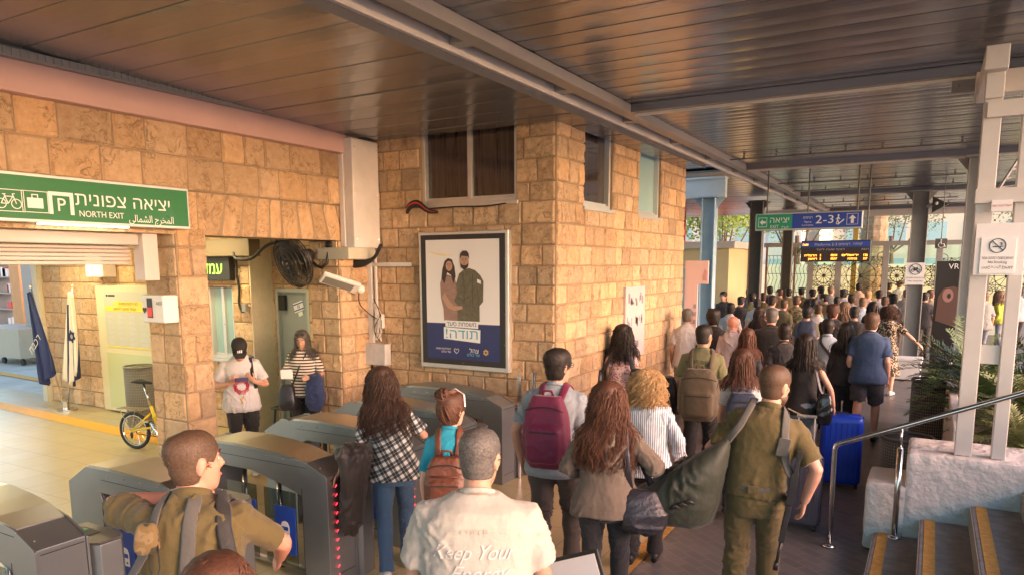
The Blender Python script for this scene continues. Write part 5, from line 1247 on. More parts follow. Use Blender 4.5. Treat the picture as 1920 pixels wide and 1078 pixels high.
# ============================================================ people: builders
def fuse(mb, voxel, smooth=2, sm=.5):
    """join overlapping shapes into one continuous surface; returns (verts, faces)"""
    me = mb.mesh('tmp'); o = bpy.data.objects.new('tmp', me); COL.objects.link(o)
    r = o.modifiers.new('r', 'REMESH'); r.mode = 'VOXEL'; r.voxel_size = voxel
    if smooth: s = o.modifiers.new('s', 'SMOOTH'); s.iterations = smooth; s.factor = sm
    dg = bpy.context.evaluated_depsgraph_get(); ev = o.evaluated_get(dg); m2 = ev.to_mesh()
    vs = [v.co.copy() for v in m2.vertices]; ns = [v.normal.copy() for v in m2.vertices]; fs = [tuple(p.vertices) for p in m2.polygons]
    ev.to_mesh_clear(); bpy.data.objects.remove(o); bpy.data.meshes.remove(me)
    return vs, ns, fs
def finish(name, vs, fs, m, parent, smooth=True):
    q = MB(); q.v = vs; q.f = fs
    return q.build(name, m, parent, smooth=smooth, world=False)
def wrinkle(vs, ns, amp, sc=1., seed=0, dirn=(1, 1, 1)):
    out = []
    for p, n in zip(vs, ns):
        q = Vector((p.x*5*dirn[0], p.y*5*dirn[1], p.z*6*dirn[2]))*sc+Vector((seed, seed*.7, 0))
        w0 = noise.noise(q*.6); q2 = q+Vector((w0, w0, w0))*1.3
        r = max(0, 1-abs(noise.noise(q2*1.1))*4.2)**1.4; r2 = max(0, 1-abs(noise.noise(q2*2.3+Vector((5, 5, 5))))*4.)**1.3
        mk = min(1, max(.12, .45+1.9*noise.noise(p*3.1+Vector((seed*1.3, 2, 7))))); out.append(p+n*(amp*mk*(.95*r+.45*r2)+amp*.8*w0))
    return out

def _skin(m, n, L, b, src): b.inputs['Subsurface Weight'].default_value = .06; b.inputs['Subsurface Radius'].default_value = (.6, .2, .1); b.inputs['Subsurface Scale'].default_value = .02
SKIN = [mat('skin_%s' % k, c, .5, var=.07, vscale=14, bump=.12, bscale=180, extra=_skin) for k, c in (('fair', (.62, .36, .27)), ('warm', (.55, .30, .21)), ('tan', (.42, .24, .16)), ('ruddy', (.60, .27, .19)))]
M_EYE = mat('eye_white', (.75, .72, .7), .2); M_IRIS = mat('iris', (.04, .02, .012), .1)
def cloth(name, col, rough=.88, var=.07, patt=None, bump=.6):
    def ex(m, n, L, b, src):
        w_ = n.new('ShaderNodeTexNoise'); w_.inputs['Scale'].default_value = 11; w_.inputs['Detail'].default_value = 9; L.new(src, w_.inputs[0])
        w2 = n.new('ShaderNodeTexNoise'); w2.inputs['Scale'].default_value = 420; L.new(src, w2.inputs[0])
        s = math_node(n, L, 'ADD', w_.outputs[0], math_node(n, L, 'MULTIPLY', w2.outputs[0], .06))
        bp = n.new('ShaderNodeBump'); bp.inputs['Strength'].default_value = bump; bp.inputs['Distance'].default_value = .02
        L.new(s, bp.inputs['Height']); L.new(bp.outputs[0], b.inputs['Normal'])
        if patt: patt(m, n, L, b, src)
    return mat(name, col, rough, var=0 if patt else var, vscale=5, sheen=.15, extra=ex)
def bands(n, L, src, axis, freq, width, ph=0.):
    sp = n.new('ShaderNodeSeparateXYZ'); L.new(src, sp.inputs[0])
    x = math_node(n, L, 'FRACT', math_node(n, L, 'ADD', math_node(n, L, 'MULTIPLY', sp.outputs[axis], freq), ph+50))
    return math_node(n, L, 'LESS_THAN', x, width)
def p_stripes(axis, freq, width, a, c):
    def f(m, n, L, b, src): L.new(mixc(n, L, bands(n, L, src, axis, freq, width), a, c), b.inputs['Base Color'])
    return f
def p_plaid(m, n, L, b, src):
    mp = n.new('ShaderNodeMapping'); mp.inputs['Rotation'].default_value = (0, R(28), 0); L.new(src, mp.inputs[0]); s = mp.outputs[0]
    x1 = bands(n, L, s, 0, 14, .38); x2 = bands(n, L, s, 2, 14, .38); t1 = bands(n, L, s, 0, 14, .07, .35); t2 = bands(n, L, s, 2, 14, .07, .35)
    q = math_node(n, L, 'ADD', math_node(n, L, 'MULTIPLY', x1, .5), math_node(n, L, 'MULTIPLY', x2, .5))
    q = math_node(n, L, 'MINIMUM', math_node(n, L, 'ADD', q, math_node(n, L, 'MULTIPLY', math_node(n, L, 'MAXIMUM', t1, t2), .45)), 1)
    c = ramp(n, [(0, (.015, .018, .02)), (.5, (.13, .15, .155)), (1, (.66, .66, .64))]); L.new(q, c.inputs[0]); L.new(c.outputs[0], b.inputs['Base Color'])
def p_vor(scale, stops, rnd_=1.):
    def f(m, n, L, b, src):
        v = n.new('ShaderNodeTexVoronoi'); v.inputs['Scale'].default_value = scale; v.inputs['Randomness'].default_value = rnd_; L.new(src, v.inputs[0])
        sp = n.new('ShaderNodeSeparateXYZ'); L.new(v.outputs['Color'], sp.inputs[0])
        c = ramp(n, stops, 'CONSTANT'); L.new(sp.outputs[0], c.inputs[0]); L.new(c.outputs[0], b.inputs['Base Color'])
    return f
def p_noise(scale, stops):
    def f(m, n, L, b, src):
        v = n.new('ShaderNodeTexNoise'); v.inputs['Scale'].default_value = scale; v.inputs['Detail'].default_value = 2; L.new(src, v.inputs[0])
        c = ramp(n, stops, 'CONSTANT'); L.new(v.outputs[0], c.inputs[0]); L.new(c.outputs[0], b.inputs['Base Color'])
    return f
def hairmat(name, c1, c2):
    def ex(m, n, L, b, src):
        a = n.new('ShaderNodeAttribute'); a.attribute_name = 'tone'; s = n.new('ShaderNodeSeparateXYZ'); L.new(a.outputs['Color'], s.inputs[0])
        t = n.new('ShaderNodeTexNoise'); t.inputs['Scale'].default_value = 110; t.inputs['Detail'].default_value = 4; L.new(src, t.inputs[0])
        L.new(mixc(n, L, math_node(n, L, 'MULTIPLY', math_node(n, L, 'ADD', s.outputs[0], math_node(n, L, 'SUBTRACT', math_node(n, L, 'MULTIPLY', t.outputs[0], 2.4), .7)), .62), c1, c2), b.inputs['Base Color'])
        bp = n.new('ShaderNodeBump'); bp.inputs['Strength'].default_value = .5; bp.inputs['Distance'].default_value = .004; L.new(t.outputs[0], bp.inputs['Height']); L.new(bp.outputs[0], b.inputs['Normal'])
        b.inputs['Specular IOR Level'].default_value = .45
    return mat(name, c1, .6, extra=ex)
HB = hairmat('black_hair', (.012, .009, .008), (.035, .025, .02)); HDB = hairmat('dark_brown_hair', (.030, .015, .010), (.085, .042, .025))
HRB = hairmat('reddish_brown_hair', (.045, .018, .012), (.15, .06, .03)); HBR = hairmat('brown_hair', (.06, .035, .022), (.16, .09, .05))
HBL = hairmat('blond_hair', (.22, .12, .05), (.62, .42, .2)); HGR = hairmat('grey_hair', (.055, .05, .046), (.22, .20, .185)); HLB = hairmat('light_brown_hair', (.10, .06, .035), (.24, .15, .09))

class Fig: pass
TOR = [(.84, .166, .118, 0), (.93, .165, .117, 0), (1.05, .150, .106, .005), (1.18, .157, .112, .005), (1.30, .172, .119, 0), (1.37, .172, .112, -.006), (1.415, .150, .094, -.012), (1.45, .108, .074, -.014), (1.485, .064, .058, -.01)]
TORF = [(.84, .176, .125, 0), (.93, .168, .118, 0), (1.05, .132, .096, .005), (1.18, .138, .102, .008), (1.30, .153, .118, .01), (1.37, .150, .100, -.004), (1.415, .132, .084, -.012), (1.45, .094, .066, -.014), (1.485, .056, .052, -.01)]
HEADS = [(-.117, .052, .016, .014), (-.106, .046, .034, .034), (-.085, .034, .048, .052), (-.055, .018, .059, .072), (-.02, .006, .067, .087), (.02, -.004, .073, .097), (.055, -.009, .074, .097), (.085, -.012, .066, .086), (.106, -.013, .048, .062), (.118, -.013, .022, .03)]

def person(label, u=None, v=None, h=1.75, pos=None, rel=0., rz=None, fem=False, bw=1., lean=3., side=0., twist=0., yaw=0., pitch=0., hair='short', hm=None, skin=0, top=('tee', None), bottom=('trousers', None), shoes=None,
           armL=None, armR=None, stride=.12, near=0, face=False, group='travellers crowding towards the platforms', beard=False, glasses=False, cat='person', belly=0., hlen=.5, hvol=1., strands=None, loc_z=0., ease=0., tuck=False, hair_seed=None):
    f = Fig(); f.face = face; s = h/1.75; f.s = s; f.fem = fem; f.bw = bw; f.rnd = random.Random(label); rnd = f.rnd; sd = rnd.uniform(0, 50)
    bw = bw*.94; f.bw = bw; la, sa, tw = R(lean), R(side), R(twist)
    def bend(p):
        p = Vector(p)
        if p.z > .93:
            k = min(1, (p.z-.93)/.35); o = Vector((0, 0, .93)); q = p-o
            q = Matrix.Rotation(tw*k, 3, 'Z') @ q; q = Matrix.Rotation(-la*k, 3, 'X') @ q; q = Matrix.Rotation(sa*k, 3, 'Y') @ q; p = q+o
        return p
    f.bend = bend
    nk = bend((0, -.008, 1.475)); bw_ = bw
    HM = Matrix.Translation(nk) @ Matrix.Rotation(sa*.5, 4, 'Y') @ Matrix.Rotation(-la*.35, 4, 'X') @ Matrix.Rotation(R(yaw), 4, 'Z') @ Matrix.Rotation(-R(pitch), 4, 'X') @ Matrix.Translation((0, .022, .138)) @ Matrix.Scale(1.06, 4)
    f.HM = HM
    # placement: head top falls where the photograph has it
    tp = HM @ Vector((0, -.01, .125)); k_ = 1.74/max(tp.z, 1.2) if pos is None else 1
    if pos is None:
        P = at(u, v, z=tp.z*s+loc_z); ang = math.atan2(-P.x, P.y)+R(rel) if rz is None else R(rz)
        off = Matrix.Rotation(ang, 3, 'Z') @ Vector((tp.x*s, tp.y*s, 0)); P = P-off; P.z = loc_z
    else:
        P = Vector(pos); ang = math.atan2(-P.x, P.y)+R(rel) if rz is None else R(rz)
    t = thing('person', label, cat, tuple(P), ang, group); f.t = t; f.W = PM[t.name] @ Matrix.Scale(s, 4)
    vx = (.0085, .0125, .019)[2-near] if False else {0: .021, 1: .013, 2: .0085}[near]
    SCL = lambda vs: [p*s for p in vs]
    secs = TORF if fem else TOR
    def torso(e=0., z0=.84, z1=1.49, hem=0., bell=0.):
        mb = MB(); out = []
        for (z, a, b, cy) in secs:
            if z < z0-.001 or z > z1+.001: continue
            bb = b*(1+ (belly if .9 < z < 1.3 else 0)*.5)
            a2 = a*bw+e*(1.15 if z < 1.4 else .6); b2 = bb*(.5+.5*bw)+e*(1.1 if z < 1.42 else .5)
            if z < 1.1: a2 += hem*(1.1-z)/.25; b2 += hem*(1.1-z)/.25
            out.append(((0, cy+(belly*.02 if .9 < z < 1.3 else 0), z), (a2, 0, 0), (0, b2, 0)))
        mb.loft(out, 24, 2.3); return mb
    # joints
    shx = (.138 if fem else .158)*bw
    q_ = .195 if fem else .212
    dl = ((-q_*bw, -.05, 1.13), (-q_*bw-.01, .05, .88)); dr = ((q_*bw, -.05, 1.13), (q_*bw+.01, .07, .88))
    arms = []
    for sg, A, d_ in ((-1, armL, dl), (1, armR, dr)):
        e, w_ = A[:2] if A else d_
        S0 = bend((sg*shx, -.01, 1.385)); E = bend(e); W = bend(w_)
        # keep limb lengths human
        E = S0+(E-S0).normalized()*.285; W = E+(W-E).normalized()*.25
        arms.append((sg, S0, E, W, A[2] if A and len(A) > 2 else None))
    f.arms = arms
    st = stride; legs = []
    for sg, y in ((-1, -st), (1, st)):
        hp = Vector((sg*.088*bw, 0, .91)); an = Vector((sg*.095, y, .085+(.05 if y < -.05 else 0))); kn = (hp+an)/2+Vector((sg*.005, .03+abs(st)*.25, .02)); legs.append((sg, hp, kn, an))
    # ------------- body
    mb = torso(-.012, z0=.93 if bottom[0] != 'none' else .84); mb.v = [bend(p) for p in mb.v]
    mb.tube([bend((0, -.015, 1.42)), nk+Vector((0, 0, .01)), HM @ Vector((0, -.018, -.07))], [.07, .053 if fem else .060, .050 if fem else .057], 14)
    mb.loft([(HM @ Vector((0, cy, z)), HM.to_3x3() @ Vector((a, 0, 0)), HM.to_3x3() @ Vector((0, b, 0))) for z, cy, a, b in HEADS], 20, 2.1)
    if near or face:
        mb.tube([HM @ Vector(q) for q in ((0, .085, .022), (0, .100, .0), (0, .113, -.022), (0, .096, -.034))], [.008, .010, .014, .010], 8)
        mb.tube([HM @ Vector(q) for q in ((-.05, .072, .030), (-.02, .090, .030), (.02, .090, .030), (.05, .072, .030))], .008, 8)
        mb.tube([HM @ Vector(q) for q in ((-.022, .084, -.058), (0, .094, -.056), (.022, .084, -.058))], .008, 8); mb.tube([HM @ Vector(q) for q in ((-.018, .083, -.070), (0, .091, -.071), (.018, .083, -.070))], .008, 8)
        mb.ball(HM @ Vector((-.04, .062, -.02)), .022, 8); mb.ball(HM @ Vector((.04, .062, -.02)), .022, 8)
    for sg in (-1, 1):
        E3 = HM @ Matrix.Translation((sg*.076, -.012, -.005)) @ Matrix.Rotation(sg*R(-18), 4, 'Z') @ Matrix.Rotation(R(-12), 4, 'X')
        ew = max(.009, vx*.75)
        mb.loft([(E3 @ Vector((0, 0, z)), E3.to_3x3() @ Vector((ew, 0, 0)), E3.to_3x3() @ Vector((0, b, 0))) for z, b in ((-.034, .007), (-.02, .013), (.01, .020), (.027, .017), (.034, .008))], 8)
    for sg, S0, E, W, hd in arms:
        mb.tube([S0+Vector((-sg*.04, 0, .0)), S0, S0.lerp(E, .35), S0.lerp(E, .8), E, E.lerp(W, .25), E.lerp(W, .7), W], [.05*(1 if not fem else .85)*q for q in (1, 1.08, .98, .84, .80, .84, .64, .54)], 10)
        hand(mb, E, W, sg, hd, near, .9 if fem else 1.)
    lr = 1. if not fem else 1.05
    for sg, hp, kn, an in legs:
        mb.tube([hp+Vector((0, 0, .03)), hp.lerp(kn, .3), hp.lerp(kn, .8), kn, kn.lerp(an, .3), kn.lerp(an, .75), an, an-Vector((0, 0, .03))], [q*lr*(.5+.5*bw) for q in (.078, .080, .060, .054, .056, .040, .034, .036)], 10)
    vs, ns, fs = fuse(mb, vx, 2 if near else 1)
    body = finish('body', SCL(vs), fs, SKIN[skin], t)
    def child(name, m, mb, **k): mb.v = [p*s for p in mb.v]; return mb.build(name, m, t, world=False, **k)
    f.child = child
    if face:
        for sg in (-1, 1):
            q = MB(); q.ball(HM @ Vector((sg*.031, .0735, .008)), .0125, 10); child('eye', M_EYE, q, smooth=True); q = MB(); q.ball(HM @ Vector((sg*.031, .0825, .008)), .0052, 8); child('iris', M_IRIS, q, smooth=True)
            q = MB(); q.tube([HM @ Vector((sg*.014, .099, .032)), HM @ Vector((sg*.034, .093, .038)), HM @ Vector((sg*.052, .076, .032))], .0038, 6); child('eyebrow', hm or HB, q)
        q = MB(); q.tube([HM @ Vector(c) for c in ((-.024, .087, -.063), (0, .101, -.064), (.024, .087, -.063))], [.003, .006, .003], 6); child('lips', mat('lip_skin', (.42, .14, .12), .5), q, smooth=True)
    if glasses:
        q = MB()
        for sg in (-1, 1): q.tube([HM @ Vector((sg*.034+.024*math.cos(a), .108-abs(math.cos(a)*sg+1)*.004, .008+.018*math.sin(a))) for a in [k*math.pi/7 for k in range(15)]], .002, 5, cap=False); q.tube([HM @ Vector((sg*.058, .10, .012)), HM @ Vector((sg*.082, .03, .012)), HM @ Vector((sg*.084, -.02, .006))], .0028, 5)
        child('glasses', M_BLACKP, q)
    if beard:
        q = MB(); q.loft([(HM @ Vector((0, cy+.006, z)), HM.to_3x3() @ Vector((a+.006, 0, 0)), HM.to_3x3() @ Vector((0, b+.004, 0))) for z, cy, a, b in HEADS[:4]], 18, 2.1); child('beard', hm, q, smooth=True)
    # ------------- trousers / skirt
    bt, bm = bottom[0], bottom[1]
    if bt in ('trousers', 'jeans', 'shorts', 'wide'):
        mb = MB(); fit = {'trousers': 1.12, 'jeans': 1.0, 'shorts': 1.28, 'wide': 1.35}[bt]
        hz = [(.80, .150, .11), (.86, .168, .120), (.93, .166, .118), (.985, .155, .112)]
        mb.loft([((0, 0, z), (a*bw*(1.06 if fem else 1.02)+.008, 0, 0), (0, b*(.5+.5*bw)*(1.1 if fem else 1.03)+.006, 0)) for z, a, b in hz], 22, 2.3); mb.v = [bend(p) for p in mb.v]
        for sg, hp, kn, an in legs:
            pts = [hp+Vector((0, 0, .02)), hp.lerp(kn, .3), hp.lerp(kn, .8), kn, kn.lerp(an, .3), kn.lerp(an, .75), an+Vector((0, 0, .0))]; rr = [q*fit*(.5+.5*bw)*(1.04 if fem else 1) for q in (.086, .088, .070, .066, .064, .056, .060)]
            if bt == 'shorts': pts = pts[:3]+[kn+Vector((0, 0, .03))]; rr = rr[:3]+[rr[2]*1.05]
            mb.tube(pts, rr, 14)
        vs, ns, fs = fuse(mb, max(vx, .010), 2); vs = wrinkle(vs, ns, (.008 if bt == 'jeans' else .016), 1.7, sd, (1, 1, 1.3)); finish(bt if bt != 'wide' else 'trousers', SCL(vs), fs, bm, t)
    if shoes:
        for sg, hp, kn, an in legs:
            q = MB(); fl = .0; hgt = an.z-.085
            q.loft([((an.x, an.y-.075, hgt*1.2+.045), (.030, 0, 0), (0, 0, .04)), ((an.x, an.y-.05, hgt+.05), (.036, 0, 0), (0, 0, .05)), ((an.x, an.y, hgt+.055), (.040, 0, 0), (0, 0, .056)), ((an.x+sg*.004, an.y+.07, hgt*.7+.04), (.043, 0, 0), (0, 0, .038)), ((an.x+sg*.008, an.y+.14, hgt*.3+.032), (.047, 0, 0), (0, 0, .029)), ((an.x+sg*.006, an.y+.19, .027), (.036, 0, 0), (0, 0, .022)), ((an.x, an.y+.205, .022), (.014, 0, 0), (0, 0, .012))], 12, 2.4); child('shoe', shoes, q, smooth=True)
    # ------------- top
    tt, tm = top[0], top[1]; f.shirt = None
    if tt:
        e = {'tee': .020, 'shirt': .026, 'long': .026, 'tank': .010, 'dress': .020, 'coat': .034}[tt]+ease
        mb = torso(e, hem=.03 if not fem else .02) if not tuck else torso(e, z0=.93, hem=-.02)
        if tt == 'dress':
            mb.loft([((0, 0, z), (a, 0, 0), (0, b, 0)) for z, a, b in ((.90, .19, .14), (.75, .215, .18), (.58, .25, .23), (.42, .28, .27))], 24, 2.1)
        elif tt in ('tee', 'shirt', 'long', 'coat') and not tuck:
            a0, b0 = (.166*bw+e*1.2+.012, .118*(.5+.5*bw)+e*1.2+.008); mb.loft([((0, 0, .88), (a0, 0, 0), (0, b0, 0)), ((0, 0, .815 if not fem else .84), (a0+.008, 0, 0), (0, b0+.006, 0))], 24, 2.3)
        mb.v = [bend(p) for p in mb.v]
        if tt != 'tank':
            for sg, S0, E, W, hd in arms:
                k = (1 if not fem else .88)*(.5+.5*bw)
                if tt in ('long', 'coat'): pts = [S0+Vector((-sg*.05, 0, 0)), S0, S0.lerp(E, .5), E, E.lerp(W, .5), E.lerp(W, .93)]; rr = [.062, .064, .058, .054, .050, .042]
                else: pts = [S0+Vector((-sg*.05, 0, 0)), S0, S0.lerp(E, .4), S0.lerp(E, .78)]; rr = [.060, .064, .063, .066]
                if tt == 'shirt' and len(pts) == 4: pts[-1] = S0.lerp(E, .84)
                mb.tube(pts, [q*k+ease*.5 for q in rr], 14)
        vs, ns, fs = fuse(mb, max(vx, .0095), 3)
        vs = wrinkle(vs, ns, .017 if tt in ('long', 'shirt', 'coat', 'dress') else .012, 1.35, sd, (1.35, 1.35, .75)); f.shirt = (vs, fs)
        finish({'tee': 't_shirt', 'shirt': 'shirt', 'long': 'long_sleeved_top', 'tank': 'sleeveless_top', 'dress': 'dress', 'coat': 'jacket'}[tt], SCL(vs), fs, tm, t)
        if tt in ('tee', 'shirt', 'long'):
            q = MB(); r_ = .064 if not fem else .058; n_ = 20
            if near: q.tube([bend((math.cos(2*math.pi*k/n_)*r_*1.08, -.012+math.sin(2*math.pi*k/n_)*r_*1.0, 1.478-.022*math.sin(2*math.pi*k/n_))) for k in range(n_+1)], .008, 6, b=.014 if tt == 'tee' else .026, up=(0, 0, 1), cap=False); child('collar', tm, q, smooth=True)
    make_hair(f, hair, hm or HB, near, hlen, hvol, strands)
    return f

def hand(mb, E, W, sg, hd, near, k):
    """palm with four unequal bent fingers and a thumb leaving its side; hd = (direction, palm normal, curl)"""
    d = (W-E).normalized(); curl = .5
    if hd:
        if hd[0]: d = Vector(hd[0]).normalized()
        curl = hd[2]
    nrm = Vector(hd[1]).normalized() if hd and hd[1] else Vector((-sg, .15, 0))
    nrm = (nrm-d*nrm.dot(d)).normalized(); sdv = d.cross(nrm)*(-sg)      # towards the thumb side
    if (sdv.z < 0 and abs(d.z) < .6) or (sdv.y < 0 and abs(d.z) >= .6): sdv = -sdv      # thumb up or forward
    pe = W+d*.085*k
    mb.tube([W-d*.01, W+d*.03*k, W+d*.06*k, pe], [.022*k, .032*k, .038*k, .036*k], 10, b=[.018*k, .015*k, .014*k, .012*k], up=nrm)
    if near == 0: mb.tube([pe, pe+(d+nrm*curl*.6).normalized()*.04, pe+(d*.4+nrm*curl*1.2).normalized()*.06], [.034, .03, .024], 8, b=[.012, .011, .01], up=nrm); return
    for q, ln in zip((-1.5, -.5, .5, 1.5), (.058, .07, .076, .068)):
        p = pe+sdv*q*.019*k-d*.008; dd = d.copy(); pts = [p]
        for j in range(3):
            dd = (dd+nrm*curl*(.35+.3*j)).normalized(); p = p+dd*ln*k*(.42, .32, .26)[j]; pts.append(p)
        mb.tube(pts, [.0092*k, .0088*k, .008*k, .0066*k], 8)
    p = W+d*.03*k+sdv*.022*k; t1 = (d*.7+sdv*.9+nrm*.25).normalized(); t2 = (d+sdv*.25+nrm*(.2+curl*.5)).normalized()
    mb.tube([p, p+t1*.035*k, p+t1*.035*k+t2*.03*k, p+t1*.035*k+t2*.055*k], [.014*k, .0115*k, .010*k, .008*k], 8)

def skull(HM, e, dz=0., dy=0., z0=-.02, n=20, ztop=True):
    return [(HM @ Vector((0, cy+dy, z+dz)), HM.to_3x3() @ Vector((a+e, 0, 0)), HM.to_3x3() @ Vector((0, b+e, 0))) for z, cy, a, b in HEADS if z >= z0]
def make_hair(f, kind, m, near, hlen, hvol, strands):
    HM = f.HM; rnd = f.rnd
    if kind in ('bald', None): return
    vx = {0: .012, 1: .009, 2: .0065}[near]
    def shell(e, yfront, nape, name='hair', nz=.0, extra=None, top=.010):
        q = MB(); rings = []
        N = 28; Mh = 12; vs = []; fs = []
        # cap: rows from crown to hairline; hairline height depends on azimuth (front high, nape low)
        for j in range(Mh+1):
            for i in range(N):
                a = 2*math.pi*i/N; fr = math.sin(a)     # +1 front
                zl = (nape if fr < -.25 else nape+(fr+.25)/1.25*(yfront-nape)*(1.6 if fr < .35 else 1.)) if True else 0
                zl = min(zl, yfront)
                if abs(fr) < .30: zl = max(zl, -.012 if fr > -.1 else zl)
                z = .119+top-(.119+top-zl)*(math.sin(j/Mh*math.pi/2)**1.15)
                # head radius at that height
                zz = max(-.117, min(.118, z-top*max(0, z/.119)))
                for k in range(len(HEADS)-1):
                    if HEADS[k][0] <= zz <= HEADS[k+1][0]:
                        t_ = (zz-HEADS[k][0])/(HEADS[k+1][0]-HEADS[k][0]); cy, ax_, by = [HEADS[k][c]*(1-t_)+HEADS[k+1][c]*t_ for c in (1, 2, 3)]; break
                else: cy, ax_, by = -.013, .02, .028
                if j == 0: ax_, by = .004, .004
                if fr < 0 and z < -.02: by = max(by, .085+z*.25)-.0; cy = min(cy, -.004)   # nape follows the neck
                ee = e*(.5 if j == Mh else 1)
                p = Vector(((ax_+ee)*math.cos(a), cy+(by+ee)*math.sin(a), z))
                if nz: p += p.normalized()*nz*noise.noise(p*38+Vector((f.bw*9, 0, hlen)))
                vs.append(HM @ p)
        for j in range(Mh):
            for i in range(N): i2 = (i+1) % N; fs.append((j*N+i, (j+1)*N+i, (j+1)*N+i2, j*N+i2))
        fs.append(tuple(range(N)))
        q.add(vs, fs)
        if extra: extra(q)
        o = f.child(name, m, q, smooth=True); so = o.modifiers.new('solid', 'SOLIDIFY'); so.thickness = .006; so.offset = -1
        return vs, fs, N, Mh
    def tufts(n, ln, e, lo=-.06, spread=.5):
        q = MB(); q.tone = []
        for _ in range(n):
            a = rnd.uniform(0, 2*math.pi); fr = math.sin(a); z = rnd.uniform(lo, .118)
            if fr > .30 and z < .062+.02*rnd.random(): continue
            if abs(fr) <= .30 and z < -.015: continue
            for k in range(len(HEADS)-1):
                if HEADS[k][0] <= z <= HEADS[k+1][0]:
                    t_ = (z-HEADS[k][0])/(HEADS[k+1][0]-HEADS[k][0]); cy, ax_, by = [HEADS[k][c]*(1-t_)+HEADS[k+1][c]*t_ for c in (1, 2, 3)]; break
            if z > .085:       # fill the crown
                rr = math.sqrt(rnd.random()); p = Vector((.062*rr*math.cos(a), -.012+.08*rr*math.sin(a), .118-.035*rr*rr)); nr = Vector((p.x, p.y+.012, .10)).normalized()
            else:
                p = Vector((ax_*math.cos(a), cy+by*math.sin(a), z)); nr = Vector((math.cos(a), math.sin(a), .25)).normalized()
                if fr < 0 and z < -.02: p.y = min(p.y, -.004-(.085+z*.25)*abs(math.sin(a)))
            p = p+nr*e*.6
            dd = (nr*.55+Vector((rnd.gauss(0, spread), rnd.gauss(0, spread)+.15, -.55 if z < .08 else .0))).normalized(); sdv = dd.cross(nr)
            if sdv.length < .01: continue
            sdv = sdv.normalized()*.0017
            q.add([HM @ (p-sdv), HM @ (p+sdv), HM @ (p+dd*ln)], [(0, 1, 2)]); c = rnd.random(); q.tone += [(c, c, c)]*3
        f.child('hair_tufts', m, q)
    if kind == 'buzz':
        shell(.006, .062, -.07, top=.010)
        if near: tufts(5200 if near == 2 else 1500, .009, .0035)
    elif kind == 'short':
        shell(.013, .068, -.085, nz=.006, top=.015)
        if near: tufts(5600 if near == 2 else 2200, .020, .013, -.085, .6)
    elif kind == 'curly_short':
        shell(.026, .062, -.10, nz=.02, top=.03)
        if near: tufts(2400, .03, .026, -.1, 1.)
    elif kind == 'cap':
        shell(.008, .060, -.09, top=.008)
        q = MB(); mm = mat('black_cap_cloth', (.018, .017, .018), .85); q.loft([(HM @ Vector((0, cy, z+.012)), HM.to_3x3() @ Vector((a+.014, 0, 0)), HM.to_3x3() @ Vector((0, b+.014, 0))) for z, cy, a, b in HEADS if z > .03], 22)
        q.loft([(HM @ Vector((0, .07, .045)), HM.to_3x3() @ Vector((.078, 0, 0)), HM.to_3x3() @ Vector((0, .005, .012))), (HM @ Vector((0, .12, .045)), HM.to_3x3() @ Vector((.072, 0, 0)), HM.to_3x3() @ Vector((0, .002, .008))), (HM @ Vector((0, .165, .034)), HM.to_3x3() @ Vector((.045, 0, 0)), HM.to_3x3() @ Vector((0, .002, .005)))], 16)
        f.child('cap', mm, q, smooth=True)
        return
    elif kind == 'beret':
        shell(.006, .062, -.07, top=.006)
        q = MB(); q.ball(HM @ Vector((.015, -.02, .10)), (.105, .115, .035), 16); q.tube([HM @ Vector((.082*math.cos(a), -.01+.1*math.sin(a), .075)) for a in [k*math.pi/10 for k in range(21)]], .010, 6, cap=False); f.child('beret', mat('dark_beret', (.03, .03, .025), .9), q, smooth=True)
    elif kind == 'bun':
        shell(.016, .066, -.095, nz=.004, top=.016)
        q = MB(); c0 = Vector((-.01, -.085, .115))
        q.ball(HM @ c0, (.046, .044, .040), 14)
        for k in range(16):
            ax_ = Vector((rnd.gauss(0, 1), rnd.gauss(0, 1), rnd.gauss(0, 1))).normalized(); b1 = ax_.orthogonal().normalized(); b2 = ax_.cross(b1); r_ = rnd.uniform(.036, .052); a0 = rnd.uniform(0, 6.28)
            q.tube([HM @ (c0+(b1*math.cos(a0+t_*.45)+b2*math.sin(a0+t_*.45))*r_+ax_*rnd.uniform(-.004, .004)) for t_ in range(11)], .009, 6)
        f.child('bun', m, q, smooth=True)
        # strands swept up to the bun
        q = MB(); q.tone = []
        for _ in range(420):
            a = rnd.uniform(0, 2*math.pi); fr = math.sin(a); z = rnd.uniform(-.09, .07) if fr < 0 else rnd.uniform(.0, .08)
            if fr > .3: z = .066
            p0 = Vector((.083*math.cos(a), -.006+(.105 if fr > 0 else .098)*math.sin(a), z)); pts = []
            for j in range(8):
                t_ = j/7; p = p0.lerp(c0, t_); c = Vector((0, -.01, .01)); d = p-c; L_ = max(.001, math.sqrt((d.x/.092)**2+(d.y/.116)**2+(d.z/.130)**2)); p = c+d/L_ if t_ < .85 else p
                pts.append(HM @ p)
            n0 = len(q.v); q.tube(pts, [.0022]*7+[.001], 3); cc = rnd.random(); q.tone += [(cc, cc, cc)]*(len(q.v)-n0)
        f.child('hair_strands', m, q)
        return
    elif kind in ('long', 'curly', 'wavy'):
        shell(.014*hvol, .070, -.095, nz=.004, top=.018)
        n = int((strands or {0: 90, 1: 260, 2: 620}[near])*(1.7 if near == 2 else 1.2)); seg = {0: 9, 1: 14, 2: 20}[near]; L_ = hlen
        iH = HM.inverted(); tor = [(f.bend((0, cy, z)), a, b) for z, a, b, cy in (TORF if f.fem else TOR)]
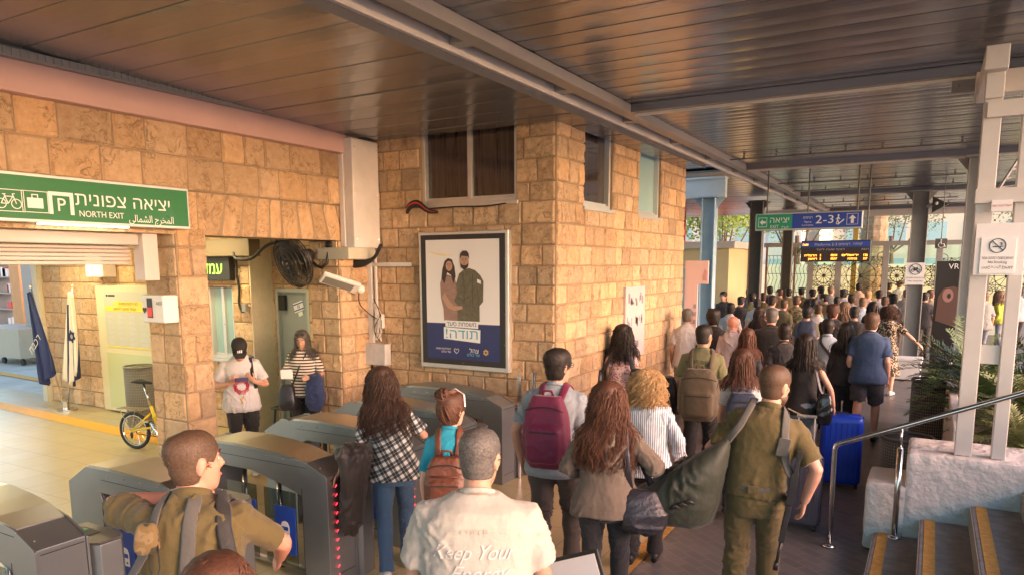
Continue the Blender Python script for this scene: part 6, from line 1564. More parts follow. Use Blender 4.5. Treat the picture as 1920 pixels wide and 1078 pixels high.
        def push(p):
            q_ = iH @ p; d = q_-Vector((0, -.008, .0)); k = math.sqrt((d.x/(.086*hvol))**2+(d.y/(.112))**2+(d.z/.135)**2)
            if 1e-4 < k < 1: p = HM @ (Vector((0, -.008, 0))+d/k)
            # shoulders and back
            z = p.z
            for i in range(len(tor)-1):
                c0_, a0, b0 = tor[i]; c1_, a1, b1 = tor[i+1]
                if c0_.z <= z <= c1_.z:
                    t_ = (z-c0_.z)/(c1_.z-c0_.z); c = c0_.lerp(c1_, t_); a_ = (a0*(1-t_)+a1*t_)*f.bw+.045; b_ = (b0*(1-t_)+b1*t_)*(.5+.5*f.bw)+.042
                    dx, dy = p.x-c.x, p.y-c.y; k = math.sqrt((dx/a_)**2+(dy/b_)**2)
                    if k < 1:
                        if k < .01: dy -= .05; k = .5
                        p = Vector((c.x+dx/k, c.y+dy/k, p.z))
                    break
            return p
        q = MB(); q.tone = []
        nl = max(12, n//14); locks = [(rnd.uniform(0, 6.28), rnd.uniform(.7, 1.3), rnd.random()) for _ in range(nl)]
        thick = {0: .011, 1: .0052, 2: .0026}[near]*(1.5 if kind == 'curly' else 1)
        for k in range(n):
            li = k % nl; ph, fq, tn = locks[li]; ph += rnd.gauss(0, .45 if kind != 'curly' else 1.6); fly = rnd.random() < .07
            az = -math.pi/2+((li+rnd.uniform(-.6, .6))/nl-.5)*2*math.pi*(.50 if f.face else .80)      # leaves the face free
            el = 1.72*math.sqrt(rnd.random())-.2
            nrm = Vector((math.cos(az)*math.cos(el), math.sin(az)*math.cos(el), math.sin(el)))
            p = HM @ (Vector((0, -.008, 0))+Vector((nrm.x*.088*hvol, nrm.y*.114, nrm.z*.136)))
            out = (HM.to_3x3() @ Vector((math.cos(az), math.sin(az), 0))); pts = [p]; total = L_*rnd.uniform(.82, 1.05)+.11*max(0, el); dl = total/seg
            vel = (out*.6+Vector((0, 0, -.5))).normalized()
            amp = {'long': .006, 'wavy': .019, 'curly': .030}[kind]; frq = {'long': 9, 'wavy': 30, 'curly': 44}[kind]
            ln = 0
            for j in range(seg):
                vel = (vel*.35+Vector((0, 0, -1))*.65+(out*.10*(1 if kind != 'long' else .3) if j < 5 else Vector((0, 0, 0)))).normalized()
                p = p+vel*dl; p = push(p); ln += dl
                w_ = amp*min(1, ln/.12); pts.append(p+Vector((math.sin(ph+ln*frq*fq), .6*math.cos(ph+ln*frq*fq), 0))*w_+out*(rnd.uniform(0, .010)*hvol*(2 if kind == 'curly' else 1)+(.035*ln/total if fly else 0)))
            n0 = len(q.v); q.tube(pts, [thick*(1-.75*(j/seg)**3) for j in range(seg+1)], 3 if near < 2 else 3, b=thick*.6 if near else thick)
            cc = min(1, max(0, .5*tn+.5*rnd.random())); q.tone += [(cc, cc, cc)]*(len(q.v)-n0)
        f.child('hair_strands', m, q, smooth=True)
    elif kind == 'hood':
        q = MB(); q.loft([(HM @ Vector((0, cy-.01, z+.008)), HM.to_3x3() @ Vector((a+.030, 0, 0)), HM.to_3x3() @ Vector((0, b+.026, 0))) for z, cy, a, b in HEADS if z > -.06], 22)
        q.tube([f.bend((0, -.03, 1.36)), f.bend((0, -.03, 1.46)), HM @ Vector((0, -.035, -.05)), HM @ Vector((0, -.02, .02))], [.15, .105, .09, .08], 16)
        vs, ns, fs = fuse(q, vx+.003, 3); vs = wrinkle(vs, ns, .006, 1.5, 3); finish('head_scarf', [p*f.s for p in vs], fs, m, f.t)

def back_text(f, body, size, m, x, z, squeeze=None, bold=.001, arc=0., name='lettering', slant=0.):
    """lettering laid on the back of the shirt"""
    v2, fs = letters(body, size, bold, 'CENTER', slant); me = bpy.data.meshes.new(name); me.from_pydata([(v.x, v.y, 0) for v in v2], [], fs)
    bm = bmesh.new(); bm.from_mesh(me); bmesh.ops.triangulate(bm, faces=bm.faces); bmesh.ops.subdivide_edges(bm, edges=[e for e in bm.edges if e.calc_length() > .02], cuts=2); bm.to_mesh(me); bm.free()
    xs = [v.co.x for v in me.vertices]; k = squeeze/(max(xs)-min(xs)) if squeeze else 1
    bv = BVHTree.FromPolygons(f.shirt[0], f.shirt[1])
    for v in me.vertices:
        px, pz = v.co.x*k, v.co.y
        if arc: pz -= arc*px*px
        hit = bv.ray_cast(Vector((x+px, -1, z+pz)), Vector((0, 1, 0)))
        v.co = (hit[0]+hit[1]*.005)*f.s if hit[0] else Vector((x+px, -.15, z+pz))*f.s
    me.materials.clear(); me.materials.append(m); me.name = name
    q = bpy.data.objects.new(name, me); COL.objects.link(q); q.parent = f.t; return q

def hug(f, pts, off=.012):
    """smooth a strap path and lay it on the garment"""
    P_ = [Vector(pts[0])]+[Vector(q) for q in pts]+[Vector(pts[-1])]; out = []
    for i in range(1, len(P_)-2):
        for k in range(5):
            t = k/5; a, b, c, d = P_[i-1], P_[i], P_[i+1], P_[i+2]
            out.append(.5*((2*b)+(c-a)*t+(2*a-5*b+4*c-d)*t*t+(3*b-a-3*c+d)*t**3))
    out.append(P_[-1]); out = [f.bend(q) for q in out]; ups = []
    bv = BVHTree.FromPolygons(*f.shirt) if f.shirt else None; res = []
    for q in out:
        n = Vector((q.x*.3, q.y, .3)).normalized()
        if bv:
            l, nn, i_, d = bv.find_nearest(q)
            if l is not None:
                if (q-l).dot(nn) < off or d < .05: q = l+nn*off
                n = nn
        res.append(q); ups.append(n)
    for _ in range(3): res = [res[0]]+[(res[i-1]+res[i]*2+res[i+1])/4 for i in range(1, len(res)-1)]+[res[-1]]; ups = [ups[0]]+[(ups[i-1]+ups[i]+ups[i+1]).normalized() for i in range(1, len(ups)-1)]+[ups[-1]]
    return res, ups
def held(f, name, label, cat, c, group=None):
    """a thing carried by figure f, its root at the point c of the figure's space"""
    p = f.W @ Vector(c); t = thing(name, label, cat, tuple(p), 0, group); t_ = t
    def B(nm, m, mb, smooth=True, bent=True, bevel=0):
        mb.v = [f.W @ (f.bend(q) if bent else q) for q in mb.v]; return mb.build(nm, m, t_, smooth=smooth, bevel=bevel)
    return t, B
def softbox(c, w_, d_, h_, voxel=.012, ex=4., bulge=.12, taper=.1, seed=1, amp=.006, extra=None, prof=None):
    mb = MB(); c = Vector(c); secs = []
    n = 9
    for j in range(n):
        t_ = j/(n-1); z = c.z-h_/2+h_*t_; e = (1-(2*t_-1)**6)**.5 if 0 < t_ < 1 else .35; k = 1+bulge*math.sin(math.pi*min(1, t_*1.15))-taper*t_
        if j in (0, n-1): e = .72
        secs.append(((c.x, c.y, z), (w_/2*e*k, 0, 0), (0, d_/2*e*k, 0)))
    mb.loft(secs, 28, ex)
    if extra: extra(mb)
    vs, ns, fs = fuse(mb, voxel, 4); vs = wrinkle(vs, ns, amp, 1.6, seed); q = MB(); q.v = vs; q.f = fs; return q
def backpack(f, label, m, w_=.30, d_=.17, h_=.46, zc=1.19, strap=None, near=1, pocket=True, sx=.085, group='backpacks worn by travellers', handle=True, flaps=False):
    yb = -.135-d_/2-(.01 if f.bw <= 1 else .03*f.bw)
    t, B = held(f, 'backpack', label, 'backpack', (0, yb, zc-h_/2), group)
    vx = .012 if near else .022
    def ex(mb):
        if pocket: mb.loft([((0, yb-d_*.42, zc-h_*.40+h_*.5*q), (w_*.40*e, 0, 0), (0, d_*.26*e, 0)) for q, e in ((0, .7), (.1, .98), (.5, 1.), (.9, .98), (1., .7))], 20, 4)
    B('pack', m, softbox((0, yb, zc), w_, d_, h_, vx, seed=len(label), extra=ex))
    sm = strap or m
    for sg in (-1, 1):
        q = MB(); pts = [(sg*sx*.8, yb+d_*.3, zc+h_*.36), (sg*sx, -.10, 1.455), (sg*(sx+.012), -.02, 1.505), (sg*(sx+.02), .07, 1.46), (sg*(sx+.04), .145, 1.32), (sg*(sx+.07), .13, 1.15), (sg*(sx+.09), .03, 1.03), (sg*w_*.45, yb+d_*.2, zc-h_*.38)]
        p2, ups = hug(f, pts, .009); q.tube([f.bend(pts[0])]+p2[3:-3]+[f.bend(pts[-1])], .026, 6, b=.006, up=[(0, -1, .3)]+ups[3:-3]+[(sg, 0, 0)], ex=4); B('strap', sm, q, bent=False)
    if near:
        q = MB(); zt_ = zc+h_*.30
        q.tube([(x, yb-d_*.52*(1-abs(x/w_)**2*.7), zt_+.03*(1-(x/(w_*.45))**2)) for x in [w_*.45*(k/6-1) for k in range(13)]], .004, 5); B('zip', M_RUB, q)
        if pocket: q = MB(); q.tube([(x, yb-d_*.70, zc+h_*.02) for x in [w_*.33*(k/5-1) for k in range(11)]], .0035, 5); B('pocket_zip', M_RUB, q)
        if handle: q = MB(); q.tube([(-.04, yb+.03, zc+h_*.47), (-.03, yb+.0, zc+h_*.47+.05), (.03, yb, zc+h_*.47+.05), (.04, yb+.03, zc+h_*.47)], .012, 6, b=.005, ex=4); B('handle', sm, q)
    return t, B
def strap_across(f, B, m, a, b, front=True, sx=.1, w_=.02):
    """one strap from hip point a (figure space) over the shoulder at x = sx and down the front to b"""
    q = MB(); s = 1 if sx > 0 else -1
    pts = [a, (a[0]*.6+sx*.4, -.155, 1.15), (sx*1.0, -.13, 1.36), (sx*1.05, -.075, 1.47), (sx*1.05, -.005, 1.505), (sx, .07, 1.46), (b[0]*.3+sx*.7, .145, 1.3), b]
    pts, ups = hug(f, pts); q.tube(pts, w_, 6, b=.004, up=ups, ex=4); B('strap', m, q, bent=False)
def case_(f_or_none, name, label, x, y, rz, w_, d_, h_, m, z=.05, handle=False, hm=None):
    t = thing(name, label, 'suitcase', (x, y, 0), rz); b = lambda nm, mt, mb, **k: mb.build(nm, mt, t, world=False, **k)
    mb = MB(); mb.loft([((0, 0, z+h_*q), (w_/2*e, 0, 0), (0, d_/2*e, 0)) for q, e in ((0, .9), (.03, .98), (.1, 1), (.9, 1), (.97, .98), (1, .9))], 40, 6); b('shell', m, mb, smooth=True)
    mb = MB()
    for k in range(7): xx = -w_*.38+w_*.76*k/6; mb.box(xx-.006, xx+.006, -d_/2-.004, d_/2+.004, z+.06, z+h_-.06)
    b('ribs', m, mb, bevel=.002)
    mb = MB(); mb.box(-w_/2-.002, w_/2+.002, -.008, .008, z+.01, z+h_-.005); b('seam', M_BLACKP, mb)
    for sx in (-1, 1):
        for sy in (-1, 1): mb = MB(); mb.tube([(sx*w_*.4-.012, sy*d_*.38, .026), (sx*w_*.4+.012, sy*d_*.38, .026)], .025, 12); b('wheel', M_RUB, mb)
    mb = MB(); mb.tube([(-.05, 0, z+h_-.01), (-.05, 0, z+h_+.03), (.05, 0, z+h_+.03), (.05, 0, z+h_-.01)], .009, 6); b('top_handle', M_BLACKP, mb)
    if handle: mb = MB(); [mb.tube([(sx*.07, d_*.3, z+h_*.5), (sx*.07, d_*.3, z+h_+handle)], .007, 6) for sx in (-1, 1)]; mb.tube([(-.085, d_*.3, z+h_+handle), (.085, d_*.3, z+h_+handle)], .014, 8); b('pull_handle', M_ALU, mb)
    return t
# ============================================================ the crowd
HDG = hairmat('dark_grey_hair', (.035, .03, .027), (.14, .125, .11)); OLV = cloth('olive_uniform_cloth', (.105, .080, .028)); OLV2 = cloth('faded_olive_cloth', (.13, .115, .06)); TAUPE = cloth('taupe_blouse', (.145, .115, .088)); BLK = cloth('black_cloth', (.016, .015, .016)); BLK2 = cloth('charcoal_cloth', (.035, .033, .036))
WHT = cloth('white_cloth', (.52, .51, .51)); OFFW = cloth('pale_grey_green_tee', (.40, .395, .35)); LBLU = cloth('light_blue_cloth', (.36, .46, .56)); GBLU = cloth('grey_blue_tee', (.26, .31, .35)); TEAL = cloth('teal_top', (.012, .26, .38)); NAVY = cloth('navy_cloth', (.02, .028, .06)); BLUT = cloth('dusty_blue_tee', (.035, .07, .15))
DEN = cloth('blue_denim', (.045, .10, .19), bump=.5); GDEN = cloth('grey_denim', (.20, .22, .26), bump=.5); BDEN = cloth('black_denim', (.018, .019, .023)); GTR = cloth('grey_brown_trousers', (.075, .062, .055)); DGR = cloth('dark_grey_shorts', (.065, .062, .075)); BEI = cloth('beige_uniform_cloth', (.48, .34, .25)); SAND = cloth('sand_grey_uniform', (.33, .28, .20))
PINKW = cloth('pale_pink_shirt', (.46, .39, .40)); GRN = cloth('pale_olive_cloth', (.16, .155, .075)); GRY = cloth('grey_cloth', (.28, .28, .26)); YLW = cloth('lime_yellow_cloth', (.50, .52, .06)); PURP = cloth('dull_purple_cloth', (.20, .13, .22))
PLAID = cloth('plaid_shirt', (.1, .1, .1), patt=p_plaid); STRP = cloth('blue_white_striped_shirt', (.5, .55, .6), patt=p_stripes(0, 62, .42, (.66, .68, .70), (.14, .26, .38)))
HSTR = cloth('brown_white_striped_top', (.5, .45, .4), patt=p_stripes(2, 26, .48, (.70, .64, .55), (.06, .035, .025)))
FLOR = cloth('pink_floral_top', (.5, .4, .4), patt=p_vor(75, [(0, (.60, .50, .47)), (.35, (.42, .10, .14)), (.55, (.66, .57, .54)), (.75, (.20, .10, .10)), (.85, (.55, .30, .30))]))
LEOP = cloth('leopard_print', (.2, .15, .1), patt=p_vor(52, [(0, (.02, .017, .015)), (.42, (.42, .33, .22)), (.62, (.03, .022, .02)), (.8, (.50, .42, .30))]))
CAMO = cloth('camouflage_cloth', (.2, .18, .1), patt=p_noise(14, [(0, (.05, .055, .03)), (.42, (.17, .15, .07)), (.52, (.33, .28, .16)), (.6, (.10, .08, .04))]))
OCAMO = cloth('orange_camouflage_cloth', (.4, .2, .1), patt=p_noise(13, [(0, (.04, .035, .02)), (.42, (.17, .11, .04)), (.55, (.22, .15, .07)), (.62, (.12, .08, .05))]))
MAR = cloth('maroon_nylon', (.15, .008, .048), .6); TANL = mat('tan_leather', (.125, .042, .021), .45, var=.22, vscale=7, bump=.5, bscale=30); NAVN = cloth('navy_nylon', (.015, .025, .06), .6); BLKN = cloth('black_nylon', (.014, .014, .015), .6); BRNN = cloth('brown_olive_nylon', (.10, .075, .045), .7); DUF = cloth('dark_green_duffel', (.026, .033, .02), .6); BLUN = cloth('blue_nylon', (.03, .10, .24), .6)
BLKL = mat('black_leather', (.025, .026, .034), .35, var=.15, bump=.4, bscale=50); STRG = cloth('grey_webbing', (.09, .088, .08)); SHOEK = mat('black_shoe', (.02, .02, .02), .5, var=.2); SHOEW = mat('white_shoe', (.6, .6, .58), .5, var=.1); SHOEB = mat('brown_boot', (.10, .05, .03), .5, var=.2)

# --- soldier leaning on the gate, lower left
p = person('soldier in olive uniform leaning on the gate, face turned right, lower left', 352, 808, 1.78, rel=-14, lean=14, yaw=-50, pitch=-4, bw=1.05, hair='buzz', hm=HBR, skin=3, top=('shirt', OLV), bottom=('trousers', OLV), shoes=SHOEB, near=2, face=True, armL=((-.38, .20, 1.47), (-.06, .30, 1.47)), armR=((.33, .20, 1.24), (.28, .42, 1.12)), group='people in the foreground')
t, B = held(p, 'rifle_sling', 'grey webbing slings crossing the back of the soldier leaning on the gate', 'sling', (0, -.15, 1.3))
strap_across(p, B, STRG, (.0, -.15, .95), (-.1, .14, 1.1), sx=.02, w_=.028); strap_across(p, B, STRG, (-.30, -.24, .85), (-.1, .14, 1.1), sx=-.11, w_=.024); strap_across(p, B, BLKN, (.24, -.08, 1.0), (.12, .15, 1.1), sx=.14, w_=.03)
q = MB(); q.box(-.02, .04, -.172, -.150, 1.06, 1.14); B('buckle', M_BLACKP, q, smooth=False, bevel=.004)
B('camouflage_pouch', OCAMO, softbox((-.13, -.155, 1.34), .085, .05, .12, .008, amp=.010, seed=3))
q = MB(); q.tube([(-.12, -.16, 1.33), (-.11, -.175, 1.24), (-.09, -.175, 1.17), (-.075, -.175, 1.24), (-.09, -.165, 1.33)], .003, 5); B('cord', M_RUB, q)

person('person at the bottom edge showing only reddish brown hair', 402, 1046, 1.62, rel=-20, hair='wavy', hm=HRB, skin=0, top=('tee', BLK), bottom=('jeans', BDEN), shoes=SHOEK, near=2, fem=True, hlen=.3, group='people in the foreground', strands=700)

# --- man in the pale tee
p = person('broad man in pale grey tee with Keep Your Energy lettering, cropped grey hair', 900, 802, 1.76, rel=-4, yaw=-16, pitch=6, bw=1.28, belly=.2, hair='buzz', hm=HGR, skin=2, glasses=True, top=('tee', OFFW), bottom=('trousers', GTR), shoes=SHOEK, near=2, face=True, ease=.012, group='people in the foreground', armL=((-.275, .05, 1.12), (-.25, .18, .92)), armR=((.275, .05, 1.12), (.25, .18, .92)), lean=8)
SCR = mat('white_script_print', (.56, .555, .53), .6)
back_text(p, 'Keep Your', .082, SCR, -.01, 1.285, squeeze=.33, slant=.5, bold=-.0004); back_text(p, 'Energy', .082, SCR, .01, 1.205, squeeze=.24, slant=.5, bold=-.0004); back_text(p, 'ETIPEB', .028, mat('pale_stitching', (.42, .40, .36), .7), .0, 1.365, squeeze=.11)

# --- long haired woman in plaid with the black jacket
p = person('woman with very long dark hair in black and white plaid shirt and blue jeans', 712, 688, 1.67, rel=2, lean=6, side=-7, yaw=8, pitch=10, fem=True, hair='wavy', hm=HDB, skin=1, top=('shirt', PLAID), bottom=('jeans', DEN), shoes=SHOEW, near=2, hlen=.46, hvol=1.12, strands=900, stride=.2, group='people in the foreground', armL=((-.26, .04, 1.14), (-.36, -.02, 1.02)), armR=((.26, .0, 1.16), (.20, .22, 1.16)))
t, B = held(p, 'draped_jacket', 'crumpled black jacket hanging from the arm of the woman in plaid', 'jacket', (-.45, .1, .9))
mb = MB(); jx, jy = -3.66, 3.97; mb.loft([((jx, jy, 1.10), (.07, 0, 0), (0, .10, 0)), ((jx, jy, 1.05), (.10, 0, 0), (0, .15, 0)), ((jx+.01, jy, .90), (.085, 0, 0), (0, .15, 0)), ((jx, jy, .72), (.075, 0, 0), (0, .12, 0)), ((jx, jy-.02, .52), (.06, 0, 0), (0, .09, 0)), ((jx, jy-.02, .42), (.03, 0, 0), (0, .04, 0))], 18)
vs, ns, fs = fuse(mb, .012, 3); q = MB(); q.v = [p.W.inverted() @ c for c in wrinkle(vs, ns, .030, 1.2, 4, (2, 2, .5))]; q.f = fs; B('cloth', cloth('black_jacket_cloth', (.022, .018, .017), .55), q, bent=False)

# --- bun
p = person('woman with hair bun and sunglasses on her head in a teal top', 845, 735, 1.60, rel=-8, yaw=-30, fem=True, hair='bun', hm=HRB, skin=0, top=('tee', TEAL), bottom=('jeans', BDEN), shoes=SHOEK, near=2, face=True, group='people in the foreground')
q = MB(); q.tube([p.HM @ Vector(c) for c in ((-.098, .02, .03), (-.080, .035, .11), (0, .045, .143), (.080, .035, .11), (.098, .02, .03))], .004, 6, b=.007); p.child('sunglasses', mat('white_sunglasses', (.7, .66, .6), .3), q)
t, B = backpack(p, 'tan leather backpack worn by the woman with the bun', TANL, .29, .14, .38, 1.13, near=1, group='backpacks in the foreground')
q = MB(); yb = -.205
q.tube([(x, yb-.10, 1.20) for x in (-.10, 0, .10)], .006, 5); q.tube([(-.135, yb-.06, 1.02), (-.06, yb-.112, 1.05), (.06, yb-.112, 1.05), (.135, yb-.06, 1.02)], .005, 5); B('seams', mat('dark_leather_seam', (.10, .03, .012), .5), q)

# --- maroon backpack
p = person('dark haired man with glasses in grey blue tee wearing the maroon backpack', 1045, 654, 1.80, rel=-14, yaw=-28, bw=1.12, hair='short', hm=HB, skin=1, glasses=True, top=('tee', GBLU), bottom=('trousers', GTR), shoes=SHOEB, near=2, face=True, group='people in the foreground', stride=.15, armL=((-.28, -.06, 1.15), (-.27, .02, .90)))
backpack(p, 'maroon nylon backpack on the man in the grey blue tee', MAR, .31, .18, .50, 1.18, near=1, group='backpacks in the foreground')

# --- long brown wavy hair
p = person('woman with long wavy brown hair in taupe blouse and black jeans', 1140, 716, 1.67, rel=-4, fem=True, bw=1.08, hair='wavy', hm=HRB, skin=1, top=('long', TAUPE), bottom=('jeans', BDEN), shoes=SHOEK, near=2, hlen=.48, hvol=1.12, strands=1000, ease=.014, group='people in the foreground', armR=((.34, -.05, 1.17), (.36, .18, 1.12)), armL=((-.27, 0, 1.14), (-.20, .20, 1.05)))
t, B = held(p, 'shoulder_bag', 'slouchy black shoulder bag at the hip of the woman in taupe', 'bag', (.27, -.08, .8))
mb = MB(); mb.loft([((.27, -.07, .74), (.08, 0, 0), (0, .05, 0)), ((.27, -.08, .78), (.15, .02, 0), (0, .08, 0)), ((.28, -.08, .88), (.16, .02, 0), (0, .09, 0)), ((.26, -.07, .98), (.13, .02, 0), (0, .05, 0)), ((.25, -.07, 1.03), (.09, 0, 0), (0, .02, 0))], 20, 3)
vs, ns, fs = fuse(mb, .011, 2); q = MB(); q.v = wrinkle(vs, ns, .014, 1.3, 8); q.f = fs; B('bag', BLKL, q)
q = MB(); q.tube([(.17, -.06, 1.0), (.15, -.14, 1.2), (.13, -.115, 1.40), (.125, -.03, 1.50), (.14, .07, 1.44), (.2, .13, 1.25), (.33, .0, 1.0)], .022, 6, b=.005, up=[(0, -1, 0), (0, -1, 0), (0, -.8, .6), (0, 0, 1), (0, .6, 1), (0, 1, 0), (0, 1, 0)]); B('strap', BLKL, q)

# --- curly blond
p = person('woman with curly blond hair in blue and white striped shirt', 1214, 694, 1.60, rel=-6, fem=True, bw=1.1, hair='curly', hm=HBL, skin=0, top=('long', STRP), bottom=('trousers', BLK), shoes=SHOEK, near=2, hlen=.19, hvol=1.22, strands=700, ease=.016, group='people in the foreground', armR=((.28, -.02, 1.15), (.27, .16, 1.0)))
t, B = held(p, 'tote_bag', 'white tote bag with red trim beside the woman in the striped shirt', 'bag', (.33, .12, .7))
q = MB(); q.loft([((.32, .12, .58), (.13, -.05, 0), (.01, .05, 0)), ((.32, .12, .62), (.16, -.06, 0), (.02, .06, 0)), ((.32, .12, .88), (.15, -.05, 0), (.01, .04, 0))], 16, 4); B('bag', WHT, q)
q = MB(); q.tube([(.24, .15, .88), (.27, .14, 1.02), (.33, .12, 1.02), (.40, .08, .88)], .010, 5, b=.004); B('handles', WHT, q); q = MB(); q.box(.18, .47, .045, .055, .84, .865); B('trim', M_RED, q, smooth=False)

# --- floral
p = person('woman with long black hair in pink floral top walking beside the orange wall', 1168, 608, 1.66, rel=-6, fem=True, hair='wavy', hm=HB, skin=2, top=('tee', FLOR), bottom=('wide', BLK), shoes=SHOEK, near=1, hlen=.42, hvol=1.2, strands=520, ease=.014)
t, B = held(p, 'shoulder_bag', 'black shoulder bag with wide straps on the floral woman', 'bag', (-.2, -.1, 1.0))
strap_across(p, B, BLKL, (-.30, -.10, 1.0), (-.2, .1, 1.0), sx=-.13, w_=.03); strap_across(p, B, BLKL, (.20, -.14, 1.0), (.2, .1, 1.0), sx=.12, w_=.035)
B('bag', BLKL, softbox((-.30, -.06, .98), .12, .3, .30, seed=2)); B('bag_pocket', BLKL, softbox((.21, -.17, 1.02), .17, .10, .28, seed=5))

# --- soldier with the duffel and the rifle
p = person('soldier in olive uniform with green duffel on his left and rifle on his right', 1455, 684, 1.80, rel=-2, lean=4, side=7, yaw=-32, bw=1.02, hair='buzz', hm=HBR, skin=1, beard=True, tuck=True, top=('shirt', OLV), bottom=('trousers', OLV), shoes=SHOEB, near=2, face=True, stride=.13, ease=.008, group='people in the foreground', armL=((-.30, .02, 1.17), (-.26, .18, 1.02)), armR=((.33, -.06, 1.16), (.30, .02, .92), ((-.1, .15, -.9), (-1, 0, .1), .9)))
q = MB(); q.tube([p.bend((.185*math.cos(a), .134*math.sin(a), .985)) for a in [k*math.pi/14 for k in range(29)]], .006, 6, b=.02, up=(0, 0, 1), cap=False); p.child('belt', STRG, q); q = MB(); q.box(-.03, .03, -.148, -.136, .965, 1.01); p.child('belt_loops', OLV, q)
for sg in (-1, 1):
    q = MB(); q.tube([p.bend((sg*.10, -.02, 1.497)), p.bend((sg*.21, -.01, 1.462))], .022, 4, b=.004, up=(0, 0, 1)); p.child('epaulette', OLV, q)
t, B = held(p, 'duffel_bag', 'large dark green duffel bag slung at the left of the soldier', 'bag', (-.46, -.1, .75))
mb = MB(); mb.loft([((-.46, -.10, .70), (.15, 0, 0), (0, .10, 0)), ((-.49, -.10, .74), (.25, 0, 0), (0, .17, 0)), ((-.49, -.10, .84), (.29, 0, .03), (0, .20, 0)), ((-.46, -.10, .97), (.28, 0, .06), (0, .19, 0)), ((-.38, -.11, 1.09), (.22, 0, .09), (0, .15, 0)), ((-.27, -.12, 1.20), (.11, 0, .05), (0, .08, 0)), ((-.20, -.13, 1.26), (.035, 0, .02), (0, .035, 0))], 22, 2.4)
vs, ns, fs = fuse(mb, .013, 3); q = MB(); q.v = wrinkle(vs, ns, .030, .75, 3, (1.2, 1.2, .5)); q.f = fs; B('bag', DUF, q, bent=False)
q = MB(); q.tube([(-.22, -.14, 1.22), (-.15, -.15, 1.36), (-.11, -.09, 1.48), (-.10, -.01, 1.52), (-.11, .08, 1.46), (-.2, .13, 1.25), (-.40, .02, 1.05)], .024, 6, b=.006, up=[(0, -1, 0), (0, -1, .2), (0, -.6, 1), (0, 0, 1), (0, .6, 1), (0, 1, 0), (0, 1, 0)]); B('strap', STRG, q)
q = MB()
for k, (x, z) in enumerate(((-.40, .88), (-.36, .90), (-.44, .86))): q.tube([(x-.03, -.30, z), (x, -.315, z+.03), (x+.03, -.30, z+.01)], .012, 5)
B('buckles', M_BLACKP, q, bent=False)
t, B = held(p, 'rifle', 'short black rifle hanging at the right hip of the soldier', 'rifle', (.25, -.1, .8))
q = MB(); Mr = Matrix.Translation((.235, -.135, 1.12)) @ Matrix.Rotation(R(8), 4, 'Y')
q.box(-.02, .02, -.028, .028, -.20, .0, Mr); q.box(-.014, .014, -.055, -.02, -.33, -.20, Mr); q.box(-.017, .017, -.03, .03, -.44, -.20, Mr); B('receiver', M_BLACKP, q, smooth=False, bent=False, bevel=.003)
q = MB(); q.tube([Mr @ Vector((0, 0, -.44)), Mr @ Vector((0, 0, -.60))], .010, 8); q.tube([Mr @ Vector((0, 0, -.58)), Mr @ Vector((0, 0, -.63))], .015, 8); B('barrel', M_BLACKP, q, bent=False)
q = MB(); q.tube([Mr @ Vector((0, .03, -.16)), Mr @ Vector((0, .09, -.18)), Mr @ Vector((0, .15, -.23))], .013, 6, b=.03, ex=4); B('magazine', M_BLACKP, q, bent=False); q = MB(); q.box(-.012, .012, -.03, .012, 0, .10, Mr); q.box(-.016, .016, -.05, .03, .10, .14, Mr); B('stock', M_BLACKP, q, smooth=False, bent=False, bevel=.003)
strap_across(p, B, STRG, (.22, -.15, 1.1), (.05, .15, 1.1), sx=.10, w_=.026); q = MB(); q.box(.085, .155, -.165, -.14, 1.22, 1.33); B('strap_buckle', STRG, q, smooth=False, bevel=.004)

# --- middle crowd
p = person('young soldier in olive tee with curved Hebrew lettering and a huge brown pack', 1320, 608, 1.78, rel=-4, yaw=-26, bw=1.1, hair='buzz', hm=HB, skin=2, face=True, top=('tee', GRN), bottom=('trousers', BLK), shoes=SHOEK, near=1, ease=.012)
back_text(p, H('גדוד הפיקוד'), .06, M_PRINTK, -.05, 1.36, squeeze=.24, arc=1.6)
backpack(p, 'huge brown olive pack low on the back of the soldier with lettered tee', BRNN, .40, .26, .52, 1.03, near=1, sx=.12)
t, B = held(p, 'side_bag', 'black side bag at the left elbow of the soldier with lettered tee', 'bag', (-.33, 0, .8)); B('bag', BLKN, softbox((-.36, -.02, .92), .2, .3, .5, .018, seed=3))
p = person('woman with dark red hair and white tee wearing a navy backpack', 1392, 655, 1.63, rel=4, fem=True, hair='long', hm=HRB, skin=1, top=('tee', WHT), bottom=('jeans', BDEN), shoes=SHOEK, near=1, hlen=.30, hvol=1.1, strands=420)
backpack(p, 'navy backpack hanging low on the woman with dark red hair', NAVN, .32, .2, .5, 1.08, near=1)
person('grey haired man in white shirt close to the orange wall', 1289, 578, 1.74, rel=-6, yaw=-20, bw=1.05, hair='buzz', hm=HGR, skin=2, face=True, top=('tee', WHT), bottom=('trousers', GRY), shoes=SHOEK, near=1)
person('person in black top with thick black hair between the wall man and the bald man', 1338, 581, 1.72, rel=0, bw=1.1, hair='curly_short', hm=HB, skin=2, top=('coat', BLK), bottom=('trousers', BLK), shoes=SHOEK, near=1)
p = person('bald sunburnt man with glasses in pale pink shirt', 1375, 592, 1.66, rel=-8, yaw=-20, hair='bald', skin=3, glasses=True, face=True, top=('shirt', PINKW), bottom=('trousers', GTR), shoes=SHOEK, near=1)
p = person('heavy man in black tee with cropped greying hair', 1448, 577, 1.80, rel=-4, yaw=-8, bw=1.2, hair='buzz', hm=HGR, skin=3, top=('tee', BLK), bottom=('trousers', BLK2), shoes=SHOEK, near=1, ease=.01)
person('woman with long auburn hair in front of the heavy man in black', 1402, 616, 1.60, rel=-4, fem=True, hair='long', hm=HRB, skin=1, top=('long', BLK2), bottom=('jeans', BDEN), shoes=SHOEK, near=1, hlen=.36, hvol=1.05, strands=300)
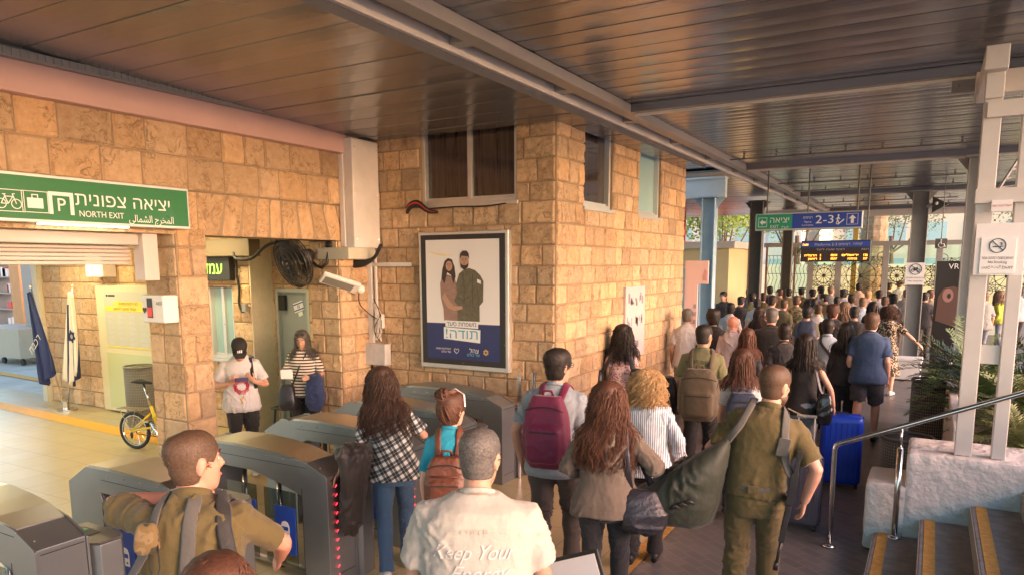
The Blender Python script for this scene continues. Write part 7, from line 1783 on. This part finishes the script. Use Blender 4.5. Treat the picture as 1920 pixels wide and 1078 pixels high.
p = person('woman with long black hair in black sleeveless top and grey jeans', 1512, 626, 1.68, rel=2, fem=True, bw=1.02, hair='long', hm=HB, skin=1, top=('tank', BLK), bottom=('jeans', GDEN), shoes=SHOEW, near=1, hlen=.30, hvol=1.1, strands=420, stride=.1, armR=((.27, -.02, 1.15), (.33, .10, .92)))
t, B = held(p, 'shoulder_bag', 'shiny black bag under the arm of the woman in the sleeveless top', 'bag', (.24, -.05, .8)); B('bag', mat('patent_black', (.015, .015, .018), .12), softbox((.22, -.14, .93), .16, .12, .34, seed=6, amp=.012)); strap_across(p, B, BLKL, (.2, -.14, 1.1), (.16, .12, 1.1), sx=.115, w_=.02)
case_(None, 'suitcase', 'bright blue hard shell suitcase rolling beside the man in the blue tee', -.76, 8.55, R(8), .42, .28, .74, mat('blue_shell', (.008, .05, .50), .35, var=.1))
case_(None, 'suitcase', 'dark mauve grey suitcase standing between the soldier and the handrail', -.93, 7.0, R(0), .34, .26, .62, mat('mauve_shell', (.10, .09, .12), .4, var=.1), handle=.36)
p = person('man in plain dusty blue tee and dark grey shorts', 1636, 586, 1.78, rel=-8, yaw=-12, bw=1.12, hair='short', hm=HBR, skin=0, top=('tee', BLUT), bottom=('shorts', DGR), shoes=SHOEK, near=1, stride=.16, ease=.012, hair_seed=1)
p = person('woman with dark curly hair in leopard print dress reaching towards the cooler', 1668, 574, 1.66, rel=-14, fem=True, bw=1.15, hair='curly', hm=HDB, skin=0, top=('dress', LEOP), bottom=('none', None), shoes=SHOEW, near=1, hlen=.14, hvol=1.25, strands=420, armR=((.38, .02, 1.20), (.58, .10, 1.0)))
p = person('dark haired person in light blue shirt with a black strap', 1553, 598, 1.64, rel=10, yaw=-10, hair='short', hm=HB, skin=1, top=('shirt', LBLU), bottom=('jeans', BDEN), shoes=SHOEK, near=1)
t, B = held(p, 'crossbody_bag', 'black crossbody bag on the person in the light blue shirt', 'bag', (.1, -.2, 1.0)); strap_across(p, B, BLKN, (.22, -.14, 1.0), (-.2, .1, 1.1), sx=-.10, w_=.02); B('bag', BLKN, softbox((.22, -.16, .95), .22, .10, .26, .02))
person('person in black with reddish curls and glasses amid the crowd', 1562, 572, 1.70, rel=-16, yaw=-25, bw=1.05, hair='curly_short', hm=HRB, skin=3, glasses=True, top=('coat', BLK), bottom=('trousers', BLK), shoes=SHOEK, near=1)
p = person('soldier in camouflage vest with cropped hair left of the navy pack', 1494, 554, 1.74, rel=-4, hair='buzz', hm=HBR, skin=1, top=('tee', CAMO), bottom=('trousers', OLV), near=1, shoes=SHOEB, bw=1.08)
p = person('person under a big rounded navy pack near the middle of the crowd', 1514, 574, 1.68, rel=0, hair='short', hm=HB, skin=1, top=('tee', OLV2), bottom=('trousers', OLV), near=0, shoes=SHOEB)
backpack(p, 'big rounded navy pack in the middle of the crowd', NAVN, .36, .24, .52, 1.22, near=0)
person('woman with long dark hair between the white shirt and the heavy man', 1424, 576, 1.62, rel=-10, fem=True, hair='long', hm=HDB, skin=1, top=('tee', BLK2), bottom=('jeans', BDEN), near=1, shoes=SHOEK, hlen=.4, strands=200)
p = person('dark haired person in bright white tee with small back bag', 1370, 568, 1.66, rel=0, hair='short', hm=HB, skin=1, top=('tee', WHT), bottom=('jeans', DEN), near=1, shoes=SHOEW)

person('woman with straight black hair in long black clothes left of the plain dusty blue tee', 1588, 606, 1.62, rel=-8, fem=True, hair='long', hm=HB, skin=2, top=('coat', BLK), bottom=('wide', BLK), shoes=SHOEK, near=1, hlen=.34, strands=260)
person('short haired figure in charcoal between the auburn hair and the tank top', 1472, 606, 1.66, rel=6, hair='short', hm=HB, skin=1, top=('tee', BLK2), bottom=('trousers', BLK2), shoes=SHOEK, near=1)

# --- farther crowd
def far(lab, u, v, h, **k):
    q = random.Random(lab+'y'); k.setdefault('yaw', q.uniform(-55, 45)); k.setdefault('pitch', q.uniform(-4, 14)); k.setdefault('side', q.uniform(-3, 3))
    k.setdefault('near', 0); k.setdefault('bottom', ('trousers', GTR)); k.setdefault('shoes', SHOEK); return person(lab, u, v, h, **k)
p = far('bald man in navy shirt carrying a blue backpack', 1404, 540, 1.76, hair='bald', skin=3, top=('tee', NAVY), rel=-10, yaw=-15); backpack(p, 'blue backpack on the bald man in navy', BLUN, .3, .2, .46, 1.2, near=0)
far('dark haired man looking back at the camera beside the dark column', 1357, 547, 1.72, hair='short', hm=HB, skin=1, face=True, top=('coat', BLK2), rel=165, yaw=-12)
far('tall person with a large mass of black hair under the exit sign', 1379, 527, 1.84, hair='curly_short', hm=HB, skin=2, top=('coat', BLK), rel=-30, bw=1.1)
p = far('man in pale shirt with black backpack left of the gate leaves', 1444, 537, 1.78, hair='short', hm=HB, skin=1, top=('shirt', GRY)); backpack(p, 'black backpack with pale straps on the man in the pale shirt', BLKN, .32, .2, .46, 1.2, near=0)
far('soldier with brown cropped hair below the left gate leaf', 1462, 541, 1.74, hair='buzz', hm=HRB, skin=3, top=('shirt', OLV))
far('dark haired soldier in olive below the second gate leaf', 1479, 541, 1.73, hair='short', hm=HB, skin=1, top=('shirt', OLV2))
far('soldier wearing a dark beret under the departures board', 1503, 539, 1.76, hair='beret', hm=HB, skin=1, top=('shirt', OLV), rel=-20)
far('person with black hair right of the soldier with the beret', 1524, 542, 1.72, hair='short', hm=HB, skin=1, top=('tee', BLK2))
p = far('soldier in pale olive shirt with a pale cross strap', 1539, 537, 1.77, hair='short', hm=HB, skin=1, top=('shirt', GRN), rel=10)
t, B = held(p, 'cross_strap', 'pale strap across the back of the soldier in the pale olive shirt', 'strap', (0, -.15, 1.2)); strap_across(p, B, WHT, (.2, -.13, 1.0), (-.2, .1, 1.1), sx=-.10, w_=.024)
p = far('ginger haired man in grey green shirt beneath the departures board', 1558, 537, 1.77, hair='buzz', hm=HLB, skin=3, top=('shirt', GRY), rel=-12, yaw=-30)
p = far('dark haired person in light blue shirt with a dark backpack strap', 1583, 543, 1.72, hair='curly_short', hm=HB, skin=1, top=('shirt', LBLU)); t, B = held(p, 'cross_strap', 'dark blue strap over the light blue shirt in the far crowd', 'strap', (0, -.15, 1.2)); strap_across(p, B, NAVN, (.2, -.13, 1.0), (-.2, .1, 1.1), sx=-.10, w_=.04)
p = person('tall man in beige shirt and beige trousers with a dark belt', 1611, 531, 1.82, rel=-6, hair='short', hm=HB, skin=1, tuck=True, top=('shirt', BEI), bottom=('trousers', BEI), near=1, shoes=SHOEB, bw=1.08, group='travellers crowding towards the platforms')
q = MB(); q.tube([p.bend((.182*p.bw*math.cos(a), .150*math.sin(a), .93)) for a in [k*math.pi/14 for k in range(29)]], .005, 6, b=.018, up=(0, 0, 1), cap=False); p.child('belt', SHOEK, q)
far('blond person right behind the tall man in beige', 1628, 545, 1.68, hair='short', hm=HBL, skin=3, top=('tee', PINKW))
p = far('person in white shirt with dark glasses on the head and black waist bag', 1649, 545, 1.70, hair='short', hm=HB, skin=3, top=('shirt', WHT)); q = MB(); q.tube([p.HM @ Vector(c) for c in ((-.09, .0, .03), (-.085, .08, .05), (0, .115, .06), (.085, .08, .05), (.09, 0, .03))], .008, 6); p.child('sunglasses', M_BLACKP, q)
far('dark haired person in black top left of the middle column', 1668, 531, 1.78, hair='short', hm=HB, skin=1, top=('tee', BLK))
p = person('man in white tee with a thin black strap beside the middle column', 1687, 527, 1.80, rel=-12, yaw=-15, hair='short', hm=HBR, skin=3, top=('tee', WHT), bottom=('jeans', BDEN), near=1, shoes=SHOEW)
person('man in sand grey uniform standing right of the middle column', 1746, 543, 1.76, rel=-22, yaw=-10, lean=1, hair='short', hm=HBR, skin=1, tuck=True, top=('shirt', SAND), bottom=('trousers', SAND), near=1, shoes=SHOEB, armR=((.25, -.02, 1.14), (.22, .14, .92)))
far('dark clothed person half hidden by the middle column', 1736, 548, 1.70, hair='short', hm=HB, skin=2, top=('tee', BLK2))
far('person in grey shirt seen between the twin posts', 1848, 548, 1.72, hair='short', hm=HLB, skin=1, top=('shirt', GRY), bottom=('jeans', GDEN), rel=20)
far('woman in lime yellow top between the twin posts', 1874, 545, 1.70, fem=True, hair='long', hm=HLB, hlen=.3, skin=1, top=('long', YLW), bottom=('jeans', GDEN), rel=60, lean=8)
far('person in pale top at the far right edge behind the handrail', 1912, 540, 1.74, hair='short', hm=HB, skin=2, top=('tee', PINKW), bottom=('trousers', BLK2), rel=30)
rnd = random.Random(77)
FILL = [(1391, 556, 1.66, BLK2, 'short', HB, 'short dark figure in charcoal behind the bald man in navy'), (1431, 549, 1.68, OLV, 'short', HDB, 'olive clad figure between the white shirt and the pale shirt'), (1471, 561, 1.66, OLV2, 'buzz', HBR, 'soldier in faded olive left of the camouflage vest'), (1527, 560, 1.66, GRN, 'short', HB, 'figure in pale olive behind the navy pack'), (1571, 556, 1.66, LBLU, 'short', HB, 'figure in light blue behind the reddish curls'), (1597, 552, 1.68, WHT, 'short', HDB, 'figure in white squeezed left of the man in beige'), (1637, 566, 1.64, BLK, 'long', HB, 'long haired figure in black in front of the white shirt'), (1660, 556, 1.66, GRY, 'short', HBR, 'figure in grey beside the person in black top'), (1545, 551, 1.69, OLV, 'beret', HB, 'second beret wearer in the far crowd below the board'), (1603, 575, 1.66, BLK, 'short', HB, 'figure in black left of the plain dusty blue tee'), (1419, 560, 1.64, WHT, 'short', HB, 'figure in white behind the long dark hair'), (1450, 556, 1.67, PINKW, 'curly_short', HDB, 'curly haired figure in pale pink left of the faded olive soldier'), (1534, 570, 1.65, WHT, 'buzz', HBR, 'crop haired figure in white beside the rounded navy pack'), (1586, 566, 1.66, GBLU, 'long', HLB, 'light haired figure in grey blue left of the man in beige'), (1701, 543, 1.72, GRY, 'short', HGR, 'grey haired figure close against the middle column'), (1620, 558, 1.68, LBLU, 'short', HLB, 'light haired figure in light blue before the man in beige'), (1675, 552, 1.70, WHT, 'curly_short', HB, 'curly haired figure in white near the middle column'), (1411, 549, 1.70, GRN, 'cap', HB, 'capped figure in pale olive beside the dark column')]
for (u, v, h, m, hr_, hmm, lab) in FILL:
    far(lab, u, v, h, hair=hr_, hm=hmm, skin=rnd.choice((0, 1, 1, 2)), top=('tee', m), rel=rnd.uniform(-25, 20), bw=rnd.uniform(.95, 1.1))

# --- waiting people in the doorway opening
p = person('person in white printed tee and black cap looking down at a phone', 438, 633, 1.66, pos=(-6.86, 5.62, 0), rz=-128, lean=4, pitch=38, bw=1.12, hair='cap', hm=HB, skin=1, top=('tee', WHT), bottom=('trousers', BLK), shoes=SHOEW, near=2, face=True, belly=.1, group='people waiting by the door', armL=((-.28, .06, 1.14), (-.10, .30, 1.24), ((.5, .3, .5), (-.2, -.8, .5), .8)), armR=((.28, .06, 1.14), (.08, .30, 1.22), ((-.5, .3, .5), (.2, -.8, .5), .8)), stride=.03)
for k in (-1, 0, 1):
    q = MB(); q.box(-.007+k*.019, .007+k*.019, .094, .101, .056, .090-.006*k); q.v = [p.HM @ c for c in q.v]; p.child('cap_stripe', M_PRINTW, q)
q = MB(); bv = BVHTree.FromPolygons(*p.shirt)
def onfront(x, z):
    hit = bv.ray_cast(Vector((x, 1, z)), Vector((0, -1, 0))); return (hit[0]+hit[1]*.003) if hit[0] else Vector((x, .15, z))
rnd = random.Random(9)
for k in range(9): a0 = k*.7; q.tube([onfront(.09*math.cos(a0+j*.35)*(1-.06*j), 1.13+.10*math.sin(a0+j*.35)*(1-.08*j)) for j in range(8)], .005, 4)
p.child('shirt_print', mat('crimson_print', (.45, .02, .06), .6), q)
q = MB(); q.tube([onfront(x, z) for x, z in ((-.02, 1.02), (.0, .98), (.02, .99), (.0, .95), (.01, .92))], .009, 5); p.child('shirt_print', mat('mustard_print', (.5, .3, .02), .6), q)
q = MB(); q.tube([p.bend(c) for c in ((-.16, -.14, 1.2), (-.125, -.06, 1.48), (-.12, .04, 1.47), (-.13, .15, 1.30), (-.17, .12, 1.1))], .02, 6, b=.005, up=[(0, -1, 0), (0, -.5, 1), (0, .5, 1), (0, 1, 0), (0, 1, 0)]); p.child('bag_strap', BLKN, q)
t, B = held(p, 'phone', 'dark phone held by the person in the black cap', 'phone', (0, .36, 1.25)); q = MB(); Fp = Matrix.Translation((0, .385, 1.275)) @ Matrix.Rotation(R(-35), 4, 'X'); q.box(-.075, .075, -.005, .005, -.036, .036, Fp); B('case', mat('phone_case', (.12, .09, .2), .3), q, smooth=False, bent=True, bevel=.004)
p = person('woman in brown and white striped top with long grey hair reading papers', 565, 616, 1.62, pos=(-6.98, 6.72, 0), rz=-150, lean=2, pitch=12, yaw=4, fem=True, bw=1.1, hair='long', hm=HDG, hlen=.32, skin=2, top=('shirt', HSTR), bottom=('wide', BLK), shoes=SHOEK, near=2, face=True, strands=380, group='people waiting by the door', armL=((-.26, .05, 1.14), (-.14, .28, 1.12)), armR=((.26, .05, 1.14), (.12, .30, 1.16)), stride=.03)
q = MB()
for sg in (-1, 1): q.tube([p.HM @ Vector((sg*.034+.026*math.cos(a), .085, .105+.016*math.sin(a))) for a in [k*math.pi/7 for k in range(15)]], .004, 5, cap=False); q.ball(p.HM @ Vector((sg*.034, .083, .105)), (.024, .006, .015), 8)
p.child('sunglasses', M_BLACKP, q)
t, B = held(p, 'papers', 'small sheaf of pale papers in the hands of the striped woman', 'papers', (.1, .38, 1.2)); q = MB(); q.box(.04, .20, .40, .404, 1.13, 1.26); B('sheet', M_PAPER, q, smooth=False)
t, B = held(p, 'folded_jacket', 'dark blue jacket hanging over the arm of the striped woman', 'jacket', (-.2, .25, 1.0)); B('cloth', cloth('ink_blue_cloth', (.02, .035, .10)), softbox((-.20, .22, .90), .22, .18, .50, .014, amp=.022, seed=4))
t, B = held(p, 'shoulder_bag', 'soft black bag at the side of the striped woman', 'bag', (.2, .1, .8)); B('bag', BLKL, softbox((.20, .14, .82), .24, .2, .36, .016, amp=.018, seed=7)); q = MB(); q.tube([(.12, .18, 1.0), (.02, .16, 1.25), (-.08, .09, 1.45), (-.10, 0, 1.50)], .012, 5); B('strap', BLKL, q)
person('person mostly hidden behind the stone pillar near the yellow bicycle', 300, 655, 1.62, pos=(-9.22, 6.35, 0), rz=-80, hair='short', hm=HB, skin=2, top=('tee', PURP), bottom=('trousers', BLK2), shoes=SHOEK, near=1, group='people waiting by the door')

# slanted information board at the bottom edge
ib = thing('tilted_board', 'corner of a black framed white board at the bottom edge of the view', 'board', (-1.55, 2.9, .9))
a = at(1152, 1034, y=3.0); Fb = frame((a.x-.27, 3.0, a.z-.32), (1, .0, .42), (0, -1, .2))
mb = MB(); mb.box(-.27, .27, -.22, .22, -.012, 0, Fb); mb.build('frame', M_BLACKP, ib, bevel=.006); mb = MB(); mb.box(-.25, .25, -.20, .20, .0005, .003, Fb); mb.build('sheet', M_PAPER, ib)
mb = MB(); mb.tube([Fb @ Vector((0, 0, -.02)), (a.x-.27, 3.05, 0)], .02, 8); mb.build('stand', M_BLACKP, ib)
